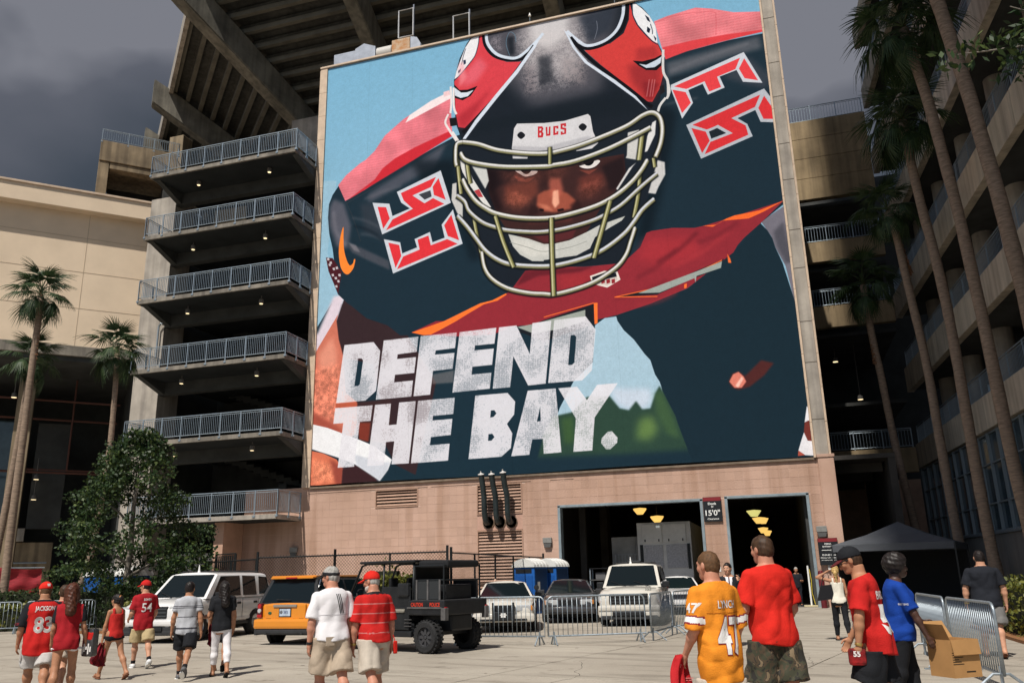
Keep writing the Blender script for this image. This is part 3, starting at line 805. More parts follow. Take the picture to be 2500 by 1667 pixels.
fr = MB(); fr.tube([MT @ Vector(p) for p in ((1.3, 1, 29.4), (1.35, 1, 30.6), (2.4, 1, 30.6))], .12, 6); fr.build('door_frame', CONC_T, tan)
p0 = MT @ Vector((-2.15, .05, 0)); p1 = MT @ Vector((3.5, .05, 0)); p2 = MT @ Vector((3.5, 5, 0))
railing('steel railing on top of the tan ramp block behind the cream parapet', [(p0.x, p0.y), (p1.x, p1.y), (p2.x, p2.y)], 35.3, .95, 1.9, 'ramp railings', .16)
t = thing('concrete_stub', 'small concrete column stub above the tan ramp block', 'column', (-45.6, 53.0, 35.0)); MB().cbox(-.7, .7, -.6, .6, 0, 3.4, .05).build('shaft', CONC_T, t)
# ------------------------------------------------------------------ ramp building on the right
ramp = thing('ramp_building', 'tan concrete ramp building with stacked parapet bands on the right', 'building', (0, 0, 0))
A0 = Vector((7.95, 52.3, 0)); A1 = Vector((9.75, 14.0, 0)); ad = (A1 - A0).normalized(); RL = (A1 - A0).length
MR = frame(A0, ad, CZ)        # local x toward the camera, local y = z cross x (into the building, +X), z up
if (MR.to_3x3() @ Vector((0, 1, 0))).x < 0: MR = MR @ Matrix.Scale(-1, 4, (0, 1, 0))
CONC_R = mat('ramp parapet concrete', (0.56, 0.49, 0.385), 0.92, var=.22, scale=.5, bump=.25, bscale=14, detail=8, streak=.3)
BANDS = [(7.0, 8.35), (11.4, 12.8), (15.9, 17.3), (20.75, 22.15), (25.4, 26.8), (30.0, 31.4), (34.4, 35.8)]
seg = 7.7
for bi, (z0, z1) in enumerate(BANDS):
    for k in range(5):
        b_ = MB(); b_.cbox(k * seg + .02, min((k + 1) * seg - .02, RL), 0, .35, z0, z1, .02, MR)
        o = b_.build('parapet_panel', CONC_R, ramp)
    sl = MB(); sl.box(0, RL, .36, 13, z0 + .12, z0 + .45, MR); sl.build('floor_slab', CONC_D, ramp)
    if bi < 6:
        for k in range(8):
            c = MB(); c.lathe([(.46, z1 - 1.0), (.46, BANDS[bi + 1][0] + .2)], 14, MR @ T(2.6 + k * 5.0, 1.6, 0)); c.build('round_column', CONC_L, ramp, smooth=True, angle=40)
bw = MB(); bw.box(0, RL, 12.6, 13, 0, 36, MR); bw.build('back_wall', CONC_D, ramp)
gl0, gl1 = 2.95, 6.95
MB().cbox(0, RL, .02, .4, 0, gl0 - .1, .01, MR).build('plinth_wall', mat('grey rendered wall', (.20, .195, .18), .9, var=.2, scale=.6, streak=.2), ramp)
MB().cbox(0, RL, -.06, .5, gl0 - .1, gl0, .01, MR).build('window_sill', GALV, ramp)
nW = 26
for k in range(nW):
    x0, x1 = k * RL / nW, (k + 1) * RL / nW
    w_ = MB().box(x0 + .03, x1 - .03, .20, .23, gl0, gl1, MR).build('window', GLASS_B, ramp)
    fr = MB(); fr.box(x0 - .03, x0 + .03, .08, .26, gl0, gl1, MR)
    for zt in (gl0 + .05, gl0 + 1.15, gl0 + 2.75, gl1 - .05): fr.box(x0 + .03, x1 - .03, .12, .26, zt - .03, zt + .03, MR)
    fr.build('window_frame', mat('grey window frame', (.22, .26, .28), .5, metal=.2), w_)
    bl = MB()
    for q in range(6): bl.box(x0 + .1 + q * .24, x0 + .22 + q * .24, .30, .32, gl0 + .1, gl1 - .1, MR)
    bl.build('vertical_blind', mat('grey blind', (.34, .42, .47), .8), w_)
RB_ = [('ramp building railing above the ground floor windows on the right', 8.35), ('ramp building railing on the second parapet band from the ground', 12.8), ('ramp building railing on the third parapet band from the ground', 17.3), ('ramp building railing on the fourth parapet band from the ground', 22.15), ('ramp building railing on the fifth parapet band from the ground', 26.8), ('ramp building railing on the sixth parapet band, high on the right', 31.4)]
for lab, z in RB_:
    a = MR @ Vector((.1, .18, 0)); b_ = MR @ Vector((RL, .18, 0))
    railing(lab, [(b_.x, b_.y), (a.x, a.y)], z, 1.05, 1.9, 'railings on the ramp building', .145)
wing = thing('cross_wing', 'stained concrete wing with dark open storeys between the poster and the ramp building', 'building', (0, 52, 0))
CONC_W = mat('stained wing concrete', (0.36, 0.27, 0.16), 0.92, var=.3, scale=.5, bump=.2, bscale=10, detail=8, streak=.35)
for z0, z1 in ((24.2, 25.62), (25.64, 27.02), (27.04, 28.42), (28.44, 29.7)):
    MB().cbox(1.5, 7.9, 0, .5, z0, z1, .02).build('wall_panel', CONC_W, wing)
for z0, z1 in ((19.95, 21.27), (15.7, 17.06), (6.8, 8.2)):
    MB().cbox(1.5, 7.9, 0, .45, z0, z1, .02).build('parapet', CONC_W, wing)
for z in (24.0, 19.7, 15.4, 11.1, 6.6):
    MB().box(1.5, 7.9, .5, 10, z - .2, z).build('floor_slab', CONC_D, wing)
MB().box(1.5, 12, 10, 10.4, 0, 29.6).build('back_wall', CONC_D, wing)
MB().cbox(1.5, 7.9, .1, .6, 0, 6.4, .02).build('ground_wall', mat('brown block wall', (.42, .27, .19), .9, var=.2, scale=1.5), wing)
MB().box(1.2, 1.5, -11.0, 10, 0, 24.0).build('side_wall', CONC_D, wing)
for lab, z in (('railing along the top of the cross wing beside the poster', 29.72), ('railing on the upper open storey of the cross wing', 21.29), ('railing on the middle open storey of the cross wing', 17.08), ('railing on the lowest open storey of the cross wing', 8.22)):
    railing(lab, [(1.6, 52.2), (7.8, 52.2)], z, 1.1, 1.55, 'railings on the cross wing', .17)
for x, y, z, lab in ((4.45, 54.5, 14.1, 'upper'), (5.6, 54.5, 11.6, 'lower')):
    t = thing('soffit_lamp', 'faint lit lamp in the dark storeys of the cross wing, the %s one' % lab, 'lamp', (x, y, z), 0, 'lit lamps in the cross wing')
    MB().lathe([(.02, 1.2 if lab == 'upper' else 3.5), (.03, .3), (.14, .25), (.17, .02)], 10).build('can', HANG, t); MB().lathe([(.15, 0), (.155, .03)], 10).build('lens', LAMPS_LIT, t)
CH = 210.0  # unseen cloud slab, added and outlined to shade the ramp building, wing and palms
cot = 1 / math.tan(SUN_EL); ox, oy = -math.sin(SUN_AZ) * cot * CH, -math.cos(SUN_AZ) * cot * CH
edge = [(7.6, -30), (7.2, 10), (6.9, 27), (3.5, 33.5), (3.45, 40), (5.75, 57), (8.5, 75), (9.0, 95)]
ring = []
for (xa, ya), (xb, yb) in zip(edge[:-1], edge[1:]):
    for q in range(6):
        ring.append((xa + (xb - xa) * q / 6 + rnd.uniform(-.15, .15), ya + (yb - ya) * q / 6))
ring += [(40, 120), (120, 130), (190, 60), (180, -20), (90, -60), (30, -50)]
cm = MB(); n = len(ring); cx_, cy_ = 80, 30
vs = []
for lvl, (zz, s_) in enumerate(((0, 1.0), (6, 1.0), (22, .96), (40, .82), (52, .55))):
    for (x, y) in ring:
        vs.append((cx_ + (x - cx_) * s_ - ox + (rnd.uniform(0, 4) if lvl > 1 else 0), cy_ + (y - cy_) * s_ - oy, CH + zz + (rnd.uniform(-4, 4) if lvl > 1 else 0)))
fs = [tuple(range(n - 1, -1, -1)), tuple(4 * n + i for i in range(n))]
for l in range(4): fs += [(l * n + i, l * n + (i + 1) % n, (l + 1) * n + (i + 1) % n, (l + 1) * n + i) for i in range(n)]
cm.add(vs, fs); tag(cm.build('shade_cloud', mat('shade slab grey', (.35, .36, .40), 1.0, var=.2, scale=.03), None, smooth=True, angle=50), kind='structure')
POSTER_OPS = [
('p',(26,46,58),[-241,1088,1342,816,2647,633,2555,-179,-163,-210]),
('p',(146,184,206),[-288,1869,88,1804,45,1350,116,1081,-1,898,-154,768]),
('p',(160,190,208),[1612,729,1672,766,1731,771,1763,685,1806,632,1858,552,1891,507,1923,400,1930,348,1947,244,1658,216,1376,237,1411,318,1486,444,1591,536]),
('p',(196,206,222),[1668,402,1730,386,1871,373,1878,321,1845,278,1754,280,1695,316],0,40,.8),
('p',(44,68,58),[1372,274,1469,287,1551,359,1666,355,1714,288,1759,275,1797,318,1825,274,1865,276,1895,351,1917,385,1935,347,1986,231,2020,109,2068,-11,2065,-50,1261,-14,1321,189],0,14),
('p',(98,128,72),[1806,225,1872,240,1897,168,1854,121,1785,130],0,55,.9),
('p',(70,100,62),[1890,351,1926,358,1971,227,1997,116,1935,145,1889,259],0,30,.6),
('p',(62,92,52),[1415,260,1478,266,1478,136,1425,130],0,30,.7),
('p',(26,46,58),[1210,77,1680,62,2074,61,2108,-109,1206,-62],0,35),
('p',(214,202,214),[97,1071,175,1080,123,909,75,805,-24,682,-29,791],0,22),
('p',(196,112,92),[131,962,122,927,168,735,196,497,273,433,266,264,181,213,-26,313,-37,684,11,775]),
('p',(222,150,128),[13,733,100,832,129,739,136,584,30,641],0,40,.8),
('p',(214,128,104),[-9,645,152,665,185,440,145,329,-4,398],0,40,.8,[],4),
('p',(150,70,58),[-11,410,178,298,179,259,-7,335],0,30,.8),
('p',(52,38,42),[164,1044,122,921,140,810,176,698,361,645,410,422,376,312,501,83,619,22,734,507,550,813,310,916],0,4),
('p',(58,40,42),[261,440,470,439,475,194,292,228,278,285],0,10),
('p',(178,88,66),[135,442,267,439,268,416,136,416],0,6),
('p',(120,52,42),[277,325,351,319,341,214,283,234],0,10),
('p',(206,112,84),[-20,193,70,170,153,132,192,79,189,-8,-17,3]),
('p',(226,140,108),[2,146,135,105,151,16,8,12],0,30,.7,[],4),
('p',(140,66,56),[109,140,198,90,195,-9,152,-6],0,25,.9),
('p',(56,34,38),[192,79,272,97,383,25,410,-9,189,-8],0,12),
('p',(228,230,234),[-11,338,89,310,192,269,292,228,379,189,482,111,460,58,413,1,377,25,259,103,153,145,-10,201]),
('p',(190,196,208),[257,153,441,97,471,101,460,58,413,1,377,25,272,97],0,14,.8),
('s',(120,122,130),[-7,198,153,143,259,100,377,25,410,-1],5),
('p',(112,110,122),[2672,1282,2476,1170,2516,1087,2529,1025,2566,924,2609,549,2637,547]),
('p',(78,78,88),[2581,1154,2528,1107,2539,1024,2568,939,2596,935],0,20),
('p',(27,45,57),[103,1768,64,1714,43,1658,40,1572,53,1465,78,1371,126,1079,191,1016,309,941,425,873,519,793,852,763,1340,749,1559,757,1877,769,2299,976,2481,1169,2623,1268,2597,2229,2412,2229,2078,2204,858,1957,575,1852]),
('p',(25,43,54),[2470,1165,2500,1122,2520,1075,2529,1025,2554,941,2598,690,2653,285,2642,-183,2042,-106,2042,15,2015,110,1992,191,1983,231,1954,300,1931,358,1919,405,1899,443,1881,518,1855,552,1806,632,1758,686,1729,738,1721,776,1901,810,2089,868,2329,1027]),
('p',(222,222,228),[2586,228,2568,153,2585,161,2584,66,2560,108,2527,29,2554,8,2607,2,2625,201]),
('p',(112,52,46),[2568,153,2594,163,2593,65,2572,69,2560,108]),
('p',(170,80,66),[2527,29,2554,8,2522,6]),
('p',(92,92,104),[72,1686,142,1648,194,1496,179,1356,105,1380,52,1517,48,1630],0,30,.85),
('p',(84,86,98),[302,1681,576,1813,794,1923,730,1785,473,1686,303,1622],0,35,.8),
('p',(70,74,84),[171,1383,258,1351,443,1243,450,1186,287,1278,206,1327],0,18,.9),
('p',(120,118,126),[177,1395,231,1368,259,1319,219,1338],0,14,.8),
('p',(52,58,68),[250,1631,423,1590,414,1386,282,1444],0,40,.7),
('p',(96,98,106),[2081,2165,2570,2217,2578,2140,2403,2130,2080,2076],0,35,.75),
('p',(70,72,82),[2367,2013,2481,1946,2579,1900,2593,1988,2507,2106],0,40,.6),
('s',(44,52,60),[155,1659,199,1560,235,1464,260,1389],8),
('s',(60,62,66),[162,1645,341,1715,537,1786,819,1918],5,0,.8),
('s',(84,88,98),[199,1547,307,1504,426,1422],26,22,.5),
('s',(90,94,104),[256,1435,348,1408,441,1344],24,22,.5),
('s',(96,98,108),[276,1653,408,1684,512,1699],30,22,.5),
('s',(16,26,36),[214,1493,321,1444,414,1360],30,22,.6),
('s',(120,120,128),[2094,2111,2299,2154,2514,2186],40,22,.35),
('s',(20,28,36),[2101,2059,2238,2067,2272,2097],34,22,.5),
('s',(126,124,134),[75,1606,101,1471,165,1377],40,22,.4),
('s',(110,108,112),[2025,1912,2118,1918,2226,1920],16,22,.5),
('p',(12,22,30),[569,1854,844,1804,892,1439,998,1179,938,1175,843,1484,731,1630,635,1710],0,60,.75),
('p',(12,22,30),[2026,1937,2113,1857,2035,1529,1937,1195,1849,1151],0,60,.75),
('p',(222,122,134),[814,2256,775,2240,559,2151,519,2131,400,2045,335,1955,275,1906,242,1892,149,1828,100,1772,151,1661,287,1717,419,1787,575,1871,832,1962,820,2214],0,0,1.0,[],1),
('p',(196,44,56),[161,1662,340,1741,588,1850,832,1962,807,1994,600,1933,470,1883,391,1832,340,1768],0,8),
('p',(236,222,224),[559,2151,696,2219,814,2256,823,2210,697,2164,533,2105],0,3),
('p',(232,196,200),[775,2261,814,2266,820,2234,781,2229],0,5),
('p',(226,128,136),[2031,2440,2102,2456,2260,2472,2345,2444,2454,2394,2589,2364,2590,2242,2466,2235,2359,2228,2195,2216,2077,2188,2061,2266,2041,2382],0,0,1.0,[],1),
('p',(212,66,72),[2066,2265,2227,2272,2416,2266,2589,2252,2590,2239,2466,2234,2359,2227,2195,2212,2077,2188],0,5),
('s',(206,96,104),[2033,2433,2174,2448,2343,2425,2361,2382,2352,2275],7,0,.8),
('p',(196,202,212),[330,1621,439,1597,460,1516,569,1546,514,1591,485,1664,759,1754,822,1541,397,1411]),
('p',(214,52,60),[364,1589,418,1578,443,1503,403,1446]),
('p',(214,52,60),[421,1434,460,1494,588,1541,530,1602,511,1652,730,1717,699,1659,584,1625,658,1565,712,1588,781,1541]),
('p',(214,52,60),[746,1707,790,1565,718,1606,710,1659]),
('p',(196,202,212),[591,1624,699,1657,718,1590,661,1564]),
('p',(58,62,70),[623,1625,696,1639,704,1599,661,1586]),
('p',(196,202,212),[408,1380,511,1346,525,1276,616,1300,600,1352,694,1382,710,1317,784,1334,765,1415,834,1498,891,1282,470,1162]),
('p',(214,52,60),[437,1354,505,1330,519,1261,485,1194]),
('p',(214,52,60),[494,1185,531,1256,632,1284,619,1346,685,1361,700,1300,799,1323,861,1286]),
('p',(214,52,60),[824,1468,870,1306,803,1341,781,1409]),
('p',(196,202,212),[2093,2026,2484,2140,2560,1938,2464,1965,2438,2041,2349,2021,2369,1951,2280,1927,2259,1997,2182,1976,2200,1895,2137,1813,2091,2004]),
('p',(222,66,72),[2109,2013,2462,2110,2433,2048,2336,2023,2351,1958,2289,1944,2270,2010,2172,1984]),
('p',(222,66,72),[2099,1996,2167,1966,2189,1897,2139,1846]),
('p',(222,66,72),[2483,2102,2539,1958,2474,1984,2451,2047]),
('p',(176,182,192),[2155,1772,2564,1904,2606,1817,2599,1700,2528,1717,2509,1789,2417,1760,2462,1718,2482,1643,2215,1564]),
('p',(206,50,56),[2187,1766,2541,1872,2509,1807,2386,1766,2453,1711,2461,1656,2235,1586,2272,1654,2383,1680,2316,1738,2257,1725]),
('p',(206,50,56),[2180,1749,2251,1714,2267,1658,2223,1595]),
('p',(206,50,56),[2560,1862,2597,1777,2594,1721,2544,1731,2525,1798]),
('p',(176,182,192),[2257,1722,2316,1741,2386,1679,2272,1651]),
('p',(30,38,46),[2267,1711,2310,1724,2353,1686,2276,1668]),
('p',(242,132,52),[144,1497,126,1428,120,1339,138,1241,178,1195,216,1224,229,1276,221,1282,213,1257,192,1251,168,1300,153,1360,148,1425],1),
('p',(70,28,36),[37,1319,81,1309,144,1215,126,1079,94,1152,57,1233]),
('p',(190,182,188),[42,1313,57,1315,62,1299,48,1298]),
('p',(190,182,188),[60,1289,75,1290,79,1274,66,1274]),
('p',(190,182,188),[102,1251,116,1253,121,1237,107,1236]),
('p',(190,182,188),[77,1210,91,1212,96,1196,83,1195]),
('p',(190,182,188),[97,1188,112,1190,117,1174,103,1174]),
('p',(190,182,188),[120,1204,135,1206,139,1190,126,1190]),
('p',(190,182,188),[82,1247,96,1249,101,1233,88,1233]),
('p',(190,182,188),[103,1137,117,1139,122,1124,109,1123]),
('p',(190,182,188),[54,1277,68,1278,73,1263,60,1262]),
('p',(190,182,188),[115,1167,129,1169,134,1153,121,1153]),
('p',(140,44,54),[587,802,733,851,852,838,989,920,1059,928,1141,959,1182,995,1247,1074,1351,1083,1573,1053,1736,1048,1807,1072,1869,1120,1906,1195,1933,1202,2038,1203,2150,1186,2197,1190,2300,1208,2593,1265,2481,1169,2385,1095,2352,1062,2329,1027,2281,995,2089,868,1901,810,1726,770,1613,756,1334,766,1194,771,1056,740,852,751,660,779]),
('p',(168,50,58),[1904,1166,2136,1132,2185,1047,1997,995,1844,1061],0,60,.7),
('p',(160,48,54),[1434,1026,1627,1023,1567,928,1431,951],0,50,.6),
('p',(92,30,40),[1194,993,1247,1074,1518,1055,1628,1051,1545,1028,1320,1035],0,18,.8),
('s',(84,26,36),[1947,1025,2065,1081,2164,1162],34,26,.6),
('s',(96,30,40),[1837,955,1956,1009,2055,1088],34,26,.5),
('s',(176,56,62),[2022,986,2178,1051,2314,1139],34,26,.45),
('s',(100,32,42),[2159,1106,2273,1134,2368,1186],34,26,.5),
('s',(96,30,40),[1569,962,1662,973,1734,1008],34,26,.5),
('s',(104,32,42),[1725,858,1869,877,1991,919],34,26,.5),
('s',(166,52,58),[1828,807,1943,818,2037,853],34,26,.4),
('p',(244,116,50),[781,846,888,885,989,922,1059,931,1138,961,1141,953,1088,925,1012,914,936,879,888,856,852,838,751,796,703,778,660,779,587,802]),
('p',(240,106,48),[2192,1191,2258,1187,2310,1212,2352,1223,2472,1231,2596,1266,2496,1222,2419,1196,2295,1203,2242,1178]),
('p',(28,32,38),[1721,867,1937,887,2281,1000,2247,951,2093,908,1940,854]),
('s',(240,110,52),[1721,867,1937,890,2146,948,2271,994],9,0,1.0,0),
('s',(240,110,52),[1721,867,1939,844],9,0,1.0,0),
('p',(150,160,156),[1842,873,2147,953,2270,988,2262,954,2140,927,2132,892,2129,917,1951,863]),
('p',(240,110,52),[2076,891,2089,895,2087,871,2074,870]),
('p',(240,110,52),[2299,1025,2311,996,2314,974,2299,976]),
('p',(28,32,38),[1171,738,1341,787,1612,844,1607,734,1337,671,1226,728]),
('p',(150,158,152),[1194,765,1278,772,1341,781,1565,817,1562,757,1422,728,1282,721]),
('p',(240,116,52),[1611,849,1631,848,1626,738,1610,734]),
('s',(240,110,52),[1342,803,1611,849],9,0,1.0,0),
('p',(222,214,208),[1598,998,1675,1017,1744,1004,1757,958,1686,923,1633,944,1606,963]),
('p',(26,30,38),[1608,991,1675,1006,1736,997,1740,968,1656,957,1613,968]),
('p',(200,190,184),[1613,962,1739,977,1742,959,1687,933,1636,951]),
('p',(140,40,48),[1656,971,1675,974,1675,951,1657,948]),
('p',(140,40,48),[1683,967,1702,970,1702,948,1684,944]),
('p',(140,40,48),[1710,964,1728,967,1728,944,1711,941]),
('p',(26,33,42),[952,2591,926,2558,879,2463,843,2325,846,2181,852,2045,895,1904,838,1889,844,1804,856,1589,892,1414,975,1218,1009,1123,1079,1043,1182,995,1247,1074,1351,1083,1574,1058,1736,1048,1809,1100,1842,1210,1917,1372,1998,1535,2035,1750,2017,1889,2044,2027,2067,2117,2059,2247,2041,2303,2037,2409,2008,2482,1972,2545,1918,2599,1403,2604]),
('p',(58,36,36),[1042,1710,1371,1671,1545,1665,1816,1665,1820,1555,1771,1467,1678,1376,1594,1247,1469,1207,1356,1211,1241,1264,1149,1326,1097,1419,1052,1557]),
('p',(112,58,48),[1137,1587,1220,1597,1327,1592,1336,1510,1246,1463,1159,1496],0,36,.8),
('p',(104,52,46),[1558,1564,1644,1586,1710,1562,1661,1486,1582,1487],0,36,.8),
('p',(84,44,42),[1262,1381,1361,1378,1531,1351,1507,1319,1272,1343],0,20,.9),
('p',(150,78,62),[1330,1505,1366,1523,1424,1526,1497,1489,1546,1433,1516,1395,1425,1386,1362,1402,1322,1439],0,16),
('p',(176,92,76),[1392,1593,1461,1587,1475,1505,1451,1472,1405,1480],0,26,.8),
('p',(232,168,142),[1418,1514,1447,1516,1450,1436,1426,1410,1410,1443],0,13,.95),
('p',(206,126,100),[1328,1456,1368,1413,1419,1393,1386,1434],0,16,.7),
('p',(90,40,44),[1259,1297,1358,1282,1472,1271,1545,1290,1514,1224,1413,1215,1356,1223],0,14,.8),
('p',(30,22,26),[1042,1710,1216,1676,1198,1645,1161,1614,1058,1575],0,26,.8),
('p',(30,22,26),[1690,1614,1815,1653,1820,1555,1771,1467,1727,1463,1709,1550],0,26,.8),
('p',(220,214,212),[1208,1678,1234,1648,1266,1627,1316,1631,1335,1649,1299,1666],1),
('p',(14,14,18),[1237,1677,1257,1647,1281,1642,1299,1665],1),
('p',(220,214,212),[1570,1642,1592,1621,1628,1613,1662,1622,1685,1649,1630,1662],1),
('p',(14,14,18),[1593,1662,1606,1636,1629,1630,1649,1643,1648,1665],1),
('p',(130,66,56),[1198,1645,1262,1612,1321,1617,1279,1590,1221,1607],0,9,.8),
('p',(130,66,56),[1566,1615,1622,1602,1673,1605,1621,1578],0,9,.8),
('p',(112,62,52),[1102,1687,1371,1658,1516,1657,1485,1595,1338,1577,1161,1607],0,60,.45,[],4),
('p',(34,22,24),[1340,1645,1383,1669,1403,1578,1354,1537],0,34,.5),
('p',(132,72,58),[1136,1543,1231,1546,1299,1473,1216,1437,1146,1479],0,50,.7,[],4),
('p',(116,62,52),[1556,1528,1653,1548,1719,1524,1648,1446,1563,1442],0,50,.6,[],4),
('p',(24,16,20),[1030,1732,1102,1681,1094,1569,1133,1426,1074,1460,1040,1578],0,40,.8),
('p',(40,24,26),[1293,1456,1327,1432,1332,1395,1262,1381],0,20,.7),
('p',(40,24,26),[1506,1415,1552,1444,1578,1386,1532,1363],0,20,.7),
('p',(28,16,20),[1339,1424,1363,1415,1362,1402,1338,1409],0,6),
('p',(28,16,20),[1437,1402,1471,1404,1476,1390,1442,1388],0,6),
('p',(30,24,26),[1214,1689,1282,1685,1341,1661,1334,1650,1282,1672,1216,1674],0,8),
('p',(30,24,26),[1561,1647,1625,1658,1682,1673,1686,1659,1624,1647,1570,1637],0,8),
('p',(196,198,196),[944,1760,1036,1731,1050,1639,1028,1592,980,1689],0,6),
('p',(214,214,212),[869,1799,913,1791,955,1668,1015,1557,1062,1474,1026,1486,943,1619,894,1717]),
('p',(170,44,52),[962,1591,991,1598,1015,1544,988,1549],0,0,.9),
('p',(196,196,194),[1845,1787,1907,1793,1890,1615,1825,1639,1832,1654],0,5),
('p',(214,214,214),[1980,1822,2000,1831,1989,1747,1942,1658,1928,1655,1947,1743],0,2),
('p',(206,206,206),[1881,1604,1860,1584,1771,1461,1763,1469,1838,1576],0,2),
('p',(188,190,186),[1157,1300,1270,1257,1356,1213,1412,1206,1497,1214,1594,1247,1661,1275,1802,1306,1782,1283,1715,1252,1636,1211,1606,1152,1532,1122,1353,1121,1352,1115,1289,1124,1221,1171,1182,1225]),
('p',(206,206,200),[1183,1272,1298,1232,1355,1200,1440,1187,1410,1145,1267,1153,1199,1216],0,22,.8),
('s',(130,134,130),[1165,1251,1268,1206,1354,1170,1496,1174,1591,1195],5),
('p',(92,90,98),[991,2592,1825,2623,1777,2378,1714,2066,1323,2050,1114,2328],0,110,.75),
('p',(150,146,150),[1259,2605,1622,2599,1613,2404,1585,2184,1318,2283,1273,2442],0,80,.85),
('p',(206,204,206),[1309,2607,1556,2608,1525,2451,1421,2408,1330,2470],0,60,.85),
('p',(196,190,192),[1220,2558,1660,2521,1644,2303,1542,2141,1296,2154,1251,2331],0,80,.5,[],2),
('p',(34,38,46),[1358,2368,1437,2364,1443,2189,1364,2166],0,40,.75),
('p',(132,122,126),[1270,2334,1343,2317,1350,2143,1277,2132],0,45,.6,[],2),
('p',(140,130,132),[1509,2334,1642,2264,1624,2124,1490,2178],0,50,.6,[],2),
('p',(22,30,38),[984,2019,1793,2049,1953,1914,1613,1895,1217,1953,946,1934],0,60,.8),
('p',(150,142,150),[1061,2554,1138,2564,1142,2445,1098,2469],0,36,.7,[],2),
('p',(20,26,34),[1175,2541,1219,2538,1222,2413,1185,2414],0,26,.8),
('p',(40,48,60),[1609,2574,1824,2596,1780,2444,1660,2393],0,40,.75),
('s',(90,120,140),[1191,2413,1171,2494,1182,2554,1201,2571,1226,2543,1231,2493],6),
('s',(120,126,140),[1711,2522,1712,2468,1693,2405],5),
('p',(206,64,74),[1009,2595,1030,2593,1044,2502,1085,2431,1172,2375,1268,2356,1143,2213,1023,2098,912,1997,870,2011,852,2112,845,2318,885,2365,976,2455,1000,2534]),
('p',(222,112,128),[924,2370,1002,2449,1052,2376,987,2287,898,2266],0,40,.6),
('s',(16,18,24),[1031,2611,1040,2524,1091,2439,1172,2390,1256,2374,1297,2409],36),
('s',(200,212,226),[1048,2600,1057,2527,1104,2450,1172,2406,1247,2394,1348,2466,1396,2516],34),
('s',(16,18,24),[1341,2447,1258,2337,1143,2200,1023,2084,896,1970],46),
('p',(204,214,228),[1396,2523,1347,2432,1238,2287,1111,2153,984,2012,914,1926,895,1930,972,2035,1099,2176,1226,2310,1322,2431]),
('p',(226,226,230),[1005,2596,955,2586,916,2532,886,2455,859,2384,846,2332,876,2349,898,2372,931,2410,976,2462,998,2534]),
('s',(30,44,70),[1005,2596,998,2534,976,2462,931,2406,876,2349,846,2325],9),
('p',(24,40,66),[902,2448,918,2448,919,2423,905,2416]),
('p',(24,40,66),[869,2382,889,2397,885,2378,872,2366]),
('s',(24,40,66),[919,2524,902,2472,892,2419],7),
('p',(16,18,24),[844,2298,878,2253,929,2245,990,2257,948,2200,897,2181,849,2206]),
('p',(206,216,228),[846,2277,888,2234,923,2228,966,2235,929,2201,884,2199,848,2223]),
('p',(232,150,160),[873,2423,899,2445,924,2329,878,2270],0,26,.6),
('p',(150,34,46),[858,2077,986,2152,1081,2233,921,2005,877,2007],0,40,.6),
('p',(200,62,60),[1904,2589,1893,2484,1859,2405,1781,2357,1634,2346,1722,2232,1852,2081,1956,1954,1988,1945,2032,2017,2064,2118,2058,2234,2040,2297,1983,2366,1934,2441,1913,2533]),
('p',(132,38,44),[1870,2199,2055,2184,2039,2034,1983,1952,1936,1993,1886,2093],0,50,.7),
('p',(150,44,48),[1921,2292,2034,2285,2040,2213,1917,2215],0,30,.6),
('s',(16,18,24),[1891,2599,1877,2501,1837,2417,1753,2364,1658,2353,1595,2388],40),
('s',(202,212,226),[1870,2598,1860,2519,1821,2435,1748,2382,1653,2373,1596,2421,1536,2496],34),
('s',(16,18,24),[1555,2451,1633,2325,1721,2213,1851,2068,1955,1945,1986,1914],40),
('p',(202,212,226),[1519,2511,1539,2482,1588,2363,1648,2269,1797,2119,1903,1997,1963,1897,1891,1990,1785,2105,1630,2266,1564,2381]),
('p',(224,226,230),[1921,2585,1939,2577,1971,2538,2008,2482,2037,2409,2041,2296,2014,2321,1978,2377,1942,2439,1918,2511]),
('s',(26,38,62),[1917,2586,1917,2512,1939,2439,1975,2374,2011,2320,2040,2290],10),
('p',(20,30,48),[1983,2495,2004,2470,2011,2438,1995,2456]),
('p',(20,30,48),[1992,2417,2008,2396,2000,2372,1987,2385]),
('p',(20,30,48),[2022,2353,2036,2330,2030,2312]),
('s',(20,30,48),[2010,2429,2018,2387,2017,2361],7),
('p',(16,18,24),[1899,2220,1950,2204,2017,2208,2057,2222,2056,2158,2023,2132,1968,2145,1931,2179]),
('p',(196,208,222),[1931,2193,1970,2177,2028,2196,2057,2211,2048,2172,2014,2153,1969,2158]),
('p',(120,30,38),[1942,2081,2029,2049,1989,1951,1956,1961],0,20,.6),
('s',(226,150,150),[1981,2085,1971,2036,1960,1982],7,3,.7),
('s',(226,150,150),[1998,2081,1988,2033,1977,1978],7,3,.7),
('s',(226,150,150),[2011,2078,2001,2030,1990,1976],7,3,.7),
('s',(222,216,216),[822,2289,826,2185,820,2112],24),
('s',(222,216,216),[840,2278,842,2148,858,2097],24),
('s',(222,216,216),[807,2108,788,2058,813,2003,857,1924],24),
('s',(222,216,216),[832,1989,876,1908],24),
('p',(24,24,28),[813,2080,858,2077,858,2024,820,2025]),
('s',(206,206,206),[2068,2251,2059,2119,2078,2051,2074,1958],26),
('s',(206,206,206),[2061,1955,2025,1912,2007,1854],26),
('s',(206,206,206),[2080,2032,2082,1988,2065,1947],26),
('p',(30,30,34),[2033,2029,2055,2037,2060,1992,2035,1979]),
('p',(196,196,196),[1992,1596,2028,1578,2026,1507,1986,1443,1968,1405,1931,1417,1958,1495],0,6),
('p',(192,192,190),[831,1657,856,1660,856,1589,893,1520,892,1439,861,1469,825,1557],0,5),
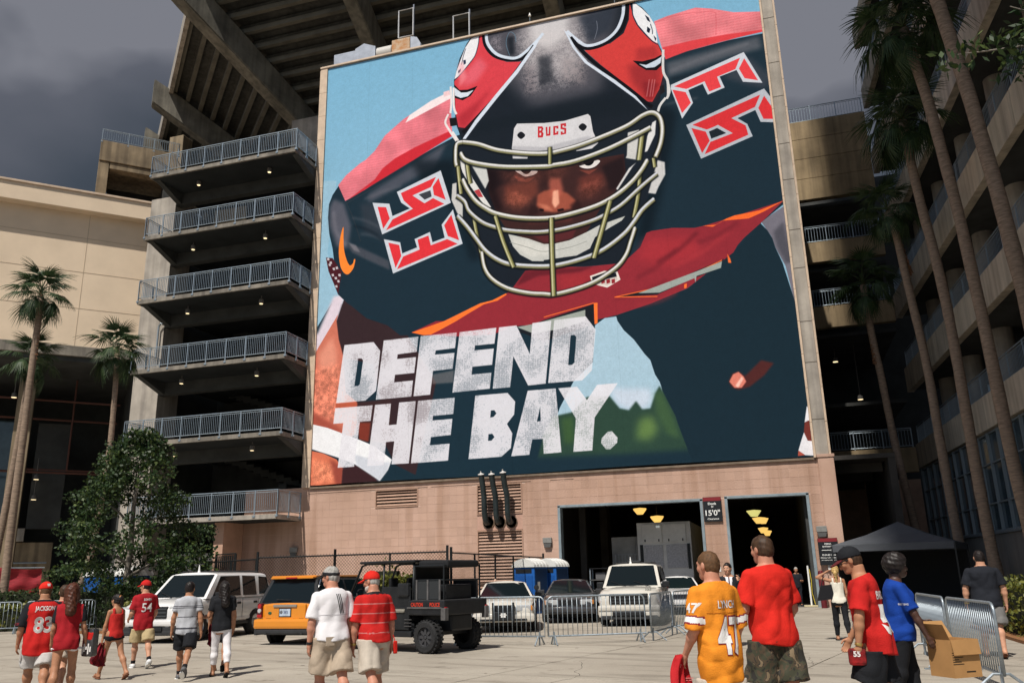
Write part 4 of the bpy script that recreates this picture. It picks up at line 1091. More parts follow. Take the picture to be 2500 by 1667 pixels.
('p',(204,204,208),[1224,1964,1380,1937,1380,1937,1498,1927,1633,1943,1646,1926,1656,1830,1681,1756,1645,1729,1559,1729,1549,1750,1375,1769,1291,1772,1278,1735,1194,1751,1190,1817,1205,1936]),
('p',(172,172,178),[1193,1829,1375,1788,1632,1809,1675,1757,1560,1735,1291,1772,1194,1758],0,12,.8),
('p',(26,28,34),[1223,1891,1246,1909,1270,1882,1245,1863],1),
('p',(26,28,34),[1577,1873,1600,1892,1623,1867,1601,1845],1),
('p',(188,40,48),[1345,1922,1370,1918,1377,1904,1370,1885,1377,1871,1371,1849,1343,1853],0,0,1.0,[[1354,1908,1354,1894,1363,1893,1365,1906],[1354,1880,1353,1864,1362,1863,1363,1879]]),
('p',(188,40,48),[1390,1909,1400,1909,1399,1865,1406,1864,1409,1908,1418,1907,1415,1852,1391,1854]),
('p',(188,40,48),[1434,1906,1462,1904,1463,1887,1452,1887,1451,1895,1444,1895,1443,1862,1451,1862,1451,1870,1462,1870,1460,1850,1432,1851]),
('p',(188,40,48),[1476,1913,1507,1912,1507,1891,1495,1891,1496,1901,1486,1900,1486,1889,1507,1880,1505,1846,1475,1844,1475,1865,1485,1864,1486,1854,1495,1854,1496,1872,1475,1881]),
('s',(12,16,20),[863,1807,872,1702,884,1585],60,6,.8),
('s',(44,46,34),[863,1807,872,1702,884,1585],46),
('s',(134,132,84),[861,1807,870,1702,882,1585],33,2),
('s',(206,204,168),[858,1808,867,1703,879,1586],10,2),
('s',(12,16,20),[919,1803,928,1718,940,1639],60,6,.8),
('s',(44,46,34),[919,1803,928,1718,940,1639],46),
('s',(134,132,84),[918,1803,926,1718,938,1639],33,2),
('s',(206,204,168),[914,1804,923,1718,935,1640],10,2),
('s',(12,16,20),[959,1429,976,1327,999,1215],53,6,.8),
('s',(44,46,34),[959,1429,976,1327,999,1215],39),
('s',(134,132,84),[957,1429,974,1328,997,1215],28,2),
('s',(206,204,168),[954,1429,971,1328,994,1215],8,2),
('s',(12,16,20),[1921,1760,1908,1683,1895,1614],69,6,.8),
('s',(44,46,34),[1921,1760,1908,1683,1895,1614],55),
('s',(134,132,84),[1919,1760,1906,1683,1893,1614],39,2),
('s',(206,204,168),[1917,1761,1903,1684,1891,1615],12,2),
('s',(12,16,20),[1895,1530,1876,1408,1847,1290],58,6,.8),
('s',(44,46,34),[1895,1530,1876,1408,1847,1290],44),
('s',(134,132,84),[1893,1530,1875,1408,1846,1290],31,2),
('s',(206,204,168),[1891,1530,1872,1409,1843,1291],9,2),
('s',(12,16,20),[1971,1612,1975,1557],51,6,.8),
('s',(44,46,34),[1971,1612,1975,1557],37),
('s',(134,132,84),[1970,1612,1974,1558],26,2),
('s',(206,204,168),[1967,1613,1971,1558],8,2),
('s',(12,16,20),[895,1905,989,1875,1105,1816,1255,1769,1374,1744,1427,1743],71,7,.8),
('s',(34,36,32),[895,1909,989,1879,1105,1819,1255,1773,1374,1748,1427,1747],51),
('s',(122,120,84),[895,1908,989,1877,1105,1818,1255,1771,1374,1746,1427,1746],39,2),
('s',(176,176,172),[895,1915,989,1884,1105,1825,1255,1778,1374,1753,1427,1752],28,2),
('s',(226,226,226),[895,1917,989,1887,1105,1827,1255,1780,1374,1755,1427,1755],15,1),
('s',(12,16,20),[1426,1740,1549,1752,1664,1775,1836,1822,1928,1869,1984,1876,2020,1841,2028,1772,2014,1689,1982,1611],73,7,.8),
('s',(34,36,32),[1427,1744,1549,1756,1665,1779,1836,1826,1928,1873,1984,1880,2020,1845,2029,1776,2015,1693,1982,1615],53),
('s',(120,116,84),[1427,1743,1549,1755,1665,1778,1836,1824,1928,1871,1984,1879,2020,1844,2029,1774,2015,1692,1982,1614],41,2),
('s',(176,176,172),[1427,1749,1549,1761,1665,1784,1837,1831,1929,1878,1984,1885,2020,1850,2029,1781,2015,1698,1982,1620],29,2),
('s',(226,226,226),[1427,1752,1549,1764,1665,1787,1837,1833,1929,1880,1984,1888,2020,1853,2029,1783,2015,1701,1983,1622],15,1),
('s',(12,16,20),[895,1905,857,1894,851,1799,857,1759],71,7,.8),
('s',(34,36,32),[895,1909,857,1898,851,1803,857,1762],51),
('s',(122,120,84),[895,1908,857,1897,851,1801,857,1761],39,2),
('s',(176,176,172),[895,1915,857,1903,851,1808,857,1768],28,2),
('s',(226,226,226),[895,1917,857,1906,851,1811,857,1770],15,1),
('s',(12,16,20),[882,1837,913,1787,1012,1742,1163,1700,1371,1666,1429,1664,1545,1667,1717,1702,1859,1749,1967,1790],73,7,.8),
('s',(34,36,32),[882,1841,913,1791,1012,1746,1163,1704,1371,1670,1430,1668,1545,1671,1717,1706,1860,1753,1967,1794],53),
('s',(122,120,84),[882,1840,913,1790,1012,1745,1163,1703,1371,1668,1430,1667,1545,1669,1717,1705,1860,1752,1967,1793],41,2),
('s',(176,176,172),[882,1847,913,1797,1012,1752,1163,1709,1371,1675,1430,1673,1546,1676,1718,1711,1860,1758,1967,1799],29,2),
('s',(226,226,226),[882,1849,913,1799,1012,1755,1163,1712,1372,1677,1430,1676,1546,1679,1718,1714,1860,1761,1968,1802],15,1),
('s',(12,16,20),[894,1668,921,1603,972,1522,1038,1462,1097,1425,1215,1384,1361,1357,1475,1356,1645,1383,1758,1427,1843,1487,1902,1549,1938,1602],73,7,.8),
('s',(34,36,32),[894,1672,921,1607,972,1526,1038,1466,1098,1428,1215,1387,1361,1361,1475,1360,1645,1387,1758,1431,1844,1491,1902,1552,1938,1606],53),
('s',(122,120,84),[894,1671,921,1606,972,1525,1038,1464,1098,1427,1215,1386,1361,1360,1475,1359,1645,1386,1758,1430,1844,1490,1902,1551,1938,1605],41,2),
('s',(176,176,172),[894,1678,921,1613,972,1531,1038,1471,1098,1434,1215,1393,1361,1366,1475,1365,1645,1392,1758,1436,1844,1496,1902,1557,1938,1611],29,2),
('s',(226,226,226),[894,1680,921,1615,972,1534,1038,1474,1098,1436,1215,1395,1361,1369,1475,1368,1645,1394,1758,1438,1844,1498,1902,1560,1939,1613],15,1),
('s',(12,16,20),[859,1576,905,1531,932,1467,1007,1390,1084,1347,1155,1319,1271,1292,1358,1280,1472,1281,1613,1301,1697,1328,1782,1367,1867,1433,1924,1477,1983,1517],66,7,.8),
('s',(34,36,32),[859,1579,905,1534,932,1470,1007,1393,1084,1351,1155,1322,1271,1295,1358,1284,1472,1284,1613,1304,1697,1331,1782,1371,1867,1436,1924,1480,1984,1520],46),
('s',(122,120,84),[859,1578,905,1533,932,1469,1007,1392,1084,1350,1155,1321,1271,1294,1358,1282,1472,1283,1613,1303,1697,1330,1782,1370,1867,1435,1924,1479,1984,1519],35,2),
('s',(176,176,172),[859,1584,905,1539,932,1475,1007,1398,1084,1355,1155,1326,1271,1300,1358,1288,1472,1289,1613,1308,1698,1335,1782,1375,1868,1441,1925,1484,1984,1524],25,2),
('s',(206,210,222),[859,1586,905,1541,932,1477,1007,1400,1084,1358,1155,1329,1271,1302,1358,1290,1472,1291,1613,1311,1698,1337,1782,1377,1868,1443,1925,1486,1984,1527],13,1),
('s',(12,16,20),[861,1449,916,1379,970,1297,1023,1220,1092,1156,1179,1114,1351,1082,1464,1081,1592,1103,1687,1137,1788,1203,1846,1263,1893,1323,1958,1374],71,7,.8),
('s',(34,36,32),[861,1453,916,1383,970,1301,1023,1223,1093,1160,1179,1118,1351,1085,1464,1085,1592,1107,1687,1140,1788,1206,1846,1267,1893,1326,1958,1377],51),
('s',(122,120,84),[861,1452,916,1381,970,1300,1023,1222,1093,1158,1179,1117,1351,1084,1464,1084,1592,1105,1687,1139,1788,1205,1846,1266,1893,1325,1958,1376],39,2),
('s',(176,176,172),[861,1458,916,1388,970,1306,1023,1228,1093,1164,1179,1123,1352,1090,1464,1090,1593,1111,1687,1145,1789,1211,1846,1272,1893,1331,1958,1382],28,2),
('s',(206,212,226),[861,1461,916,1390,970,1308,1023,1231,1093,1167,1179,1125,1352,1092,1464,1092,1593,1114,1688,1147,1789,1213,1846,1274,1893,1334,1958,1384],15,1),
('s',(12,16,20),[1002,1211,1018,1119,1061,1048,1147,984,1261,944,1346,927,1402,919,1513,932,1624,962,1735,1022,1792,1085,1820,1152,1849,1229],66,7,.8),
('s',(34,36,32),[1002,1214,1018,1122,1061,1051,1147,987,1261,947,1346,931,1402,922,1513,935,1624,965,1735,1025,1792,1088,1820,1156,1849,1232],46),
('s',(122,120,84),[1002,1213,1018,1121,1061,1050,1147,986,1261,946,1346,930,1402,921,1513,934,1624,964,1735,1024,1792,1087,1820,1155,1849,1231],35,2),
('s',(176,176,172),[1002,1219,1018,1126,1061,1055,1147,992,1261,951,1346,935,1402,926,1513,939,1624,969,1735,1029,1792,1092,1821,1160,1849,1236],25,2),
('s',(226,226,226),[1002,1221,1018,1129,1061,1058,1147,994,1261,953,1346,937,1402,928,1513,942,1624,971,1735,1031,1793,1094,1821,1162,1850,1238],13,1),
('s',(12,16,20),[1085,1418,1130,1256,1185,1103],60,6,.8),
('s',(44,46,34),[1085,1418,1130,1256,1185,1103],46),
('s',(134,132,84),[1084,1418,1128,1256,1183,1103],33,2),
('s',(206,204,168),[1081,1419,1125,1257,1180,1103],10,2),
('s',(12,16,20),[1729,1406,1683,1269,1625,1095],64,6,.8),
('s',(44,46,34),[1729,1406,1683,1269,1625,1095],50),
('s',(134,132,84),[1727,1406,1681,1269,1623,1095],36,2),
('s',(206,204,168),[1725,1407,1679,1269,1620,1095],11,2),
('s',(12,16,20),[1404,1359,1400,1158,1400,912],64,6,.8),
('s',(44,46,34),[1404,1359,1400,1158,1400,912],50),
('s',(134,132,84),[1402,1359,1399,1158,1399,913],36,2),
('s',(206,204,168),[1399,1360,1396,1159,1396,913],11,2),
('s',(12,16,20),[1410,1782,1407,1677],53,6,.8),
('s',(44,46,34),[1410,1782,1407,1677],39),
('s',(134,132,84),[1409,1782,1405,1677],28,2),
('s',(206,204,168),[1406,1783,1402,1678],8,2),
('p',(78,40,40),[2247,375,2266,412,2297,421,2325,396,2375,439,2406,466,2462,446,2412,390,2342,342,2288,331,2259,347],0,10),
('p',(214,124,108),[2250,375,2270,409,2297,419,2318,394,2328,368,2304,340,2271,343],0,5),
('p',(244,206,192),[2276,353,2309,395,2317,384,2289,342],0,9,.8),
('p',(120,116,118),[713,554,837,565,833,498,710,501],0,14,.6),
('p',(218,218,226),[177,773,358,772,400,717,380,493,317,444,138,444],0,0,.95,[[266,687,288,684,296,672,280,539,270,530,247,530]],3),
('p',(218,218,226),[420,774,629,774,619,689,506,686,503,660,616,660,606,572,492,572,487,530,599,531,590,443,380,443],0,0,.95,[],3),
('p',(218,218,226),[642,775,854,773,843,687,731,685,727,662,840,661,829,574,716,573,700,444,603,443],0,0,.95,[],3),
('p',(218,218,226),[870,773,1079,775,1067,688,957,689,954,662,1063,662,1052,574,941,574,937,532,1047,532,1037,447,827,444],0,0,.95,[],3),
('p',(218,218,226),[1094,775,1191,775,1260,613,1279,778,1382,779,1340,447,1246,445,1170,608,1149,445,1053,445],0,0,.95,[],3),
('p',(218,218,226),[1398,781,1565,782,1614,706,1584,494,1531,446,1353,448],0,0,.95,[[1482,689,1502,689,1511,677,1495,543,1482,532,1462,533]],3),
('p',(218,218,226),[133,416,361,414,351,329,287,328,260,86,161,86,186,329,125,329],0,0,.95,[],3),
('p',(218,218,226),[376,415,471,415,460,297,506,298,519,416,617,416,580,85,480,86,494,208,446,207,435,85,336,85],0,0,.95,[],3),
('p',(218,218,226),[630,416,841,416,832,329,716,327,714,303,827,304,817,219,705,215,700,173,811,174,802,86,592,84],0,0,.95,[],3),
('p',(218,218,226),[956,417,1134,416,1174,367,1167,300,1127,254,1155,203,1145,128,1094,88,915,86],0,0,.95,[[1041,331,1060,331,1071,313,1055,296,1037,294],[1026,208,1047,209,1058,191,1042,174,1023,174]],3),
('p',(218,218,226),[1243,418,1392,417,1409,90,1317,88,1315,164,1260,165,1242,88,1146,87],0,0,.95,[[1307,328,1307,255,1287,254]],3),
('p',(218,218,226),[1405,417,1504,416,1551,343,1607,417,1712,416,1586,252,1566,89,1470,88,1490,254],0,0,.95,[],3),
('p',(218,218,226),[1648,176,1669,177,1695,144,1692,119,1656,89,1635,90,1612,122,1615,145],0,0,.95,[],3),
]
# ------------------------------------------------------------------ the giant printed poster (flat print)
def paint_poster(N=1400, SIZE=2589.0):
    img = np.zeros((N, N, 3), np.float32)
    k = N / SIZE
    yy = np.linspace(0, 1, N, dtype=np.float32)[:, None, None]
    img[:] = np.array((150, 186, 206), np.float32) * (1 - yy) + np.array((118, 170, 200), np.float32) * yy
    rng = np.random.default_rng(3)
    white = rng.standard_normal((N, N)).astype(np.float32)
    def box(a, r):
        r = int(r)
        if r < 1: return a
        for ax in (0, 1):
            p = np.concatenate([np.repeat(np.take(a, [0], ax), r + 1, ax), a, np.repeat(np.take(a, [-1], ax), r, ax)], ax)
            c = np.cumsum(p, ax, dtype=np.float64)
            n = a.shape[ax]
            hi = np.take(c, range(2 * r + 1, 2 * r + 1 + n), ax); lo = np.take(c, range(0, n), ax)
            a = ((hi - lo) / (2 * r + 1)).astype(np.float32)
        return a
    speck = box(white, 1); speck /= speck.std()
    blotch = box(box(white, 22), 22); blotch /= blotch.std()
    mid = box(box(white, 5), 5); mid /= mid.std()
    X, Yg = np.meshgrid(np.arange(N), np.arange(N))
    def smooth(p, closed):
        n = len(p); out = []
        for i in range(n if closed else n - 1):
            g = (lambda j: p[j % n]) if closed else (lambda j: p[min(max(j, 0), n - 1)])
            a, b, c, d = g(i - 1), g(i), g(i + 1), g(i + 2)
            for t in np.linspace(0, 1, 6, endpoint=False):
                out.append(.5 * (2 * b + (c - a) * t + (2 * a - 5 * b + 4 * c - d) * t * t + (3 * b - a - 3 * c + d) * t ** 3))
        if not closed: out.append(p[-1])
        return np.array(out)
    SS = 3
    def cover(polys):
        acc = np.zeros((N, N + 3), np.float32)
        for pi, p in enumerate(polys):
            q = np.roll(p, -1, 0)
            ar = (p[:, 0] * q[:, 1] - q[:, 0] * p[:, 1]).sum()
            if (ar < 0) != (pi > 0): p = p[::-1]; q = np.roll(p, -1, 0)
            for (x0, y0), (x1, y1) in zip(p, q):
                if y0 == y1: continue
                s = 1.0
                if y0 > y1: x0, y0, x1, y1, s = x1, y1, x0, y0, -1.0
                r0, r1 = max(0, math.ceil(y0 * SS - .5)), min(N * SS - 1, math.ceil(y1 * SS - .5) - 1)
                if r1 < r0: continue
                r = np.arange(r0, r1 + 1)
                x = np.clip(x0 + ((r + .5) / SS - y0) * (x1 - x0) / (y1 - y0), 0, N)
                i = x.astype(int); f = (x - i).astype(np.float32)
                np.add.at(acc, (r // SS, i), s * (1 - f) / SS); np.add.at(acc, (r // SS, i + 1), s * f / SS)
        return np.clip(np.abs(np.cumsum(acc, 1)[:, :N]), 0, 1)
    halft = ((np.sin(X * .62 + Yg * .62) * np.sin(X * .62 - Yg * .62)) > .55).astype(np.float32)
    for op in POSTER_OPS:
        pts = np.array(op[2], np.float32).reshape(-1, 2) * k
        if op[0] == 'p':
            sm, blur, al, holes, tex = [*op[3:], *(0, 0, 1, (), 0)[len(op) - 3:]]; col = op[1]
            polys = [smooth(pts, True) if sm else pts] + [np.array(h, np.float32).reshape(-1, 2) * k for h in holes]
            a = cover(polys)
        else:
            w, blur, al, sm = [*op[3:], *(0, 0, 1, 1)[len(op) - 3:]]; col = op[1]
            pl = smooth(pts, False) if sm else pts
            hw = w * .54 * k / 2
            a = np.zeros((N, N), np.float32)
            d = np.gradient(pl, axis=0); d /= (np.linalg.norm(d, axis=1, keepdims=True) + 1e-6)
            nrm = np.stack([-d[:, 1], d[:, 0]], 1) * hw
            a = cover([np.concatenate([pl + nrm, (pl - nrm)[::-1]])])
            tex = 0
        if blur:
            r = max(1, blur * .54 * k)
            if r < 1.5: a = box(a, 1)
            else: a = box(box(a, r * .7), r * .7)
        c = np.array(col, np.float32)
        a = a * al
        if tex == 1:      # mesh fabric
            dots = (((X * 3 + Yg) // 3 % 4 == 0) & (Yg // 3 % 3 == 0)).astype(np.float32)
            cc = c[None, None] * (1 + .06 * blotch[..., None]) - dots[..., None] * np.array((16, 40, 40), np.float32)
        elif tex == 2:    # lacquer speckle
            a = a * np.clip(.62 + .30 * speck + .12 * mid, 0, 1)
            cc = c[None, None]
        elif tex == 3:    # worn print
            wear = np.clip((blotch + .5 * mid - .1), 0, 1.6)
            a = a * (1 - .38 * halft * np.clip(wear, 0, 1)) * (1 - .22 * np.clip(speck * .6 + blotch * .5, 0, 1.2))
            cc = c[None, None]
        elif tex == 4:    # skin grain
            cc = c[None, None] * (1 + .07 * mid + .06 * speck)[..., None]
        else:
            cc = c[None, None]
        img += (cc - img) * a[..., None]
    img *= (1 + .004 * mid + .014 * speck)[..., None]
    for sx in range(1, 9):
        x = int(N * sx / 9); img[:, x:x + 1] *= .93
    img = np.clip(img, 0, 255) / 255
    out = np.ones((N, N, 4), np.float32); out[..., :3] = img
    im = bpy.data.images.new('poster print', N, N)
    im.pixels.foreach_set(out.ravel())
    im.pack()
    return im
pm = bpy.data.materials.new('printed vinyl mesh'); pm.use_nodes = True
nt = pm.node_tree; b = nt.nodes['Principled BSDF']; b.inputs['Roughness'].default_value = .9; b.inputs['Specular IOR Level'].default_value = .05
ti = nt.nodes.new('ShaderNodeTexImage'); ti.image = paint_poster(); ti.extension = 'EXTEND'
mx = nt.nodes.new('ShaderNodeMix'); mx.data_type = 'RGBA'; mx.blend_type = 'MULTIPLY'; mx.inputs[0].default_value = 1
mx.inputs[7].default_value = (1.06, 1.05, 1.05, 1)
nt.links.new(ti.outputs[0], mx.inputs[6]); nt.links.new(mx.outputs[2], b.inputs['Base Color'])
poster = thing('giant_poster', 'giant printed poster of a helmeted football player with DEFEND THE BAY lettering', 'poster', (-24.05, FY, 6.62))
nx, nz_ = 40, 40
vs, uv = [], []
for j in range(nz_ + 1):
    for i in range(nx + 1):
        u, v = i / nx, j / nz_
        bulge = .012 * math.sin(u * 9) * math.sin(v * 7) - (.05 * math.exp(-v * 60) * math.sin(u * 23))
        vs.append((u * 25.89, -.03 + bulge * .4, v * 25.89 + (.035 * math.sin(u * 11) - .02 if j == 0 else 0))); uv.append((u, v))
me = bpy.data.meshes.new('printed_sheet')
me.from_pydata(vs, [], [(j * (nx + 1) + i, j * (nx + 1) + i + 1, (j + 1) * (nx + 1) + i + 1, (j + 1) * (nx + 1) + i) for j in range(nz_) for i in range(nx)])
lay = me.uv_layers.new(name='UVMap')
for lp in me.loops: lay.data[lp.index].uv = uv[lp.vertex_index]
me.polygons.foreach_set('use_smooth', [True] * len(me.polygons)); me.materials.append(pm)
link('printed_sheet', me, poster)
MB().cbox(0, 25.89, .0, .28, .02, 25.87, .01).build('backing_frame', GALV, poster)
lip = MB(); lip.cbox(-.05, 25.95, -.10, .2, -.20, -.10, .01); lip.build('bottom_rail', mat('plain brown rail', (.20, .15, .11), .7, var=.3, scale=3), poster)  # mottled brown rail along the poster foot
# ------------------------------------------------------------------ plants
def leaf_mat(name, c1, c2, c3, trans=0.25):
    m = bpy.data.materials.new(name); m.use_nodes = True
    nt = m.node_tree; b = nt.nodes['Principled BSDF']; b.inputs['Roughness'].default_value = .5; b.inputs['Specular IOR Level'].default_value = .35
    a = nt.nodes.new('ShaderNodeAttribute'); a.attribute_name = 'tone'
    r = nt.nodes.new('ShaderNodeValToRGB'); r.color_ramp.elements[0].color = (*c1, 1); r.color_ramp.elements[1].color = (*c3, 1)
    e = r.color_ramp.elements.new(.5); e.color = (*c2, 1)
    nt.links.new(a.outputs['Fac'], r.inputs[0]); nt.links.new(r.outputs[0], b.inputs['Base Color'])
    tr = nt.nodes.new('ShaderNodeBsdfTranslucent'); nt.links.new(r.outputs[0], tr.inputs[0])
    mx = nt.nodes.new('ShaderNodeMixShader'); mx.inputs[0].default_value = trans
    out = nt.nodes['Material Output']
    nt.links.new(b.outputs[0], mx.inputs[1]); nt.links.new(tr.outputs[0], mx.inputs[2]); nt.links.new(mx.outputs[0], out.inputs[0])
    return m
OAKLEAF = leaf_mat('oak leaves', (.010, .024, .010), (.028, .058, .016), (.11, .145, .035))
HEDGELEAF = leaf_mat('hedge leaves', (.016, .032, .012), (.032, .060, .018), (.075, .10, .026))
YELLEAF = leaf_mat('yellow green hedge leaves', (.05, .07, .018), (.13, .14, .028), (.26, .24, .04))
PALMLEAF = leaf_mat('palm leaves', (.018, .036, .016), (.035, .068, .024), (.085, .115, .04), .2)
BARK = mat('grey bark', (.20, .175, .145), .95, var=.45, scale=5, bump=.6, bscale=18, stretch=(1, 1, .35))
PBARK = mat('ringed palm bark', (.26, .19, .14), .95, var=.4, scale=7, bump=.7, bscale=16, stretch=(.6, .6, 3.0), detail=6)
BOOT = mat('dry leaf base', (.24, .12, .06), .9, var=.5, scale=9)
def leaves_mesh(name, P, size, rng, m, N0=None, up=.3, elong=1.6):
    """one small folded leaf (2 tris) at every point"""
    n = len(P)
    d = rng.normal(size=(n, 3)); d[:, 2] -= .15; d /= np.linalg.norm(d, axis=1, keepdims=True)
    nn = rng.normal(size=(n, 3)) * .8
    if N0 is not None: nn += N0
    nn[:, 2] += up
    s = np.cross(d, nn); s /= np.linalg.norm(s, axis=1, keepdims=True) + 1e-6
    L = (size * rng.uniform(.6, 1.35, n))[:, None]
    w = L / elong / 2
    a = P; b_ = P + d * L * .5 + s * w; c = P + d * L; e = P + d * L * .5 - s * w
    V = np.stack([a, b_, c, e], 1).reshape(-1, 3)
    me = bpy.data.meshes.new(name)
    me.vertices.add(4 * n); me.vertices.foreach_set('co', V.ravel().astype(np.float32))
    me.loops.add(4 * n); me.loops.foreach_set('vertex_index', np.arange(4 * n, dtype=np.int32))
    me.polygons.add(n); me.polygons.foreach_set('loop_start', np.arange(0, 4 * n, 4, dtype=np.int32)); me.polygons.foreach_set('loop_total', np.full(n, 4, np.int32))
    at = me.attributes.new('tone', 'FLOAT', 'FACE'); at.data.foreach_set('value', np.clip(rng.beta(2.2, 2.6, n), 0, 1).astype(np.float32))
    me.materials.append(m); me.update(calc_edges=True); me.validate()
    return me
def clump_points(rng, centres, radii, per, shell=.55):
    pts, nr = [], []
    for c, r, n in zip(centres, radii, per):
        v = rng.normal(size=(n, 3)); v /= np.linalg.norm(v, axis=1, keepdims=True)
        rr = shell + (1 - shell) * rng.random(n)[:, None] ** .7
        pts.append(np.array(c) + v * rr * np.array(r)); nr.append(v)
    return np.concatenate(pts), np.concatenate(nr)
# ---- the oak in the left planting bed
rng = np.random.default_rng(11)
oak = thing('oak_tree', 'dense round headed dark green tree in front of the balcony tower', 'tree', (-24.1, 27.3, 0))
tr = MB(); tr.tube([(0, 0, 0), (.05, 0, .9), (-.05, .05, 1.8), (.05, 0, 3.0), (0, 0, 4.6), (.1, 0, 6.2)], [.16, .13, .12, .11, .08, .03], 9)
for a, z, l in ((.3, 1.9, 1.9), (2.2, 2.2, 1.6), (3.6, 2.4, 1.8), (5.2, 2.9, 1.5), (1.2, 3.4, 1.2), (4.3, 3.8, 1.1)):
    tr.tube([(0, 0, z), (l * .5 * math.cos(a), l * .5 * math.sin(a), z + .55), (l * math.cos(a), l * math.sin(a), z + .9)], [.06, .04, .015], 6)
tr.build('trunk', BARK, oak, smooth=True)
cen, rad, per = [], [], []
def prof(z):   # crown half width at height
    return np.interp(z, [1.2, 1.9, 2.6, 3.4, 4.4, 5.4, 6.4, 7.2, 7.7], [1.2, 2.5, 2.75, 2.45, 2.0, 1.55, 1.1, .7, .25])
for q in range(185):
    z = rng.uniform(1.4, 7.5); a = rng.uniform(0, 2 * math.pi); f = rng.uniform(.45, 1.0) ** .6
    w = prof(z) * (1 + .22 * math.sin(3 * a + 1.7 * z) + .14 * math.sin(5 * a - 2.6 * z)); x, y = w * f * math.cos(a), w * f * math.sin(a)
    if z < 3.4 and x > 0: x *= 1.12
    if rng.random() < .12: x *= 1.18; y *= 1.18
    r = rng.uniform(.26, .58)
    cen.append((x, y, z)); rad.append((r * 1.15, r * 1.15, r * .7)); per.append(int(105 * (r / .45) ** 1.7))
for q in range(9):     # the low limb reaching right
    cen.append((2.3 + q * .13 + rng.uniform(-.3, .3), rng.uniform(-.6, .6), 2.35 + rng.uniform(-.5, .6))); rad.append((.42, .42, .28)); per.append(75)
P_, N_ = clump_points(rng, cen, rad, per)
link('crown', leaves_mesh('crown', P_, .145, rng, OAKLEAF, N_), oak)
# ---- palms
def frond_mesh(seed, L=1.15, nleaf=34, droop=.5):
    """costapalmate fan leaf on a curved stalk, growing along +X and arching down"""
    r = np.random.default_rng(seed)
    mb = MB(); tone = []
    stalk = [Vector((t * L, 0, .28 * t * L - droop * .55 * (t * L) ** 2)) for t in np.linspace(0, 1, 6)]
    mb.tube(stalk, [.035, .03, .026, .022, .018, .014], 4); tone += [.75] * (len(mb.f))
    tip = stalk[-1]; dirv = (stalk[-1] - stalk[-2]).normalized()
    for k in range(nleaf):
        a = (k / (nleaf - 1) - .5) * R(265)
        l = (.95 - .25 * abs(a) / R(132)) * L * .95 * r.uniform(.85, 1.1)
        d = Vector((math.cos(a) * dirv.x, math.sin(a), math.cos(a) * dirv.z)).normalized()
        b0 = tip - dirv * (.14 if abs(a) > R(70) else .0)
        up = Vector((0, 0, 1))
        pts = []
        for t in (0, .45, .78, 1.0):
            p = b0 + d * l * t; p.z -= droop * l * (t ** 2.2) * r.uniform(.75, 1.2) - .07 * math.sin(t * 3.1) * l
            pts.append(p)
        s = d.cross(up); s = s.normalized() if s.length > .05 else Vector((0, 1, 0))
        w = (.010, .034, .022, .002)
        base = len(mb.v)
        fold = .012
        for p, ww in zip(pts, w):
            mb.v += [tuple(p - s * ww), tuple(p + Vector((0, 0, fold))), tuple(p + s * ww)]
        for i in range(3):
            o = base + i * 3
            mb.f += [(o, o + 1, o + 4, o + 3), (o + 1, o + 2, o + 5, o + 4)]; mb.mi += [0, 0]
            t_ = float(np.clip(r.normal(.42, .17), 0, 1)); tone += [t_, t_]
    me = mb.mesh('frond', PALMLEAF)
    at = me.attributes.new('tone', 'FLOAT', 'FACE'); at.data.foreach_set('value', np.array(tone, np.float32))
    return me
FRONDS = [frond_mesh(1, 1.15, 34, .42), frond_mesh(2, 1.25, 32, .6), frond_mesh(3, 1.05, 34, .85), frond_mesh(4, 1.2, 30, .5)]
BOOT_ME = MB().prism([(-.07, 0), (.07, 0), (.05, .22), (.0, .34), (-.05, .22)], .025, RX(-28)).mesh('leaf_base', BOOT)
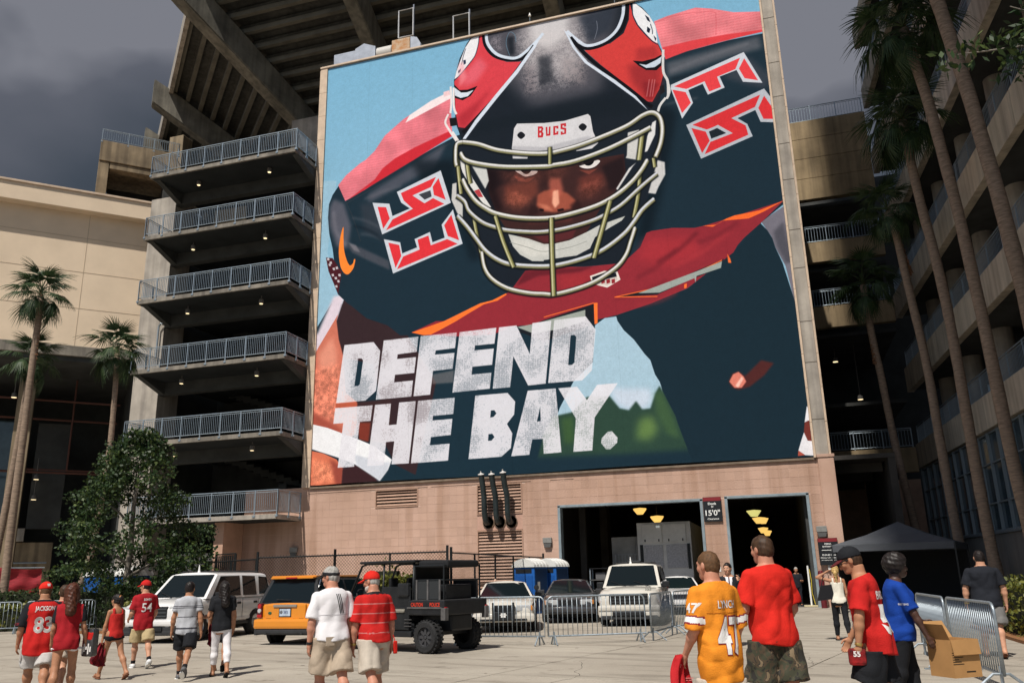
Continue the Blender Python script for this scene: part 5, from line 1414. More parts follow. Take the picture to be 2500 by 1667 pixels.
def palm(label, pts, r0, r1, seed, nf=30, size=1.0, boots=2.2, crown=True, group='palms'):
    r = random.Random(seed)
    base = Vector(pts[0]); t = thing('palm_tree', label, 'palm tree', base, 0, group)
    q = [Vector(p) - base for p in pts]
    fine, rr = [], []
    n = 46
    seglen = [(b - a).length for a, b in zip(q[:-1], q[1:])]; tot = sum(seglen)
    for i in range(n + 1):
        s = tot * i / n; k = 0
        while k < len(seglen) - 1 and s > seglen[k]: s -= seglen[k]; k += 1
        p = q[k].lerp(q[k + 1], min(1, s / seglen[k])); fine.append(p)
        f = i / n; rr.append((r0 + (r1 - r0) * f + (.07 * max(0, 1 - f * 9))) * (1 + r.uniform(-.045, .045)))
    for _ in range(4): fine = [fine[0]] + [(fine[i - 1] + fine[i] * 2 + fine[i + 1]) / 4 for i in range(1, n)] + [fine[-1]]
    m = MB(); m.tube(fine, rr, 12); m.build('trunk', PBARK, t, smooth=True)
    top = fine[-1]; axis = (fine[-1] - fine[-4]).normalized()
    for k in range(int(boots * 17)):
        f = 1 - k / (boots * 17); d = boots * (1 - f)
        p = top - axis * d; a = k * 2.4 + r.uniform(-.3, .3)
        o = link('leaf_base', BOOT_ME, t, Matrix.Translation(p + Vector((math.cos(a), math.sin(a), 0)) * (r1 * .86)) @ rot_z(a - math.pi / 2 + math.pi) @ Matrix.Scale(r.uniform(.75, 1.25), 4))
    if crown:
        for k in range(nf):
            u = (k + .5) / nf
            el = R(82) - R(128) * u ** .85 + r.uniform(-.12, .12)
            a = k * 2.39996 + r.uniform(-.25, .25)
            me = FRONDS[(2 if u > .72 else (k % 4 if u > .3 else (0, 3)[k % 2]))]
            s = size * r.uniform(.85, 1.12)
            Mx = Matrix.Translation(top + axis * (.25 * (1 - u)) ) @ rot_z(a) @ Matrix.Rotation(-el, 4, 'Y') @ Matrix.Rotation(r.uniform(-.25, .25), 4, 'X') @ Matrix.Scale(s, 4)
            link('frond', me, t, Mx)
    return t
GP = 'tall fan palms along the ramp building'
palm('thickest fan palm at the right edge, its crown above the frame', [(7.55, 26.4, 0), (7.6, 26.4, 3), (7.58, 26.39, 6.5), (7.51, 26.37, 9.3), (7.40, 26.33, 10.6), (7.37, 26.33, 11.5), (7.32, 26.31, 12.4), (7.22, 26.28, 13.4), (7.13, 26.25, 14.4), (7.05, 26.24, 15.7), (6.9, 26.2, 16.85), (6.76, 26.15, 18), (6.62, 26.1, 19.2), (6.45, 26.05, 20.6), (6.3, 26, 22)], .23, .20, 1, boots=1.0, group=GP)
palm('tall fan palm with its crown at the upper right, second from the right edge', [(7.3, 29.44, 0), (7.3, 29.43, 2), (7.2, 29.42, 3.7), (7.14, 29.39, 4.6), (7.08, 29.38, 7.2), (7.03, 29.36, 9.3), (6.93, 29.33, 11.6), (6.86, 29.31, 13.3), (6.76, 29.28, 14.5), (6.62, 29.24, 16.4), (6.5, 29.2, 17.85), (6.3, 29.14, 18.9), (6.14, 29.1, 20.3)], .20, .17, 2, 26, .95, 2.6, group=GP)
palm('fan palm with its crown below the uppermost one, third from the right edge', [(7.1, 33.56, 0), (7.0, 33.54, 1.7), (6.95, 33.52, 4), (6.93, 33.51, 7.8), (6.93, 33.52, 9.9), (6.88, 33.5, 11.6), (6.74, 33.45, 13.7), (6.58, 33.41, 15.2), (6.5, 33.38, 16.6), (6.45, 33.36, 18.0), (6.42, 33.36, 18.9)], .20, .165, 3, 26, .95, 2.4, group=GP)
palm('fan palm with a small ragged crown, fourth from the right edge', [(7.05, 38.77, 0), (7.0, 38.77, 1.2), (6.92, 38.74, 3.2), (6.83, 38.71, 7.3), (6.84, 38.72, 9.2), (6.75, 38.7, 11.2), (6.6, 38.64, 13.0), (6.48, 38.61, 14.8), (6.4, 38.58, 16.4), (6.2, 38.5, 17.2)], .20, .16, 4, 20, .85, 3.2, group=GP)
palm('lone fan palm with a bright crown against the dark cross wing, nearest the poster', [(6.5, 43.82, 0), (6.3, 43.77, 1.8), (6.1, 43.72, 3.4), (5.85, 43.65, 6), (5.68, 43.59, 8.2), (5.55, 43.55, 10.9), (5.42, 43.51, 12.4), (5.34, 43.48, 14.0), (5.32, 43.48, 15.4)], .20, .16, 5, 18, .95, 4.2, group=GP)
palm('tallest fan palm in front of the cream building', [(-31.0, 28.14, 0), (-30.99, 28.14, 1.8), (-31.03, 28.12, 3.4), (-31.05, 28.12, 5.5), (-31.07, 28.12, 8.4), (-31.1, 28.1, 11), (-31.1, 28.11, 13.4), (-31.15, 28.1, 14.4)], .17, .13, 6, 26, .72, 3.0, group='fan palms on the left')
palm('shorter fan palm leaning beside the tallest one on the left', [(-32.7, 28.7, 0), (-32.4, 28.75, 2.5), (-32.28, 28.8, 4.6), (-32.12, 28.84, 7.7), (-32.05, 28.86, 10.2), (-31.95, 28.9, 11.6)], .16, .13, 7, 18, .68, 1.4, group='fan palms on the left')
palm('slender fan palm between the cream wall and the tower', [(-29.9, 30.6, 0), (-29.55, 30.67, 1.5), (-29.2, 30.77, 2.9), (-29.0, 30.84, 5.6), (-28.9, 30.88, 8.0), (-28.96, 30.86, 10.6), (-29.03, 30.83, 12.2)], .15, .11, 8, 22, .72, 1.2, group='fan palms on the left')
# ---- broadleaf branch hanging in at the top right
rng = np.random.default_rng(5)
br = thing('overhanging_tree', 'leafy tree at the top right whose lit branch hangs into the frame', 'tree', (8.8, 17.4, 0))
b_ = MB(); b_.tube([(0, 0, 0), (0, 0, 4), (-.1, 0, 8), (-.3, -.1, 12.5)], [.2, .18, .15, .1], 9); b_.tube([(-.1, 0, 9), (-1.6, -.6, 10.6), (-3.1, -1.1, 11.2), (-4.6, -1.5, 11.05)], [.09, .06, .03, .01], 6)
b_.tube([(-.2, 0, 10), (-1.8, -.6, 11.5), (-3.4, -1.0, 12.2)], [.08, .05, .01], 6)
b_.build('trunk', BARK, br, smooth=True)
cen = [(-3.2, -1.15, 11.5), (-3.6, -1.3, 11.2), (-4.2, -1.45, 11.2), (-4.7, -1.55, 10.98), (-3.3, -1.1, 11.0), (-2.9, -1, 11.2), (-3.6, -1.2, 10.75), (-2.4, -.9, 11.7), (-2.2, -.8, 11.0), (-1.6, -.6, 11.4), (-2.8, -.9, 12.0), (-2.0, -.6, 12.4), (-1.0, -.3, 12.4), (0, 0, 12.8), (-2.7, -1.0, 9.2)]
rad = [(.42, .4, .24)] * 4 + [(.4, .4, .25)] * 3 + [(.6, .6, .4)] * 7 + [(.25, .25, .12)]
P_, N_ = clump_points(rng, cen, rad, [60, 60, 40, 26, 55, 60, 40, 120, 110, 130, 140, 150, 150, 200, 14])
link('crown', leaves_mesh('crown', P_, .21, rng, OAKLEAF, N_, elong=2.8), br)
# ---- hedges
def hedge(label, path, w, h, n, m, size, seed, group='clipped hedges', cat='hedge', name='hedge', z0=.1):
    r = np.random.default_rng(seed)
    t = thing(name, label, cat, (path[0][0], path[0][1], 0), 0, group)
    P = [Vector((p[0] - path[0][0], p[1] - path[0][1], 0)) for p in path]
    Ls = [(b - a).length for a, b in zip(P[:-1], P[1:])]; tot = sum(Ls); pts = []
    for q in range(n):
        s = r.random() * tot; k = 0
        while k < len(Ls) - 1 and s > Ls[k]: s -= Ls[k]; k += 1
        p = P[k].lerp(P[k + 1], s / Ls[k]); d = (P[k + 1] - P[k]).normalized(); nd = Vector((-d.y, d.x, 0))
        hh = h * (1 + .06 * math.sin(s * 2.3 + seed) + .04 * math.sin(s * 5.1))
        f = r.random()
        if f < .42: y, z = r.uniform(-.5, .5) * w, hh - abs(r.normal(0, .07))
        elif f < .9: y, z = (-.5 if r.random() < .6 else .5) * w * r.uniform(.8, 1.08), r.uniform(z0, hh)
        else: y, z = r.uniform(-.5, .5) * w, r.uniform(z0, hh + .12)
        pp = p + nd * y; pts.append((pp.x + r.normal(0, .03), pp.y + r.normal(0, .03), z))
    core = MB()
    for a, b in zip(P[:-1], P[1:]):
        d = (b - a).normalized(); nd = Vector((-d.y, d.x, 0)) * (w * .40)
        core.add([a - nd, b - nd, b + nd, a + nd] + [v + Vector((0, 0, h * .90)) for v in (a - nd, b - nd, b + nd, a + nd)], [(0, 1, 5, 4), (1, 2, 6, 5), (2, 3, 7, 6), (3, 0, 4, 7), (4, 5, 6, 7)])
    core.build('twigs', mat('hedge twigs', (.018, .022, .010), .95, var=.5, scale=14), t)
    link('foliage', leaves_mesh('foliage', np.array(pts), size, r, m, None, .5, 1.5), t)
    return t
hedge('long dark green clipped hedge behind the barriers on the left', [(-31.5, 27.5), (-26.2, 29.0), (-22.4, 26.6), (-20.0, 25.9)], 1.3, 1.52, 6500, HEDGELEAF, .10, 1)
hedge('dark low hedge between the white vehicle and the mesh fence', [(-22.5, 27.8), (-19.5, 27.6)], 1.0, 1.30, 1800, HEDGELEAF, .10, 2)
hedge('yellow green shrub hedge behind the black utility cart', [(-14.6, 27.15), (-11.7, 27.15)], .9, 1.62, 3600, YELLEAF, .12, 3)
hedge('yellow green hedge at the far right edge of the walkway', [(5.35, 24.9), (5.55, 20.4), (5.7, 17.0)], 1.3, 1.22, 3200, YELLEAF, .11, 4)
hedge('yellow flowering shrub behind the barrier at the left edge', [(-29.2, 26.2), (-27.4, 27.2)], .6, .95, 700, YELLEAF, .12, 5, name='flower_shrub', cat='shrub', group=None)
hedge('small yellow leaved plant beside the white vehicle front', [(-21.9, 25.0), (-21.4, 24.8)], .5, 1.0, 160, YELLEAF, .12, 6, name='flower_shrub', cat='shrub', group=None)
hedge('thin yellow weeds growing up the mesh fence', [(-13.6, 27.55), (-12.8, 27.55)], .3, 2.1, 120, YELLEAF, .10, 8, name='weed_plant', cat='plant', group=None)
mul = MB(); mul.box(-24.4, -20.0, 24.9, 25.25, .01, .10, RZ(0)); tag(mul.build('mulch_edge', mat('orange brown mulch', (.26, .12, .05), .95, var=.5, scale=20), None), kind='structure')
mul2 = MB(); mul2.box(4.6, 6.4, 16.0, 26, .012, .09); tag(mul2.build('mulch_bed', mat('orange brown mulch', (.26, .12, .05)), None), kind='structure')
# ------------------------------------------------------------------ vehicles (local +Y is forward, origin on the ground under the centre)
def paint(name, c, var=.06): return mat(name, c, .28, var=var, scale=1.2, spec=.5, coat=.8)
P_WHITE = paint('white car paint', (.70, .69, .68)); P_CREAM = paint('off white car paint', (.58, .55, .49)); P_ORANGE = paint('orange car paint', (.66, .23, .012)); P_DARK = paint('dark grey car paint', (.035, .034, .036))
TRIMB = mat('grey black bumper plastic', (.030, .031, .033), .6, var=.2, scale=6)
LAMPG = mat('clear lamp glass', (.45, .46, .47), .12, spec=.8); LAMPR = mat('red lamp', (.35, .012, .015), .2, spec=.6); LAMPA = mat('amber lamp', (.6, .22, .03), .2)
SEAM = mat('panel gap', (.02, .02, .02), .9)
INTER = mat('dark cabin interior', (.02, .02, .021), .9)
def loft(secs, n=None, cap=True):
    """secs: list of lists of points (closed loops, equal length)"""
    mb = MB(); k = len(secs[0])
    for s in secs: mb.v += [tuple(p) for p in s]
    for i in range(len(secs) - 1):
        for j in range(k):
            j2 = (j + 1) % k
            mb.f.append((i * k + j, i * k + j2, (i + 1) * k + j2, (i + 1) * k + j)); mb.mi.append(0)
    if cap:
        mb.f.append(tuple(range(k - 1, -1, -1))); mb.f.append(tuple((len(secs) - 1) * k + j for j in range(k))); mb.mi += [0, 0]
    return mb
def body_section(y, w, zb, zt, crown=.03, tuck=.06, sh=.10):
    """cross-section ring at station y: w half width, rounded shoulders"""
    zm = (zb + zt) / 2
    half = [(w - tuck, zb), (w - .012, zb + .10), (w, zm), (w - .012, zt - sh * 1.4), (w - .05, zt - sh * .45), (w - sh * 1.3, zt - .006), (w * .5, zt + crown * .7), (0, zt + crown)]
    ring = [(x, z) for x, z in half] + [(-x, z) for x, z in reversed(half[:-1])]
    return [Vector((x, y, z)) for x, z in ring]
def wheel(parent, x, y, r, w, side, rim_mat, name='wheel', tread=False, spokes=5):
    h = MB(); M = T(x, y, r) @ RY(90 * side)
    h.lathe([(r * .58, -w / 2), (r * .90, -w / 2), (r * .985, -w * .36), (r, -w * .2), (r, w * .2), (r * .985, w * .36), (r * .90, w / 2), (r * .62, w / 2), (r * .58, w * .38)], 28, M, cap=False)
    if tread:
        for k in range(26):
            a = 2 * math.pi * k / 26
            for q, off in ((-.26, 0), (.26, .5)):
                a2 = a + off * 2 * math.pi / 26
                h.box(-.03, .03, -.022, .022, 0, .03, M @ RZ(math.degrees(a2)) @ T(r * .985, 0, q * w) @ RY(90))
    o = h.build('wheel', RUBBER, parent, smooth=True, angle=40)
    m = MB(); m.lathe([(r * .60, w * .40), (r * .56, w * .43), (r * .50, w * .26), (r * .12, w * .30), (r * .10, w * .40), (0, w * .42)], 20, M, cap=False)
    for k in range(spokes):
        m.box(-.028, .028, .05, r * .53, w * .27, w * .38, M @ RZ(360 * k / spokes))
    m.build('rim', rim_mat, o, smooth=True, angle=35)
    dk = MB(); dk.lathe([(r * .5, w * .2), (0, w * .2)], 16, M, cap=False); dk.build('brake_shadow', INTER, o)
    return o
ALU = mat('grey alloy', (.42, .42, .42), .35, metal=.7); STEELW = mat('dark steel wheel', (.06, .06, .065), .4, metal=.3); HUBC = mat('silver hubcap', (.5, .5, .5), .3, metal=.8)
def arch(parent, x, y, r, side):
    m = MB(); m.lathe([(r + .075, -.10), (r + .075, .0), (0, .0)], 24, T(x, y, r + .01) @ RY(90 * side), cap=False); m.build('wheel_arch', INTER, parent)
def cabin(parent, w0, w1, zb, zt, yf0, yf1, yr1, yr0, paintm, crown=.04, roof_m=None):
    """greenhouse frustum with rounded roof: yf0 base of windscreen, yf1 roof front, yr1 roof rear, yr0 rear base"""
    def ring(y, z0w, z): return None
    secs = []
    n = 9
    for (y0, y1) in [(yf0, yf1)] + [(yf0 + (yr0 - yf0) * t, yf1 + (yr1 - yf1) * t) for t in (.06, .25, .5, .75, .94)] + [(yr0, yr1)]:
        pts = []
        edge = (y0, y1) in ((yf0, yf1), (yr0, yr1))
        prof_ = [(w0, 0.0), (w0 * .6 + w1 * .4, .4), (w1 + .02, .9), (w1 - .02, .965), (w1 - .12, 1.0), (w1 * .5, 1.0 + crown * .7 / (zt - zb)), (0, 1.0 + crown / (zt - zb))]
        half = [Vector((x, y0 + (y1 - y0) * min(1, t), zb + (zt - zb) * t)) for x, t in prof_]
        if edge:
            for h in half[3:]: h.z -= .012
        pts = half + [Vector((-p.x, p.y, p.z)) for p in reversed(half[:-1])]
        secs.append(pts)
    mb = loft(secs)
    bm = bmesh.new(); me = mb.mesh('cabin', roof_m or paintm, True)
    bm.from_mesh(me); bmesh.ops.recalc_face_normals(bm, faces=bm.faces[:]); bm.to_mesh(me); bm.free(); me.set_sharp_from_angle(angle=R(38))
    o = link('cabin', me, parent)
    def side_pt(y_t, t, sx, off=.006):
        """point on the side plane: t = 0 belt .. 1 roof ; y given as absolute"""
        x = (w0 + (w0 * .6 + w1 * .4 - w0) * (t / .4)) if t < .4 else ((w0 * .6 + w1 * .4) + (w1 + .02 - (w0 * .6 + w1 * .4)) * (t - .4) / .5)
        return Vector((sx * (x + off), y_t, zb + (zt - zb) * t))
    def side_window(sx, poly, nm='side_window', m=GLASS_D, off=.008, par=None):
        """poly: (y, t) clockwise"""
        out = []
        for i in range(len(poly)):
            (ya, ta), (yb, tb) = poly[i], poly[(i + 1) % len(poly)]
            out.append((ya, ta))
            if (ta - .4) * (tb - .4) < 0:
                f = (.4 - ta) / (tb - ta); out.append((ya + (yb - ya) * f, .4))
        v = [side_pt(y, t, sx, off) for y, t in out]
        mb2 = MB(); up = [p for p in range(len(v))]
        mb2.add(v, [tuple(up)])
        me2 = mb2.mesh(nm, m); bm2 = bmesh.new(); bm2.from_mesh(me2); bmesh.ops.triangulate(bm2, faces=bm2.faces[:]); bmesh.ops.recalc_face_normals(bm2, faces=bm2.faces[:])
        for f in bm2.faces:
            if f.normal.x * sx < 0: f.normal_flip()
        bm2.to_mesh(me2); bm2.free()
        return link(nm, me2, par or parent)
    def end_window(front, inset, t0, t1, nm, m=GLASS_D, off=.010, wt=None):
        y0, y1 = (yf0, yf1) if front else (yr0, yr1)
        sg = 1 if front else -1
        def P(s, t):
            x = (w0 + (w1 - w0) * t - inset) * s
            d = Vector((0, (zt - zb), -(y1 - y0))).normalized() * sg * (1 if True else 0)
            nrm = Vector((0, zt - zb, -(y1 - y0))); nrm = nrm.normalized() * (sg if nrm.y > 0 else -sg) * 1
            if nrm.y * sg < 0: nrm = -nrm
            return Vector((x, y0 + (y1 - y0) * t, zb + (zt - zb) * t)) + nrm * off
        mb2 = MB(); mb2.add([P(-1, t0), P(1, t0), P(1, t1), P(-1, t1)], [(0, 1, 2, 3)] if front is False else [(1, 0, 3, 2)])
        return mb2.build(nm, m, parent)
    return o, side_window, end_window, side_pt
def seam(parent, pts, r=.006, nm='door_seam'):
    m = MB(); m.tube(pts, r, 4); return m.build(nm, SEAM, parent)
def simple_body(name, secs, m, parent):
    mb = loft([body_section(*s) for s in secs])
    me = mb.mesh(name, m, True)
    bm = bmesh.new(); bm.from_mesh(me); bmesh.ops.recalc_face_normals(bm, faces=bm.faces[:]); bm.to_mesh(me); bm.free()
    me.set_sharp_from_angle(angle=R(42))
    return link(name, me, parent)
def mirror_(parent, x, y, z, m, s):
    q = MB(); q.cbox(-.12, .12, -.06, .06, -.10, .10, .03, T(x + s * .12, y, z)); q.cbox(-.06, .06, -.03, .03, -.03, .03, .01, T(x - s * .02, y, z - .05))
    return q.build('mirror', m, parent)
# ---- full-size white sport utility, front left
def big_suv(label, loc, az, m, group=None, police=False, grille='bars'):
    t = thing('sport_utility_vehicle', label, 'car', loc, az, group)
    L = 2.6
    simple_body('body', [(-2.60, .86, .62, 1.02, .01, .05, .05), (-2.56, .96, .50, 1.12), (-2.30, 1.0, .46, 1.16), (-1.5, 1.0, .44, 1.17), (0, 1.0, .44, 1.165), (1.0, 1.0, .44, 1.165), (1.22, 1.0, .44, 1.16, .05), (1.9, .995, .46, 1.12, .055), (2.35, .97, .48, 1.06, .05), (2.53, .93, .50, .99, .04), (2.60, .86, .56, .90, .02, .05, .06)], m, t)
    o, sw, ew, sp_ = cabin(t, .965, .80, 1.155, 1.90, 1.32, .52, -2.18, -2.50, m)
    ew(True, .10, .07, .93, 'windscreen'); ew(False, .13, .10, .90, 'rear_window')
    for s in (-1, 1):
        sw(s, [(.98, .08), (.44, .87), (-.62, .89), (-.55, .08)], 'side_window')
        sw(s, [(-.70, .08), (-.76, .89), (-1.52, .87), (-1.50, .08)], 'side_window') if not police else sw(s, [(-.70, .08), (-.76, .89), (-1.52, .87), (-1.50, .08)], 'side_window')
        sw(s, [(-1.66, .10), (-1.74, .86), (-2.24, .82), (-2.36, .12)], 'side_window')
        for y in (1.62, -1.42):
            arch(t, s * .965, y, .40, s); wheel(t, s * .90, y, .40, .26, s, ALU)
        mirror_(t, s * .98, .86, 1.24, BLACK, s)
        for y in (-.42, -1.38): MB().cbox(s * 1.0 - .015, s * 1.0 + .018, y - .10, y + .10, .96, 1.03, .008).build('door_handle', BLACK, t)
        seam(t, [Vector((s * 1.002, 1.05, .52)), Vector((s * 1.003, 1.08, 1.0)), Vector((s * .985, 1.0, 1.13))]); seam(t, [Vector((s * 1.003, -.62, .52)), Vector((s * 1.003, -.62, 1.12))]); seam(t, [Vector((s * 1.003, -1.55, .95)), Vector((s * 1.003, -1.58, 1.12))])
        MB().cbox(s * .94 - .07, s * .94 + .07, -1.0, 1.18, .36, .45, .02).build('running_board', BLACK, t)
        MB().cbox(s * .99 - .015, s * .99 + .02, -2.0, 2.1, .50, .58, .008).build('lower_trim', m, t)
        h = MB(); h.cbox(-.16, .16, -.09, .06, -.15, .13, .03, T(s * .80, 2.50, .86) @ RZ(-12 * s)); h.build('headlight', LAMPG, t)
        MB().cbox(s * .875 - .05, s * .875 + .05, 2.42, 2.55, .70, .80, .02).build('turn_signal', LAMPA, t)
        MB().lathe([(.085, 0), (.075, .03), (0, .035)], 14, T(s * .66, 2.59, .47) @ RX(-90)).build('fog_lamp', LAMPG, t)
        tl = MB(); tl.cbox(-.07, .07, -.06, .04, -.22, .22, .02, T(s * .905, -2.55, .98)); tl.build('tail_light', LAMPR, t)
    MB().cbox(-.98, .98, 2.36, 2.66, .46, .64, .06).build('front_bumper', m, t); MB().cbox(-.96, .96, 2.36, 2.63, .28, .47, .05).build('bumper_skirt', m if police else TRIMB, t)
    MB().cbox(-.90, .90, 2.48, 2.64, .21, .34, .03).build('lower_valance', TRIMB, t)
    MB().cbox(-.52, .52, 2.60, 2.672, .33, .44, .01).build('air_intake', BLACK, t)
    gb = MB().cbox(-.62, .62, 2.50, 2.625, .66, .99, .04).build('grille', BLACK, t)
    for k in range(3): MB().cbox(-.60, .60, 2.60, 2.64, .71 + k * .095, .745 + k * .095, .01).build('grille_bar', (TRIMB if grille == 'dark' else m if police else mat('dull grille bar', (.05, .054, .058), .5)), gb)
    MB().cbox(-.97, .97, -2.72, -2.44, .42, .70, .06).build('rear_bumper', m, t)
    for s in (-.62, .62): MB().tube([(s, .3, 1.955), (s, -2.0, 1.955)], .022, 6).build('roof_rack_rail', BLACK, t)
    MB().tube([(-.62, -.5, 1.96), (.62, -.5, 1.96)], .02, 6).build('roof_rack_bar', BLACK, t); MB().tube([(-.62, -1.5, 1.96), (.62, -1.5, 1.96)], .02, 6).build('roof_rack_bar', BLACK, t)
    und = MB(); und.box(-.82, .82, -2.2, 2.3, .26, .5); und.build('underbody', INTER, t)
    sw_ = MB(); sw_.tube([(.38 * -1 + .17 * math.cos(a), .78 + .05 * math.sin(a), 1.22 + .16 * math.sin(a)) for a in [k * math.pi / 8 for k in range(17)]], .014, 5); sw_.build('steering_wheel', mat('grey wheel', (.14, .14, .14), .6), t)
    MB().lathe([(.05, 0), (.03, .05), (.012, .22), (0, .22)], 8, T(.1, .2, 1.94)).build('roof_antenna', WHITEPAINT, t)
    wp = MB()
    for x in (-.3, .45): wp.tube([(x - .35, 1.345, 1.165), (x + .25, 1.15, 1.36)], .01, 4)
    wp.build('wipers', BLACK, t)
    return t
big_suv('white full size sport utility with dark glass parked on the left by the tree', (-17.45, 23.2, GZ), 177, P_WHITE)
ps = big_suv('off white police sport utility parked nose out behind the barriers before the dock', (-4.95, 30.0, GZ), 176, P_CREAM, police=True, grille='dark')
text_on(ps, '5063', frame((-.62, 2.36, 1.10), (-1, 0, 0), (0, -.25, 1)) @ T(0, -.02, 0), .07, BLACK, 'unit_number')
cg = MB()
for k in range(7): cg.box(-.55 + k * .07, -.52 + k * .07, .28, .30, 1.25, 1.62)
for k in range(6): cg.box(-.55, -.10, .285, .30, 1.26 + k * .07, 1.28 + k * .07)
cg.build('cage', mat('pale cage', (.4, .4, .38), .7), ps)
dr = MB(); dr.box(-1.012, -1.006, -1.45, .95, .55, .68); dr.build('side_stripe', BLACK, ps)
MB().cbox(-.24, .24, -.10, .1, 1.945, 2.03, .03).build('light_bar', BLACK, ps)
# ---- orange compact sport utility seen from behind
def orange_suv(label, loc, az):
    t = thing('sport_utility_vehicle', label, 'car', loc, az)
    m = P_ORANGE
    simple_body('body', [(-2.20, .80, .52, .98, .01, .05, .05), (-2.17, .90, .46, 1.02), (-1.9, .945, .44, 1.04), (-1.0, .955, .42, 1.04), (.3, .955, .42, 1.03), (.9, .95, .42, 1.02, .04), (1.6, .94, .44, .98, .05), (2.05, .90, .46, .90, .04), (2.2, .80, .5, .80, .02)], m, t)
    o, sw, ew, sp_ = cabin(t, .92, .70, 1.025, 1.70, 1.05, .35, -1.86, -2.16, BLACK, roof_m=BLACK)
    rf = MB(); rf.cbox(-.70, .70, -1.93, .36, 1.685, 1.745, .028); rf.build('roof', m, t)
    MB().cbox(-.66, .66, -2.02, -1.88, 1.66, 1.71, .02).build('roof_spoiler', m, t)
    MB().cbox(-.17, .17, -2.045, -2.0, 1.665, 1.70, .01).build('brake_light', LAMPR, t)
    ew(False, .10, .06, .93, 'rear_window', GLASS_D); ew(True, .10, .07, .93, 'windscreen')
    MB().box(-.006, .006, -.004, .004, 0, .60, T(.785, -2.09, 1.08) @ RX(-24)).build('window_edge', CHROME, t)
    MB().tube([(.1, -2.17, 1.12), (-.35, -2.165, 1.14)], .012, 5).build('rear_wiper', BLACK, t)
    tg = MB(); tg.cbox(-.62, .62, -2.255, -2.16, .64, 1.02, .03); tg.build('tailgate', m, t)
    MB().cbox(-.36, .36, -2.285, -2.25, .945, 1.01, .012).build('handle_strip', mat('grey strip', (.33, .31, .28), .4, metal=.5), t)
    pl = MB().cbox(-.165, .165, -2.272, -2.254, .72, .90, .008).build('licence_plate', mat('blue plate', (.42, .50, .60), .5, var=.3, scale=12), t)
    MB().box(-.19, .19, -2.262, -2.250, .70, .92).build('plate_frame', BLACK, t)
    text_on(t, '385', T(.03, -2.276, .82), .07, mat('plate ink', (.05, .08, .2), .6), 'plate_number'); MB().lathe([(.045, 0), (0, .004)], 12, T(-.11, -2.274, .82) @ RX(90)).build('plate_seal', mat('plate seal', (.12, .13, .15), .6), t)
    MB().lathe([(.05, 0), (.045, .01), (0, .012)], 14, T(-.47, -2.256, .80) @ RX(90) @ Matrix.Diagonal((1.2, .75, 1, 1))).build('badge', mat('green oval badge', (.02, .09, .05), .4), t)
    for x in (-.50, .50): MB().box(x - .07, x + .07, -2.262, -2.254, .60 + .04, .655 + .01).build('model_lettering', BLACK, t)
    for s in (-1, 1):
        l = MB(); l.cbox(-.085, .085, -.08, .05, -.18, .18, .03, T(s * .80, -2.17, .87) @ RZ(14 * s)); lo = l.build('tail_light', mat('red black tail lamp', (.10, .006, .010), .2, spec=.6), t)
        for z, mm in ((.97, LAMPR), (.86, LAMPG)): MB().lathe([(.062, 0), (.05, .02), (0, .024)], 12, T(s * .80, -2.255, z) @ RX(90) @ RY(0)).build('lamp_ring', mm, lo)
        MB().cbox(-.07, .07, -.02, .01, -.05, .02, .01, T(s * .80, -2.25, .74)).build('reflector', LAMPR, lo)
        sw(s, [(.72, .08), (.32, .86), (-.55, .88), (-.52, .08)]); sw(s, [(-.62, .08), (-.64, .88), (-1.35, .86), (-1.3, .08)]); sw(s, [(-1.42, .1), (-1.46, .84), (-1.86, .8), (-1.95, .12)])
        for y in (1.36, -1.32): arch(t, s * .92, y, .36, s); wheel(t, s * .85, y, .36, .23, s, ALU)
        mirror_(t, s * .93, .72, 1.10, m, s)
    MB().cbox(-.93, .93, -2.33, -1.95, .40, .66, .07).build('rear_bumper', m, t); MB().cbox(-.86, .86, -2.30, -1.95, .26, .42, .05).build('lower_bumper', TRIMB, t)
    MB().box(-.7, .7, -1.9, 1.9, .22, .46).build('underbody', INTER, t)
    for s in (-.55, .55): MB().tube([(s, -1.9, .30), (s, -2.32, .29)], .035, 8).build('exhaust', TRIMB, t)
    MB().cbox(-.98, -.90, -2.2, -1.9, .24, .44, .02).build('mud_flap', TRIMB, t)
    return t
orange_suv('orange sport utility seen from behind, parked beside the white one', (-12.55, 22.45, GZ), 2)
# ---- black six-seat utility cart
ut = thing('utility_cart', 'black police utility cart with roll cage, knobbly tyres and CAUTION POLICE lettering', 'utility cart', (-8.78, 19.12, GZ), -70)
UB = mat('matt black cart panel', (.016, .017, .019), .42, var=.3, scale=5)
UG = mat('dusty grey cart trim', (.11, .105, .105), .6, var=.3, scale=6)
def ub(nm, x0, x1, y0, y1, z0, z1, c=.02, m=UB, M=None): return MB().cbox(x0, x1, y0, y1, z0, z1, c, M).build(nm, m, ut)
ub('floor_pan', -.62, .62, -1.55, 1.5, .36, .50); ub('side_sill', -.72, -.60, -1.0, .85, .33, .46); ub('side_sill', .60, .72, -1.0, .85, .33, .46)
ub('cargo_bed', -.74, .74, -2.02, -.92, .80, 1.12, .03)
bi = MB(); bi.box(-.68, .68, -1.96, -.98, 1.121, 1.126); bi.build('bed_liner', UG, ut)
ub('hood', -.60, .60, 1.25, 1.95, .72, 1.06, .10); ub('front_bumper', -.55, .55, 1.9, 2.08, .42, .72, .05); ub('dashboard', -.60, .60, 1.05, 1.3, .8, 1.2, .05)
for y in (.25, -.62):
    ub('seat', -.58, .58, y - .28, y + .25, .62, .80, .06); ub('backrest', -.58, .58, y - .38, y - .27, .80, 1.35, .05)
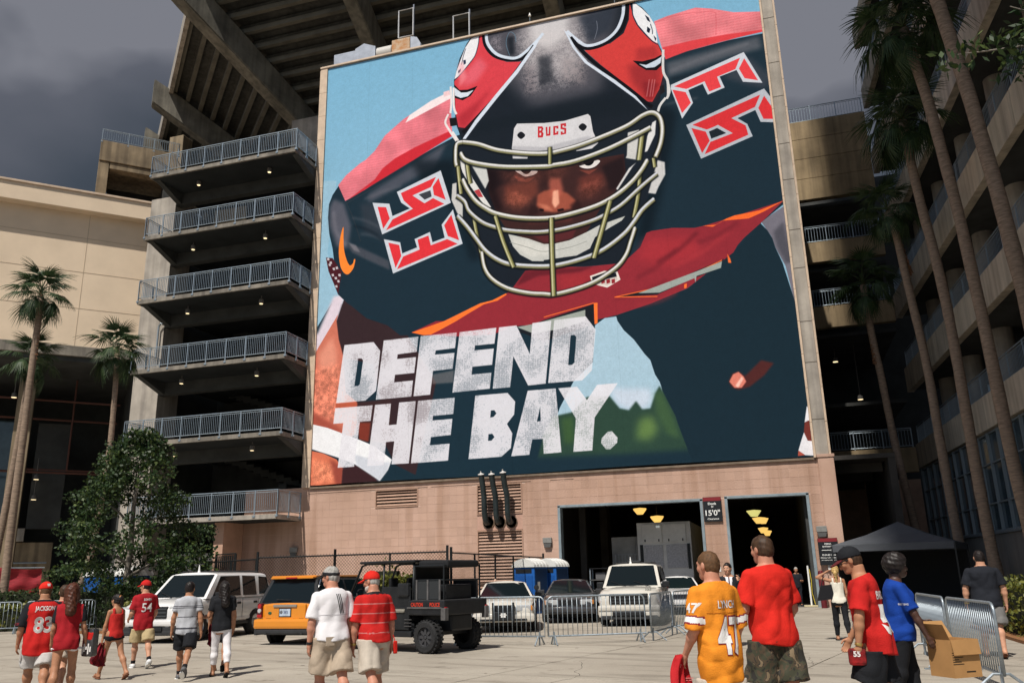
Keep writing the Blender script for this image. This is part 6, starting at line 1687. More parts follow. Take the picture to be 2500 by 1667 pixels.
for s in (-1, 1):
    for y0, y1 in ((-.92, -.30), (-.20, .55)):
        d = ub('door_panel', s * .68 - .03, s * .68 + .03, y0, y1, .48, .98, .025)
        MB().cbox(s * .72 - .015, s * .72 + .015, y0 + .12, y1 - .12, .86, .94, .03).build('arm_pad', mat('dusty pad', (.26, .24, .20), .8), d)
    for k in range(3): ub('side_grille_bar', s * .725 - .012, s * .725 + .012, -1.02, -.80, .56 + k * .07, .572 + k * .07, .004, UG)
    ub('rear_fender', s * .70 - .06, s * .70 + .06, -1.95, -.90, .94, .975, .012, UG); ub('rear_fender_end', s * .70 - .06, s * .70 + .06, -2.06, -1.93, .70, .96, .012, UG)
    ub('front_fender', s * .62 - .14, s * .62 + .14, 1.0, 1.95, .76, .82, .02)
    ub('tail_light', s * .70 - .035, s * .70 + .035, -2.05, -2.01, .78, .98, .01, LAMPR)
    cg = MB()
    cg.tube([(s * .62, 1.22, 1.08), (s * .58, .78, 1.90), (s * .58, .6, 1.95), (s * .58, -.95, 1.95)], .028, 8); cg.tube([(s * .62, -.95, .80), (s * .58, -.95, 1.95)], .028, 8); cg.tube([(s * .64, .02, .60), (s * .58, .02, 1.94)], .026, 8)
    cg.build('roll_cage', BLKMETAL, ut, smooth=True)
    for y, st in ((1.45, False), (-1.48, False)):
        w_ = wheel(ut, s * .66, y, .345, .27, s, STEELW, tread=True, spokes=8)
ub('roof', -.66, .66, -1.05, .80, 1.95, 2.01, .028)
sk = MB()
for x, y in ((-.62, -1.02), (.62, -1.02), (-.62, -1.9), (.62, -1.9)): sk.tube([(x, y, 1.12), (x, y, 1.86)], .022, 6)
for z in (1.55, 1.86):
    sk.tube([(-.62, -1.02, z), (.62, -1.02, z), (.62, -1.9, z), (-.62, -1.9, z), (-.62, -1.02, z)], .02, 6)
sk.build('cargo_rack', BLKMETAL, ut)
for s in (-1, 1):
    pn_ = MB(); pn_.box(s * .63 - .008, s * .63 + .008, -1.78, -1.08, 1.14, 1.53); pn_.build('wire_panel', mat('smoky panel', (.03, .033, .036), .3), ut)
    for y in (-1.10, -1.44, -1.80): MB().box(s * .645 - .012, s * .645 + .012, y - .022, y + .022, 1.13, 1.56).build('rack_strut', UG, ut)
MB().cbox(-.45, .45, -1.8, -1.15, 1.13, 1.45, .03).build('tool_crate', BLACK, ut)
MB().cbox(-.55, .55, -1.95, -1.05, 1.82, 1.98, .05).build('rolled_tarp', mat('black tarp', (.012, .013, .015), .8, bump=.5, bscale=6), ut)
RED_L = mat('red decal', (.62, .045, .02), .5)
for s in (-1, 1):
    M_ = frame((s * .742, -1.18 if s < 0 else -1.72, 1.02), (0, -s * -1 if False else (1 if s > 0 else -1), 0), (0, 0, 1))
    text_on(ut, 'CAUTION', frame((s * .745, (-1.20 if s < 0 else -1.72), 1.03), (0, 1 if s > 0 else -1, 0), (0, 0, 1)), .085, RED_L, w=.36, bold=.02)
    text_on(ut, 'POLICE', frame((s * .745, (-1.74 if s < 0 else -1.20), 1.03), (0, 1 if s > 0 else -1, 0), (0, 0, 1)), .085, RED_L, w=.30, bold=.02)
for s in (-1, 1):
    ub('door_net', s * .66 - .012, s * .66 + .012, -.93, .0, .96, 1.42, .01); ub('door_net', s * .66 - .012, s * .66 + .012, .06, .62, .96, 1.34, .01)
    ub('lower_panel', s * .60 - .03, s * .60 + .03, -1.0, 1.0, .40, .62, .02)
ub('cab_back', -.60, .60, -.99, -.955, .8, 1.9, .01); ub('rear_frame', -.35, .35, -1.9, -1.0, .45, .82, .05)
for y in (.0, -.87):
    for x in (-.3, .3): ub('headrest', x - .13, x + .13, y - .06, y + .04, 1.36, 1.62, .04)
ub('headlight', .30, .52, 1.93, 1.97, .85, .98, .02, LAMPG); ub('headlight', -.52, -.30, 1.93, 1.97, .85, .98, .02, LAMPG)
MB().tube([(-.35 + .17 * math.cos(a), 1.0 + .06 * math.sin(a), 1.22 + .15 * math.sin(a)) for a in [k * math.pi / 8 for k in range(17)]], .016, 6).build('steering_wheel', BLACK, ut)
ub('air_box', -.72, -.60, -.90, -.55, 1.2, 1.5, .04, BLACK); ub('air_box', .60, .72, -.90, -.55, 1.2, 1.5, .04, BLACK)
# ---- sedans
def sedan(label, loc, az, m, group=None, police=False, rim=HUBC):
    t = thing('sedan_car', label, 'car', loc, az, group)
    simple_body('body', [(-2.68, .80, .48, .92, .01, .05, .05), (-2.62, .90, .36, .98), (-2.2, .96, .32, 1.0), (-1.5, .98, .30, 1.0), (0, .985, .30, .97), (.9, .98, .30, .95), (1.1, .975, .30, .94, .03), (1.8, .96, .32, .90, .05), (2.4, .92, .34, .82, .05), (2.60, .86, .36, .76, .04), (2.68, .76, .42, .70, .02)], m, t)
    o, sw, ew, sp_ = cabin(t, .89, .64, .945, 1.42, 1.12, .28, -1.0, -1.72, m)
    ew(True, .07, .06, .94, 'windscreen'); ew(False, .10, .08, .92, 'rear_window')
    for s in (-1, 1):
        sw(s, [(.80, .08), (.26, .86), (-.36, .88), (-.36, .08)]); sw(s, [(-.46, .08), (-.46, .88), (-1.0, .86), (-1.35, .10)])
        for y in (1.55, -1.42): arch(t, s * .945, y, .34, s); wheel(t, s * .88, y, .34, .22, s, rim)
        mirror_(t, s * .94, .74, 1.0, m if not police else BLACK, s)
        h = MB(); h.cbox(-.21, .21, -.07, .05, -.085, .085, .025, T(s * .60, 2.625, .69) @ RZ(-9 * s)); h.build('headlight', LAMPG, t)
        MB().cbox(s * .82 - .04, s * .82 + .04, 2.50, 2.63, .62, .76, .015).build('turn_signal', LAMPA, t)
        for y in (-.30, -1.15): MB().cbox(s * .985 - .012, s * .985 + .02, y - .09, y + .09, .80, .85, .008).build('door_handle', m, t)
        seam(t, [Vector((s * .986, .92, .36)), Vector((s * .988, .95, .9))]); seam(t, [Vector((s * .988, -.42, .36)), Vector((s * .988, -.42, .94))])
        tl = MB(); tl.cbox(-.2, .2, -.05, .04, -.08, .08, .02, T(s * .68, -2.66, .82)); tl.build('tail_light', LAMPR, t)
    MB().cbox(-.92, .92, 2.42, 2.76, .30, .54, .07).build('front_bumper', m, t); MB().cbox(-.70, .70, 2.70, 2.772, .34, .40, .01).build('air_intake', BLACK, t)
    MB().cbox(-.34, .34, 2.60, 2.70, .60, .78, .02).build('grille', BLACK, t)
    MB().cbox(-.92, .92, -2.76, -2.45, .34, .56, .06).build('rear_bumper', m, t); MB().box(-.75, .75, -2.3, 2.3, .18, .34).build('underbody', INTER, t)
    return t
pc = sedan('white city police sedan with push bumper and POLICE lettering behind the barrier', (-8.75, 27.15, GZ), 164, P_CREAM, police=True)
for s in (-1, 1):
    st = MB(); st.box(s * .992, s * .995, -2.0, 1.1, .80, .835); st.box(s * .992, s * .995, -2.0, 1.1, .85, .862); st.build('side_stripe', BLACK, pc)
    sh_ = MB(); sh_.tube([(s * .935, 1.25, .86), (s * .92, 1.9, .83), (s * .86, 2.45, .76)], .02, 5); sh_.build('fender_stripe', BLACK, pc)
    M_ = frame((s * .995, .10, .66), (0, 1 if s > 0 else -1, 0), (0, 0, 1)); text_on(pc, 'POLICE', M_ @ T(0, -.004, 0), .24, BLACK, bold=.02, w=1.45)
    M_ = frame((s * .992, -.25 if s > 0 else .45, .44), (0, 1 if s > 0 else -1, 0), (0, 0, 1)); text_on(pc, 'CITY OF TAMPA', M_ @ T(0, -.006, 0), .085, BLACK, w=.95)
    pb = MB(); pb.cbox(s * .30 - .03, s * .30 + .03, 2.72, 2.84, .30, .86, .02); pb.build('push_bumper_post', BLACK, pc)
pb = MB(); pb.cbox(-.30, .30, 2.74, 2.82, .36, .60, .02); pb.build('push_bumper_plate', BLACK, pc)
em = MB(); em.box(-.07, .07, 2.821, 2.825, .44, .56); em.box(-.10, .10, 2.821, 2.825, .50, .52); em.build('bumper_emblem', WHITEPAINT, pc)
MB().lathe([(.05, 0), (.045, .05), (0, .07)], 10, T(.35, -.1, 1.455)).build('roof_beacon', mat('beacon', (.6, .4, .3), .3), pc)
sl = MB(); sl.tube([(-.97, .82, 1.02), (-1.0, .86, 1.2)], .015, 5); sl.lathe([(.02, -.06), (.085, -.04), (.085, .06), (0, .07)], 10, T(-1.0, .88, 1.24) @ RX(-90)); sl.build('spot_lamp', BLACK, pc)
dk = sedan('dark grey car with a dusty windscreen beside the police sedan', (-7.75, 32.0, GZ), 168, P_DARK)
wc = sedan('white car with its door swung open behind the suited man', (-4.35, 37.2, GZ), 172, P_WHITE)
dd = MB(); dd.cbox(-.03, .03, -1.1, 0, .34, .93, .02, T(-.98, .9, 0) @ RZ(-62)); do = dd.build('open_door', P_WHITE, wc)
wf = MB(); wf.tube([T(-.98, .9, 0) @ RZ(-62) @ Vector(p) for p in ((0, -.05, .93), (-.06, -.55, 1.38), (-.06, -1.05, 1.38), (0, -1.1, .93))], .03, 6); wf.build('window_frame', P_WHITE, do)
wg = MB(); wg.add([T(-.98, .9, 0) @ RZ(-62) @ Vector(p) for p in ((0, -.08, .94), (-.055, -.56, 1.36), (-.055, -1.03, 1.36), (0, -1.07, .94))], [(0, 1, 2, 3)]); wg.build('door_glass', GLASS_D, do)
mr = thing('maroon_car', 'dark maroon vehicle nose inside the narrow dock door behind the suited man', 'car', (-1.45, 44.5, .035), 175)
simple_body('body', [(-2.2, .8, .4, .95), (-1.5, .92, .32, 1.0), (0, .93, .3, 1.0), (.9, .92, .3, .98), (1.8, .9, .34, .92), (2.2, .8, .42, .78)], paint('maroon car paint', (.10, .008, .014)), mr)
o, sw, ew, sp_ = cabin(mr, .84, .62, .98, 1.52, 1.0, .3, -1.5, -2.0, paint('maroon car paint', (.10, .008, .014))); ew(True, .08, .06, .94, 'windscreen')
for s in (-1, 1):
    for y in (1.3, -1.3): wheel(mr, s * .84, y, .33, .22, s, ALU)
    MB().cbox(s * .6 - .16, s * .6 + .16, 2.12, 2.2, .62, .78, .03).build('headlight', LAMPG, mr)
# ------------------------------------------------------------------ chain-link fence, barriers, toilets, tent, dock contents
FENCEM = mat('black vinyl fence', (.012, .014, .015), .5)
def mesh_fence(label, pts, h, post_step, kind='mesh', extra=0.0, group='black fence runs', pitch=.085):
    t = thing('chain_link_fence' if kind == 'mesh' else 'slatted_gate', label, 'fence' if kind == 'mesh' else 'gate', (pts[0][0], pts[0][1], 0), 0, group)
    P = [Vector((p[0] - pts[0][0], p[1] - pts[0][1], 0)) for p in pts]
    for a, b in zip(P[:-1], P[1:]):
        L = (b - a).length; d = (b - a) / L; n = max(1, round(L / post_step))
        for k in range(n + 1):
            p = a + d * (L * k / n)
            m = MB(); m.tube([p, p + Vector((0, 0, h + (extra if k in (0, n) else .02)))], .05 if k in (0, n) else .038, 8); m.build('post', FENCEM, t)
        m = MB(); m.tube([a + Vector((0, 0, h)), b + Vector((0, 0, h))], .028, 6); m.build('top_rail', FENCEM, t)
        m = MB(); m.tube([a + Vector((0, 0, .12)), b + Vector((0, 0, .12))], .02, 5); m.tube([a + Vector((0, 0, h * .55)), b + Vector((0, 0, h * .55))], .02, 5); m.build('lower_rails', FENCEM, t)
        if kind == 'mesh':
            w = MB(); r = .0055; s = pitch * math.sqrt(2)
            nn = int((L + h) / s) + 1
            def wire(u0, z0, u1, z1):
                q0 = a + d * u0 + Vector((0, 0, z0)); q1 = a + d * u1 + Vector((0, 0, z1))
                du = Vector((-(z1 - z0) * d.x, -(z1 - z0) * d.y, (u1 - u0))).normalized() * r
                w.quad(q0 - du, q1 - du, q1 + du, q0 + du)
            for k in range(nn):
                c = k * s
                u0, u1 = max(0, c - h), min(L, c)
                if u1 > u0: wire(u0, c - u0 if c - u0 <= h else h, u1, c - u1)
                c2 = c - h
                v0, v1 = max(0, c2), min(L, c2 + h)
                if v1 > v0: wire(v0, v0 - c2, v1, v1 - c2)
            for k in range(int(L / s)):
                q = a + d * (k * s); w.quad(q + Vector((0, 0, h)), q + d * .02 + Vector((0, 0, h)), q + d * .035 + Vector((0, 0, h + .07)), q + d * .02 + Vector((0, 0, h + .07)))
            tag(w.build('wire_mesh', FENCEM, t), kind='stuff')
        else:
            me = MB().box(-.045, .045, -.012, .012, .12, h - .05).mesh('slat', FENCEM)
            m = int(L / .155); ang = math.atan2(d.y, d.x)
            for k in range(m): link('slat', me, t, Matrix.Translation(a + d * ((k + .5) * L / m)) @ rot_z(ang))
    return t
mesh_fence('black chain-link fence run behind the utility cart and hedge', [(-18.8, 28.0), (-15.55, 28.0), (-11.15, 28.0)], 2.50, 2.2, extra=.22)
mesh_fence('black chain-link fence return running back to the dock wall', [(-11.05, 28.1), (-11.0, 40.1)], 2.46, 2.5, extra=.2)
mesh_fence('dim chain-link fence run behind the two parked vehicles', [(-27.5, 32.2), (-22.6, 30.2), (-18.9, 28.1)], 2.45, 2.4)
mesh_fence('black slatted gate leaf beside the tree', [(-27.3, 33.0), (-25.7, 32.2)], 2.6, 1.6, 'slat')
mesh_fence('black slatted gate leaf in front of the white enclosure', [(-22.4, 30.4), (-20.9, 29.6)], 2.75, 1.5, 'slat')
def barrier(label, p0, p1, group, h=1.10, nb=19, feet=True, cat='barrier'):
    t = thing('crowd_barrier', label, cat, (p0[0], p0[1], GZ), 0, group)
    a = Vector((0, 0, 0)); b = Vector((p1[0] - p0[0], p1[1] - p0[1], 0)); L = b.length; d = b / L
    m = MB(); z0, r = .20, .13
    loop = []
    for (u, z, cu, cz, a0) in ((0, z0, 1, 1, 180), (L, z0, -1, 1, 270), (L, h, -1, -1, 0), (0, h, 1, -1, 90)):
        if z == h:
            for q in range(5):
                an = R(a0 + q * 22.5); c = Vector((u + cu * r, 0, z + cz * r)); loop.append((c.x + r * math.cos(an), c.z + r * math.sin(an)))
        else: loop.append((u, z))
    loop.append(loop[0])
    m.tube([d * u + Vector((0, 0, z)) for u, z in loop], .021, 8); m.build('frame', GALV, t, smooth=True)
    bar = MB().tube([(0, 0, z0), (0, 0, h)], .0095, 6).mesh('bar', GALV, True)
    for k in range(1, nb + 1): link('bar', bar, t, Matrix.Translation(d * (L * k / (nb + 1))))
    if feet:
        n = Vector((-d.y, d.x, 0))
        for u in (.14, L - .14):
            f = MB(); p = d * u
            f.tube([p - n * .33 + Vector((0, 0, .012)), p - n * .10 + Vector((0, 0, .2)), p + n * .10 + Vector((0, 0, .2)), p + n * .33 + Vector((0, 0, .012))], .02, 6)
            f.tube([p + Vector((0, 0, .0)), p + Vector((0, 0, .3))], .022, 6); f.build('foot', GALV, t)
    return t
GB = 'steel crowd control barriers'
barrier('steel barrier in front of the police sedan', (-7.95, 20.45), (-5.58, 20.28), GB)
barrier('steel barrier in front of the white police sport utility', (-5.50, 20.3), (-3.34, 21.4), GB)
barrier('end-on steel barrier running back beside the white police sport utility', (-3.22, 21.5), (-2.98, 23.85), GB)
barrier('steel barrier behind the man in the orange jersey, next to the end-on one', (-2.95, 23.95), (-2.35, 26.2), GB)
barrier('steel barrier on the right nearer the tent, behind the woman in blue', (2.38, 18.3), (2.44, 15.75), GB, nb=24)
barrier('nearest steel barrier on the right, beside the cardboard box', (2.46, 15.6), (2.62, 13.05), GB, nb=24)
barrier('steel barrier running off the left edge in front of the flowering shrub', (-28.9, 23.4), (-26.75, 25.15), GB)
barrier('steel barrier behind the woman with long dark hair on the left', (-26.9, 25.5), (-25.25, 27.1), GB)
ft = MB()
for x, y in ((2.43, 15.68),): ft.box(x - .42, x + .42, y - .04, y + .04, .022, .04)
t = thing('barrier_base_plate', 'flat steel base plate under the right-hand barrier joint', 'base plate', (0, 0, 0)); ft.build('plate', GALV, t)
def toilet(label, x, y, az, group='blue portable toilets'):
    t = thing('portable_toilet', label, 'portable toilet', (x, y, GZ), az, group)
    BL = mat('blue toilet plastic', (.015, .10, .36), .4, var=.15, scale=3)
    MB().cbox(-.56, .56, -.56, .56, .0, 1.98, .03).build('cabin', BL, t)
    p = MB(); p.cbox(-.46, .46, -.585, -.562, .15, 1.62, .01); p.build('door_panel', mat('darker blue plastic', (.012, .08, .30), .4), t)
    v = MB(); v.box(-.42, .42, -.572, -.562, 1.72, 1.90); v.build('vent_slot', mat('black vent', (.01, .012, .015), .6), t)
    rf = MB(); n = 11
    for k in range(n):
        a0, a1 = math.pi * k / n, math.pi * (k + 1) / n
        rf.add([(.60 * math.cos(a0), -.62, 1.98 + .36 * math.sin(a0)), (.60 * math.cos(a1), -.62, 1.98 + .36 * math.sin(a1)), (.60 * math.cos(a1), .62, 1.98 + .36 * math.sin(a1)), (.60 * math.cos(a0), .62, 1.98 + .36 * math.sin(a0))], [(0, 1, 2, 3)])
    for y_ in (-.62, .62): rf.add([(.60 * math.cos(math.pi * k / n), y_, 1.98 + .36 * math.sin(math.pi * k / n)) for k in range(n + 1)], [tuple(range(n + 1)) if y_ > 0 else tuple(range(n, -1, -1))])
    ro = rf.build('roof', mat('translucent white roof', (.62, .62, .60), .5), t)
    for yy in (-.4, -.13, .13, .4):
        rb = MB(); rb.tube([(.61 * math.cos(math.pi * k / 8), yy, 1.98 + .37 * math.sin(math.pi * k / 8)) for k in range(9)], .025, 5); rb.build('rib', mat('translucent white roof', (.62, .62, .60)), ro)
    s = MB(); s.box(.562, .57, -.32, -.12, .95, 1.35); s.build('sticker', mat('sticker', (.55, .55, .52), .6), t)
    dp = MB(); dp.box(.561, .568, -.5, .5, .1, 1.9); dp.build('side_panel', mat('deep blue panel', (.01, .035, .10), .4), t)
    return t
toilet('nearer blue portable toilet with white domed roof beside the wide dock door', -10.85, 37.3, 16)
toilet('farther blue portable toilet behind the first one by the dock door', -10.20, 38.6, 16)
for k, (x, y, lab) in enumerate(((-27.4, 29.75, 'left one of the blue portable toilets whose white roofs show over the hedge'), (-26.3, 30.1, 'right one of the blue portable toilets whose white roofs show over the hedge'))):
    toilet(lab, x, y, -75)
tent = thing('canopy_tent', 'dark grey pop-up canopy tent beside the media entrance', 'tent', (4.4, 35.9, GZ), 16)
TC = mat('grey canopy cloth', (.085, .092, .105), .8, var=.15, scale=1.5)
c = MB(); hw = 2.08
c.add([(-hw, -hw, 2.45), (hw, -hw, 2.45), (hw, hw, 2.45), (-hw, hw, 2.45), (0, 0, 3.3)] + [(x * .5, y * .5, 2.80) for x, y in ((-hw, -hw), (hw, -hw), (hw, hw), (-hw, hw))], [(0, 1, 6, 5), (1, 2, 7, 6), (2, 3, 8, 7), (3, 0, 5, 8), (5, 6, 4), (6, 7, 4), (7, 8, 4), (8, 5, 4)]); c.build('canopy', TC, tent)
v = MB()
for a, b in (((-hw, -hw), (hw, -hw)), ((hw, -hw), (hw, hw)), ((hw, hw), (-hw, hw)), ((-hw, hw), (-hw, -hw))): v.quad((a[0], a[1], 2.2), (b[0], b[1], 2.2), (b[0], b[1], 2.45), (a[0], a[1], 2.45))
v.build('valance', TC, tent)
for x, y in ((-hw, -hw), (hw, -hw), (hw, hw), (-hw, hw)): MB().box(x - .025, x + .025, y - .025, y + .025, 0, 2.43).build('leg', BLKMETAL, tent)
sc_ = MB(); sc_.box(-hw + .05, hw - .05, hw - .1, hw - .06, .1, 2.2); sc_.box(-hw + .03, -hw + .06, -hw + .4, hw - .1, .1, 2.2); sc_.build('side_curtain', mat('dark side curtain', (.02, .022, .026), .9), tent)
t = thing('bollard', 'dark red bollard at the right jamb of the narrow dock door', 'bollard', (1.52, 39.6, GZ)); MB().lathe([(.12, 0), (.12, 1.45), (.09, 1.53), (0, 1.56)], 12).build('post', mat('dark red paint', (.12, .015, .02), .5, var=.2), t, smooth=True, angle=40)
t = thing('stanchion_pole', 'white pole on a base with a yellow cord just inside the narrow dock door', 'pole', (1.05, 41.0, .035)); MB().tube([(0, 0, 0), (0, 0, 1.75)], .04, 8).build('pole', WHITEPAINT, t); MB().cbox(-.32, .32, -.2, .2, 0, .06, .01).build('base', mat('yellowed white', (.55, .48, .30), .6), t); MB().tube([(.06, -.03, 1.6), (.10, -.04, 1.1), (.07, -.05, .6), (.16, -.03, .1)], .018, 5).build('cord', mat('yellow cord', (.6, .45, .05), .6), t)
YL = mat('yellow dock lamp glow', (.8, .6, .2), .4, emit=(1.0, .62, .16), estr=1.0)
for x, y, z, lab in ((-7.1, 46, 4.75, 'first'), (-6.2, 46, 4.3, 'second')):
    t = thing('dock_lamp', 'yellow glowing bowl lamp in the wide dock door, the %s one from the left' % lab, 'lamp', (x, y, z), 0, 'bowl lamps in the dock'); MB().lathe([(.16, -.05), (.34, .18), (.36, .26), (.05, .30)], 14).build('bowl', YL, t); MB().tube([(0, 0, .3), (0, 0, 6.35 - z)], .02, 5).build('stem', BLKMETAL, t)
for x, y, z, lab, s in ((-1.16, 46, 4.42, 'nearest and greenest', 1.0), (-.98, 48, 4.16, 'second', .95), (-.80, 50, 4.24, 'third', .8), (-.9, 53, 3.85, 'fourth', .8), (-.72, 56, 3.8, 'farthest', .75)):
    t = thing('dock_lamp', 'yellow glowing bowl lamp in the narrow dock door, the %s of the row' % lab, 'lamp', (x, y, z), 0, 'bowl lamps in the dock'); MB().lathe([(.17 * s, -.08), (.36 * s, .18), (.37 * s, .22), (.05, .26)], 14).build('bowl', mat('greenish lamp glow', (.7, .7, .3), .4, emit=(.85, .78, .25), estr=.8) if s == 1 else YL, t); MB().tube([(0, 0, .26), (0, 0, 6.35 - z)], .02, 5).build('stem', BLKMETAL, t)
tru = thing('refrigerated_trailer', 'pale box trailer with double doors and refrigeration panels inside the wide dock door', 'trailer', (-5.62, 43.7, 0))
TW = mat('dirty white trailer paint', (.72, .70, .67), .5, var=.15, scale=1.5); TS = mat('grey slotted grille', (.50, .49, .51), .6, var=.3, scale=14)
MB().cbox(-1.36, 1.36, .06, 7, 1.1, 4.12, .03).build('box', TW, tru)
for x0, x1, z0, z1, mm in ((-1.10, -.08, 3.12, 4.02, TW), (.06, 1.12, 3.12, 4.02, TW)): MB().cbox(x0, x1, -.02, .055, z0, z1, .012).build('upper_door', mm, tru)
for x0, x1 in ((-1.04, -.08), (.10, 1.12)): MB().cbox(x0, x1, .0, .055, 1.85, 2.98, .012).build('grille_panel', TS, tru)
MB().box(-1.24, -1.08, .02, .055, 1.8, 3.02).build('dark_slot', BLACK, tru); MB().box(1.14, 1.28, .02, .055, 1.8, 3.02).build('dark_slot', BLACK, tru)
MB().cbox(-.36, -.16, -.05, -.021, 3.84, 3.96, .01).build('emblem_plate', CHROME, tru)
for x in (-.95, -.25, .25, .95): MB().box(x - .03, x + .03, -.04, -.021, 3.16, 3.28).build('latch', BLACK, tru)
ax = MB(); ax.box(-.9, .9, 1.0, 6.5, .55, 1.1); ax.build('undercarriage', BLACK, tru)
for x in (-1.0, 1.0):
    for y in (5.0, 6.1): MB().lathe([(.2, -.14), (.48, -.14), (.5, 0), (.48, .14), (.2, .14)], 16, T(x, y, .535) @ RY(90)).build('wheel', RUBBER, tru)
for x in (-.9, .9): MB().cbox(x - .06, x + .06, .6, .72, .035, 1.1, .01).build('landing_leg', TS, tru)
cab = thing('loading_ramp_cage', 'grey steel cabinet and barred hand rail left of the trailer in the dock', 'cabinet', (-7.75, 44.6, .035))
MB().cbox(-.75, .8, .1, 1.4, 0, 3.45, .02).build('cabinet', mat('grey cabinet paint', (.44, .42, .39), .6, var=.2, scale=1.5), cab); MB().cbox(-.45, .5, .06, .099, .3, 3.3, .01).build('door', mat('grey cabinet paint', (.26, .25, .23)), cab)
rl = MB(); rl.tube([(-.5, -.3, 0), (-.5, -.3, 2.55), (.7, -.3, 2.55), (.7, -.3, 0)], .04, 6); rl.build('rail_frame', mat('pale rail', (.5, .5, .5), .5), cab)
bm2 = MB().tube([(0, 0, 1.4), (0, 0, 2.53)], .022, 5).mesh('bar', mat('pale rail', (.5, .5, .5)))
for k in range(6): link('bar', bm2, cab, T(-.33 + k * .17, -.3, 0))
rk = thing('storage_rack', 'dark storage rack beside the police vehicle inside the dock door', 'rack', (-8.3, 42.6, .035))
for x in (-.9, .9):
    for y in (-.3, .3): MB().box(x - .03, x + .03, y - .03, y + .03, 0, 1.9).build('upright', GALV, rk)
for z in (.3, .8, 1.3, 1.85): MB().cbox(-.93, .93, -.33, .33, z, z + .05, .005).build('shelf', mat('dark shelf', (.09, .09, .09), .7), rk)
for k, (x, z) in enumerate(((-.5, .35), (.2, .85), (.5, 1.35), (-.4, 1.35))):
    tag(MB().cbox(-8.3 + x - .25, -8.3 + x + .25, 42.4, 42.8, .035 + z + .003, .035 + z + .33, .01).build('storage_bin', mat('grey bin', (.12, .12, .125), .6), None), 'dark storage bin on the rack in the dock, %s' % ['bottom shelf', 'second shelf', 'third shelf right', 'third shelf left'][k], 'bin', 'bins on the dock rack')
# ------------------------------------------------------------------ people: smooth bodies and clothes from distance fields
def rcone(P, a, b, ra, rb):
    a = np.asarray(a, np.float32); b = np.asarray(b, np.float32)
    ba = b - a; pa = P - a
    t = np.clip((pa @ ba) / max(float(ba @ ba), 1e-9), 0, 1)
    return np.linalg.norm(pa - t[..., None] * ba, axis=-1) - (ra + (rb - ra) * t)
def ell(P, c, r):
    q = (P - np.asarray(c, np.float32)) / np.asarray(r, np.float32)
    k = np.linalg.norm(q, axis=-1)
    return (k - 1) * min(r)
def smin(a, b, k):
    h = np.clip(.5 + .5 * (b - a) / k, 0, 1)
    return b + (a - b) * h - k * h * (1 - h)
def grid(lo, hi, h):
    ax = [np.arange(l, u + h, h, dtype=np.float32) for l, u in zip(lo, hi)]
    return np.stack(np.meshgrid(*ax, indexing='ij'), -1), np.array([a[0] for a in ax], np.float32)
CORN = np.array([(i, j, k) for i in (0, 1) for j in (0, 1) for k in (0, 1)])
EDG = [(a, b) for a in range(8) for b in range(a + 1, 8) if np.abs(CORN[a] - CORN[b]).sum() == 1]
def surface(F, org, h):
    """naive surface nets -> verts, quads"""
    S = F < 0
    nx, ny, nz = [n - 1 for n in F.shape]
    cnt = sum(S[i:i + nx, j:j + ny, k:k + nz].astype(np.int8) for i, j, k in CORN)
    idx = np.argwhere((cnt > 0) & (cnt < 8))
    if len(idx) == 0: return np.zeros((0, 3)), np.zeros((0, 4), int)
    cv = np.stack([F[idx[:, 0] + i, idx[:, 1] + j, idx[:, 2] + k] for i, j, k in CORN], 1)
    acc = np.zeros((len(idx), 3)); n = np.zeros(len(idx))
    for a, b in EDG:
        m = (cv[:, a] < 0) != (cv[:, b] < 0)
        t = cv[m, a] / (cv[m, a] - cv[m, b])
        acc[m] += CORN[a] + t[:, None] * (CORN[b] - CORN[a]); n[m] += 1
    V = org + (idx + acc / n[:, None]) * h
    lut = np.full((nx, ny, nz), -1, np.int64); lut[tuple(idx.T)] = np.arange(len(idx))
    Q = []
    for ax in range(3):
        b, c = (ax + 1) % 3, (ax + 2) % 3
        s0 = [slice(1, -1)] * 3; s1 = [slice(1, -1)] * 3
        s0[ax] = slice(0, -1); s1[ax] = slice(1, None)
        A, B = S[tuple(s0)], S[tuple(s1)]
        e = np.argwhere(A != B)
        if len(e) == 0: continue
        ins = A[tuple(e.T)]
        off = np.ones(3, int); off[ax] = 0
        g = e + off
        def cell(db, dc):
            q = g.copy(); q[:, b] += db; q[:, c] += dc
            return lut[tuple(q.T)]
        q = np.stack([cell(-1, -1), cell(0, -1), cell(0, 0), cell(-1, 0)], 1)
        q[~ins] = q[~ins][:, ::-1]
        Q.append(q[(q >= 0).all(1)])
    return V, np.concatenate(Q)
def mk_mesh(name, parts, mats, paintf=None):
    V, Q, o = [], [], 0
    for v, q in parts:
        V.append(v); Q.append(q + o); o += len(v)
    V = np.concatenate(V); Q = np.concatenate(Q)
    me = bpy.data.meshes.new(name); n = len(Q)
    me.vertices.add(len(V)); me.vertices.foreach_set('co', V.astype(np.float32).ravel())
    me.loops.add(4 * n); me.loops.foreach_set('vertex_index', Q.astype(np.int32).ravel())
    me.polygons.add(n); me.polygons.foreach_set('loop_start', np.arange(0, 4 * n, 4, dtype=np.int32)); me.polygons.foreach_set('loop_total', np.full(n, 4, np.int32))
    me.polygons.foreach_set('use_smooth', np.ones(n, bool))
    for m in (mats if isinstance(mats, (list, tuple)) else [mats]): me.materials.append(m)
    if paintf is not None:
        C = V[Q].mean(1); me.polygons.foreach_set('material_index', np.asarray(paintf(C), np.int32))
    me.update(calc_edges=True)
    return me
def cloth(name, c, c2=None, var=.16, rough=.85, bump=.25): return mat(name, c, rough, var=var, col2=c2, scale=9, bump=bump, bscale=90, spec=.15, detail=6)
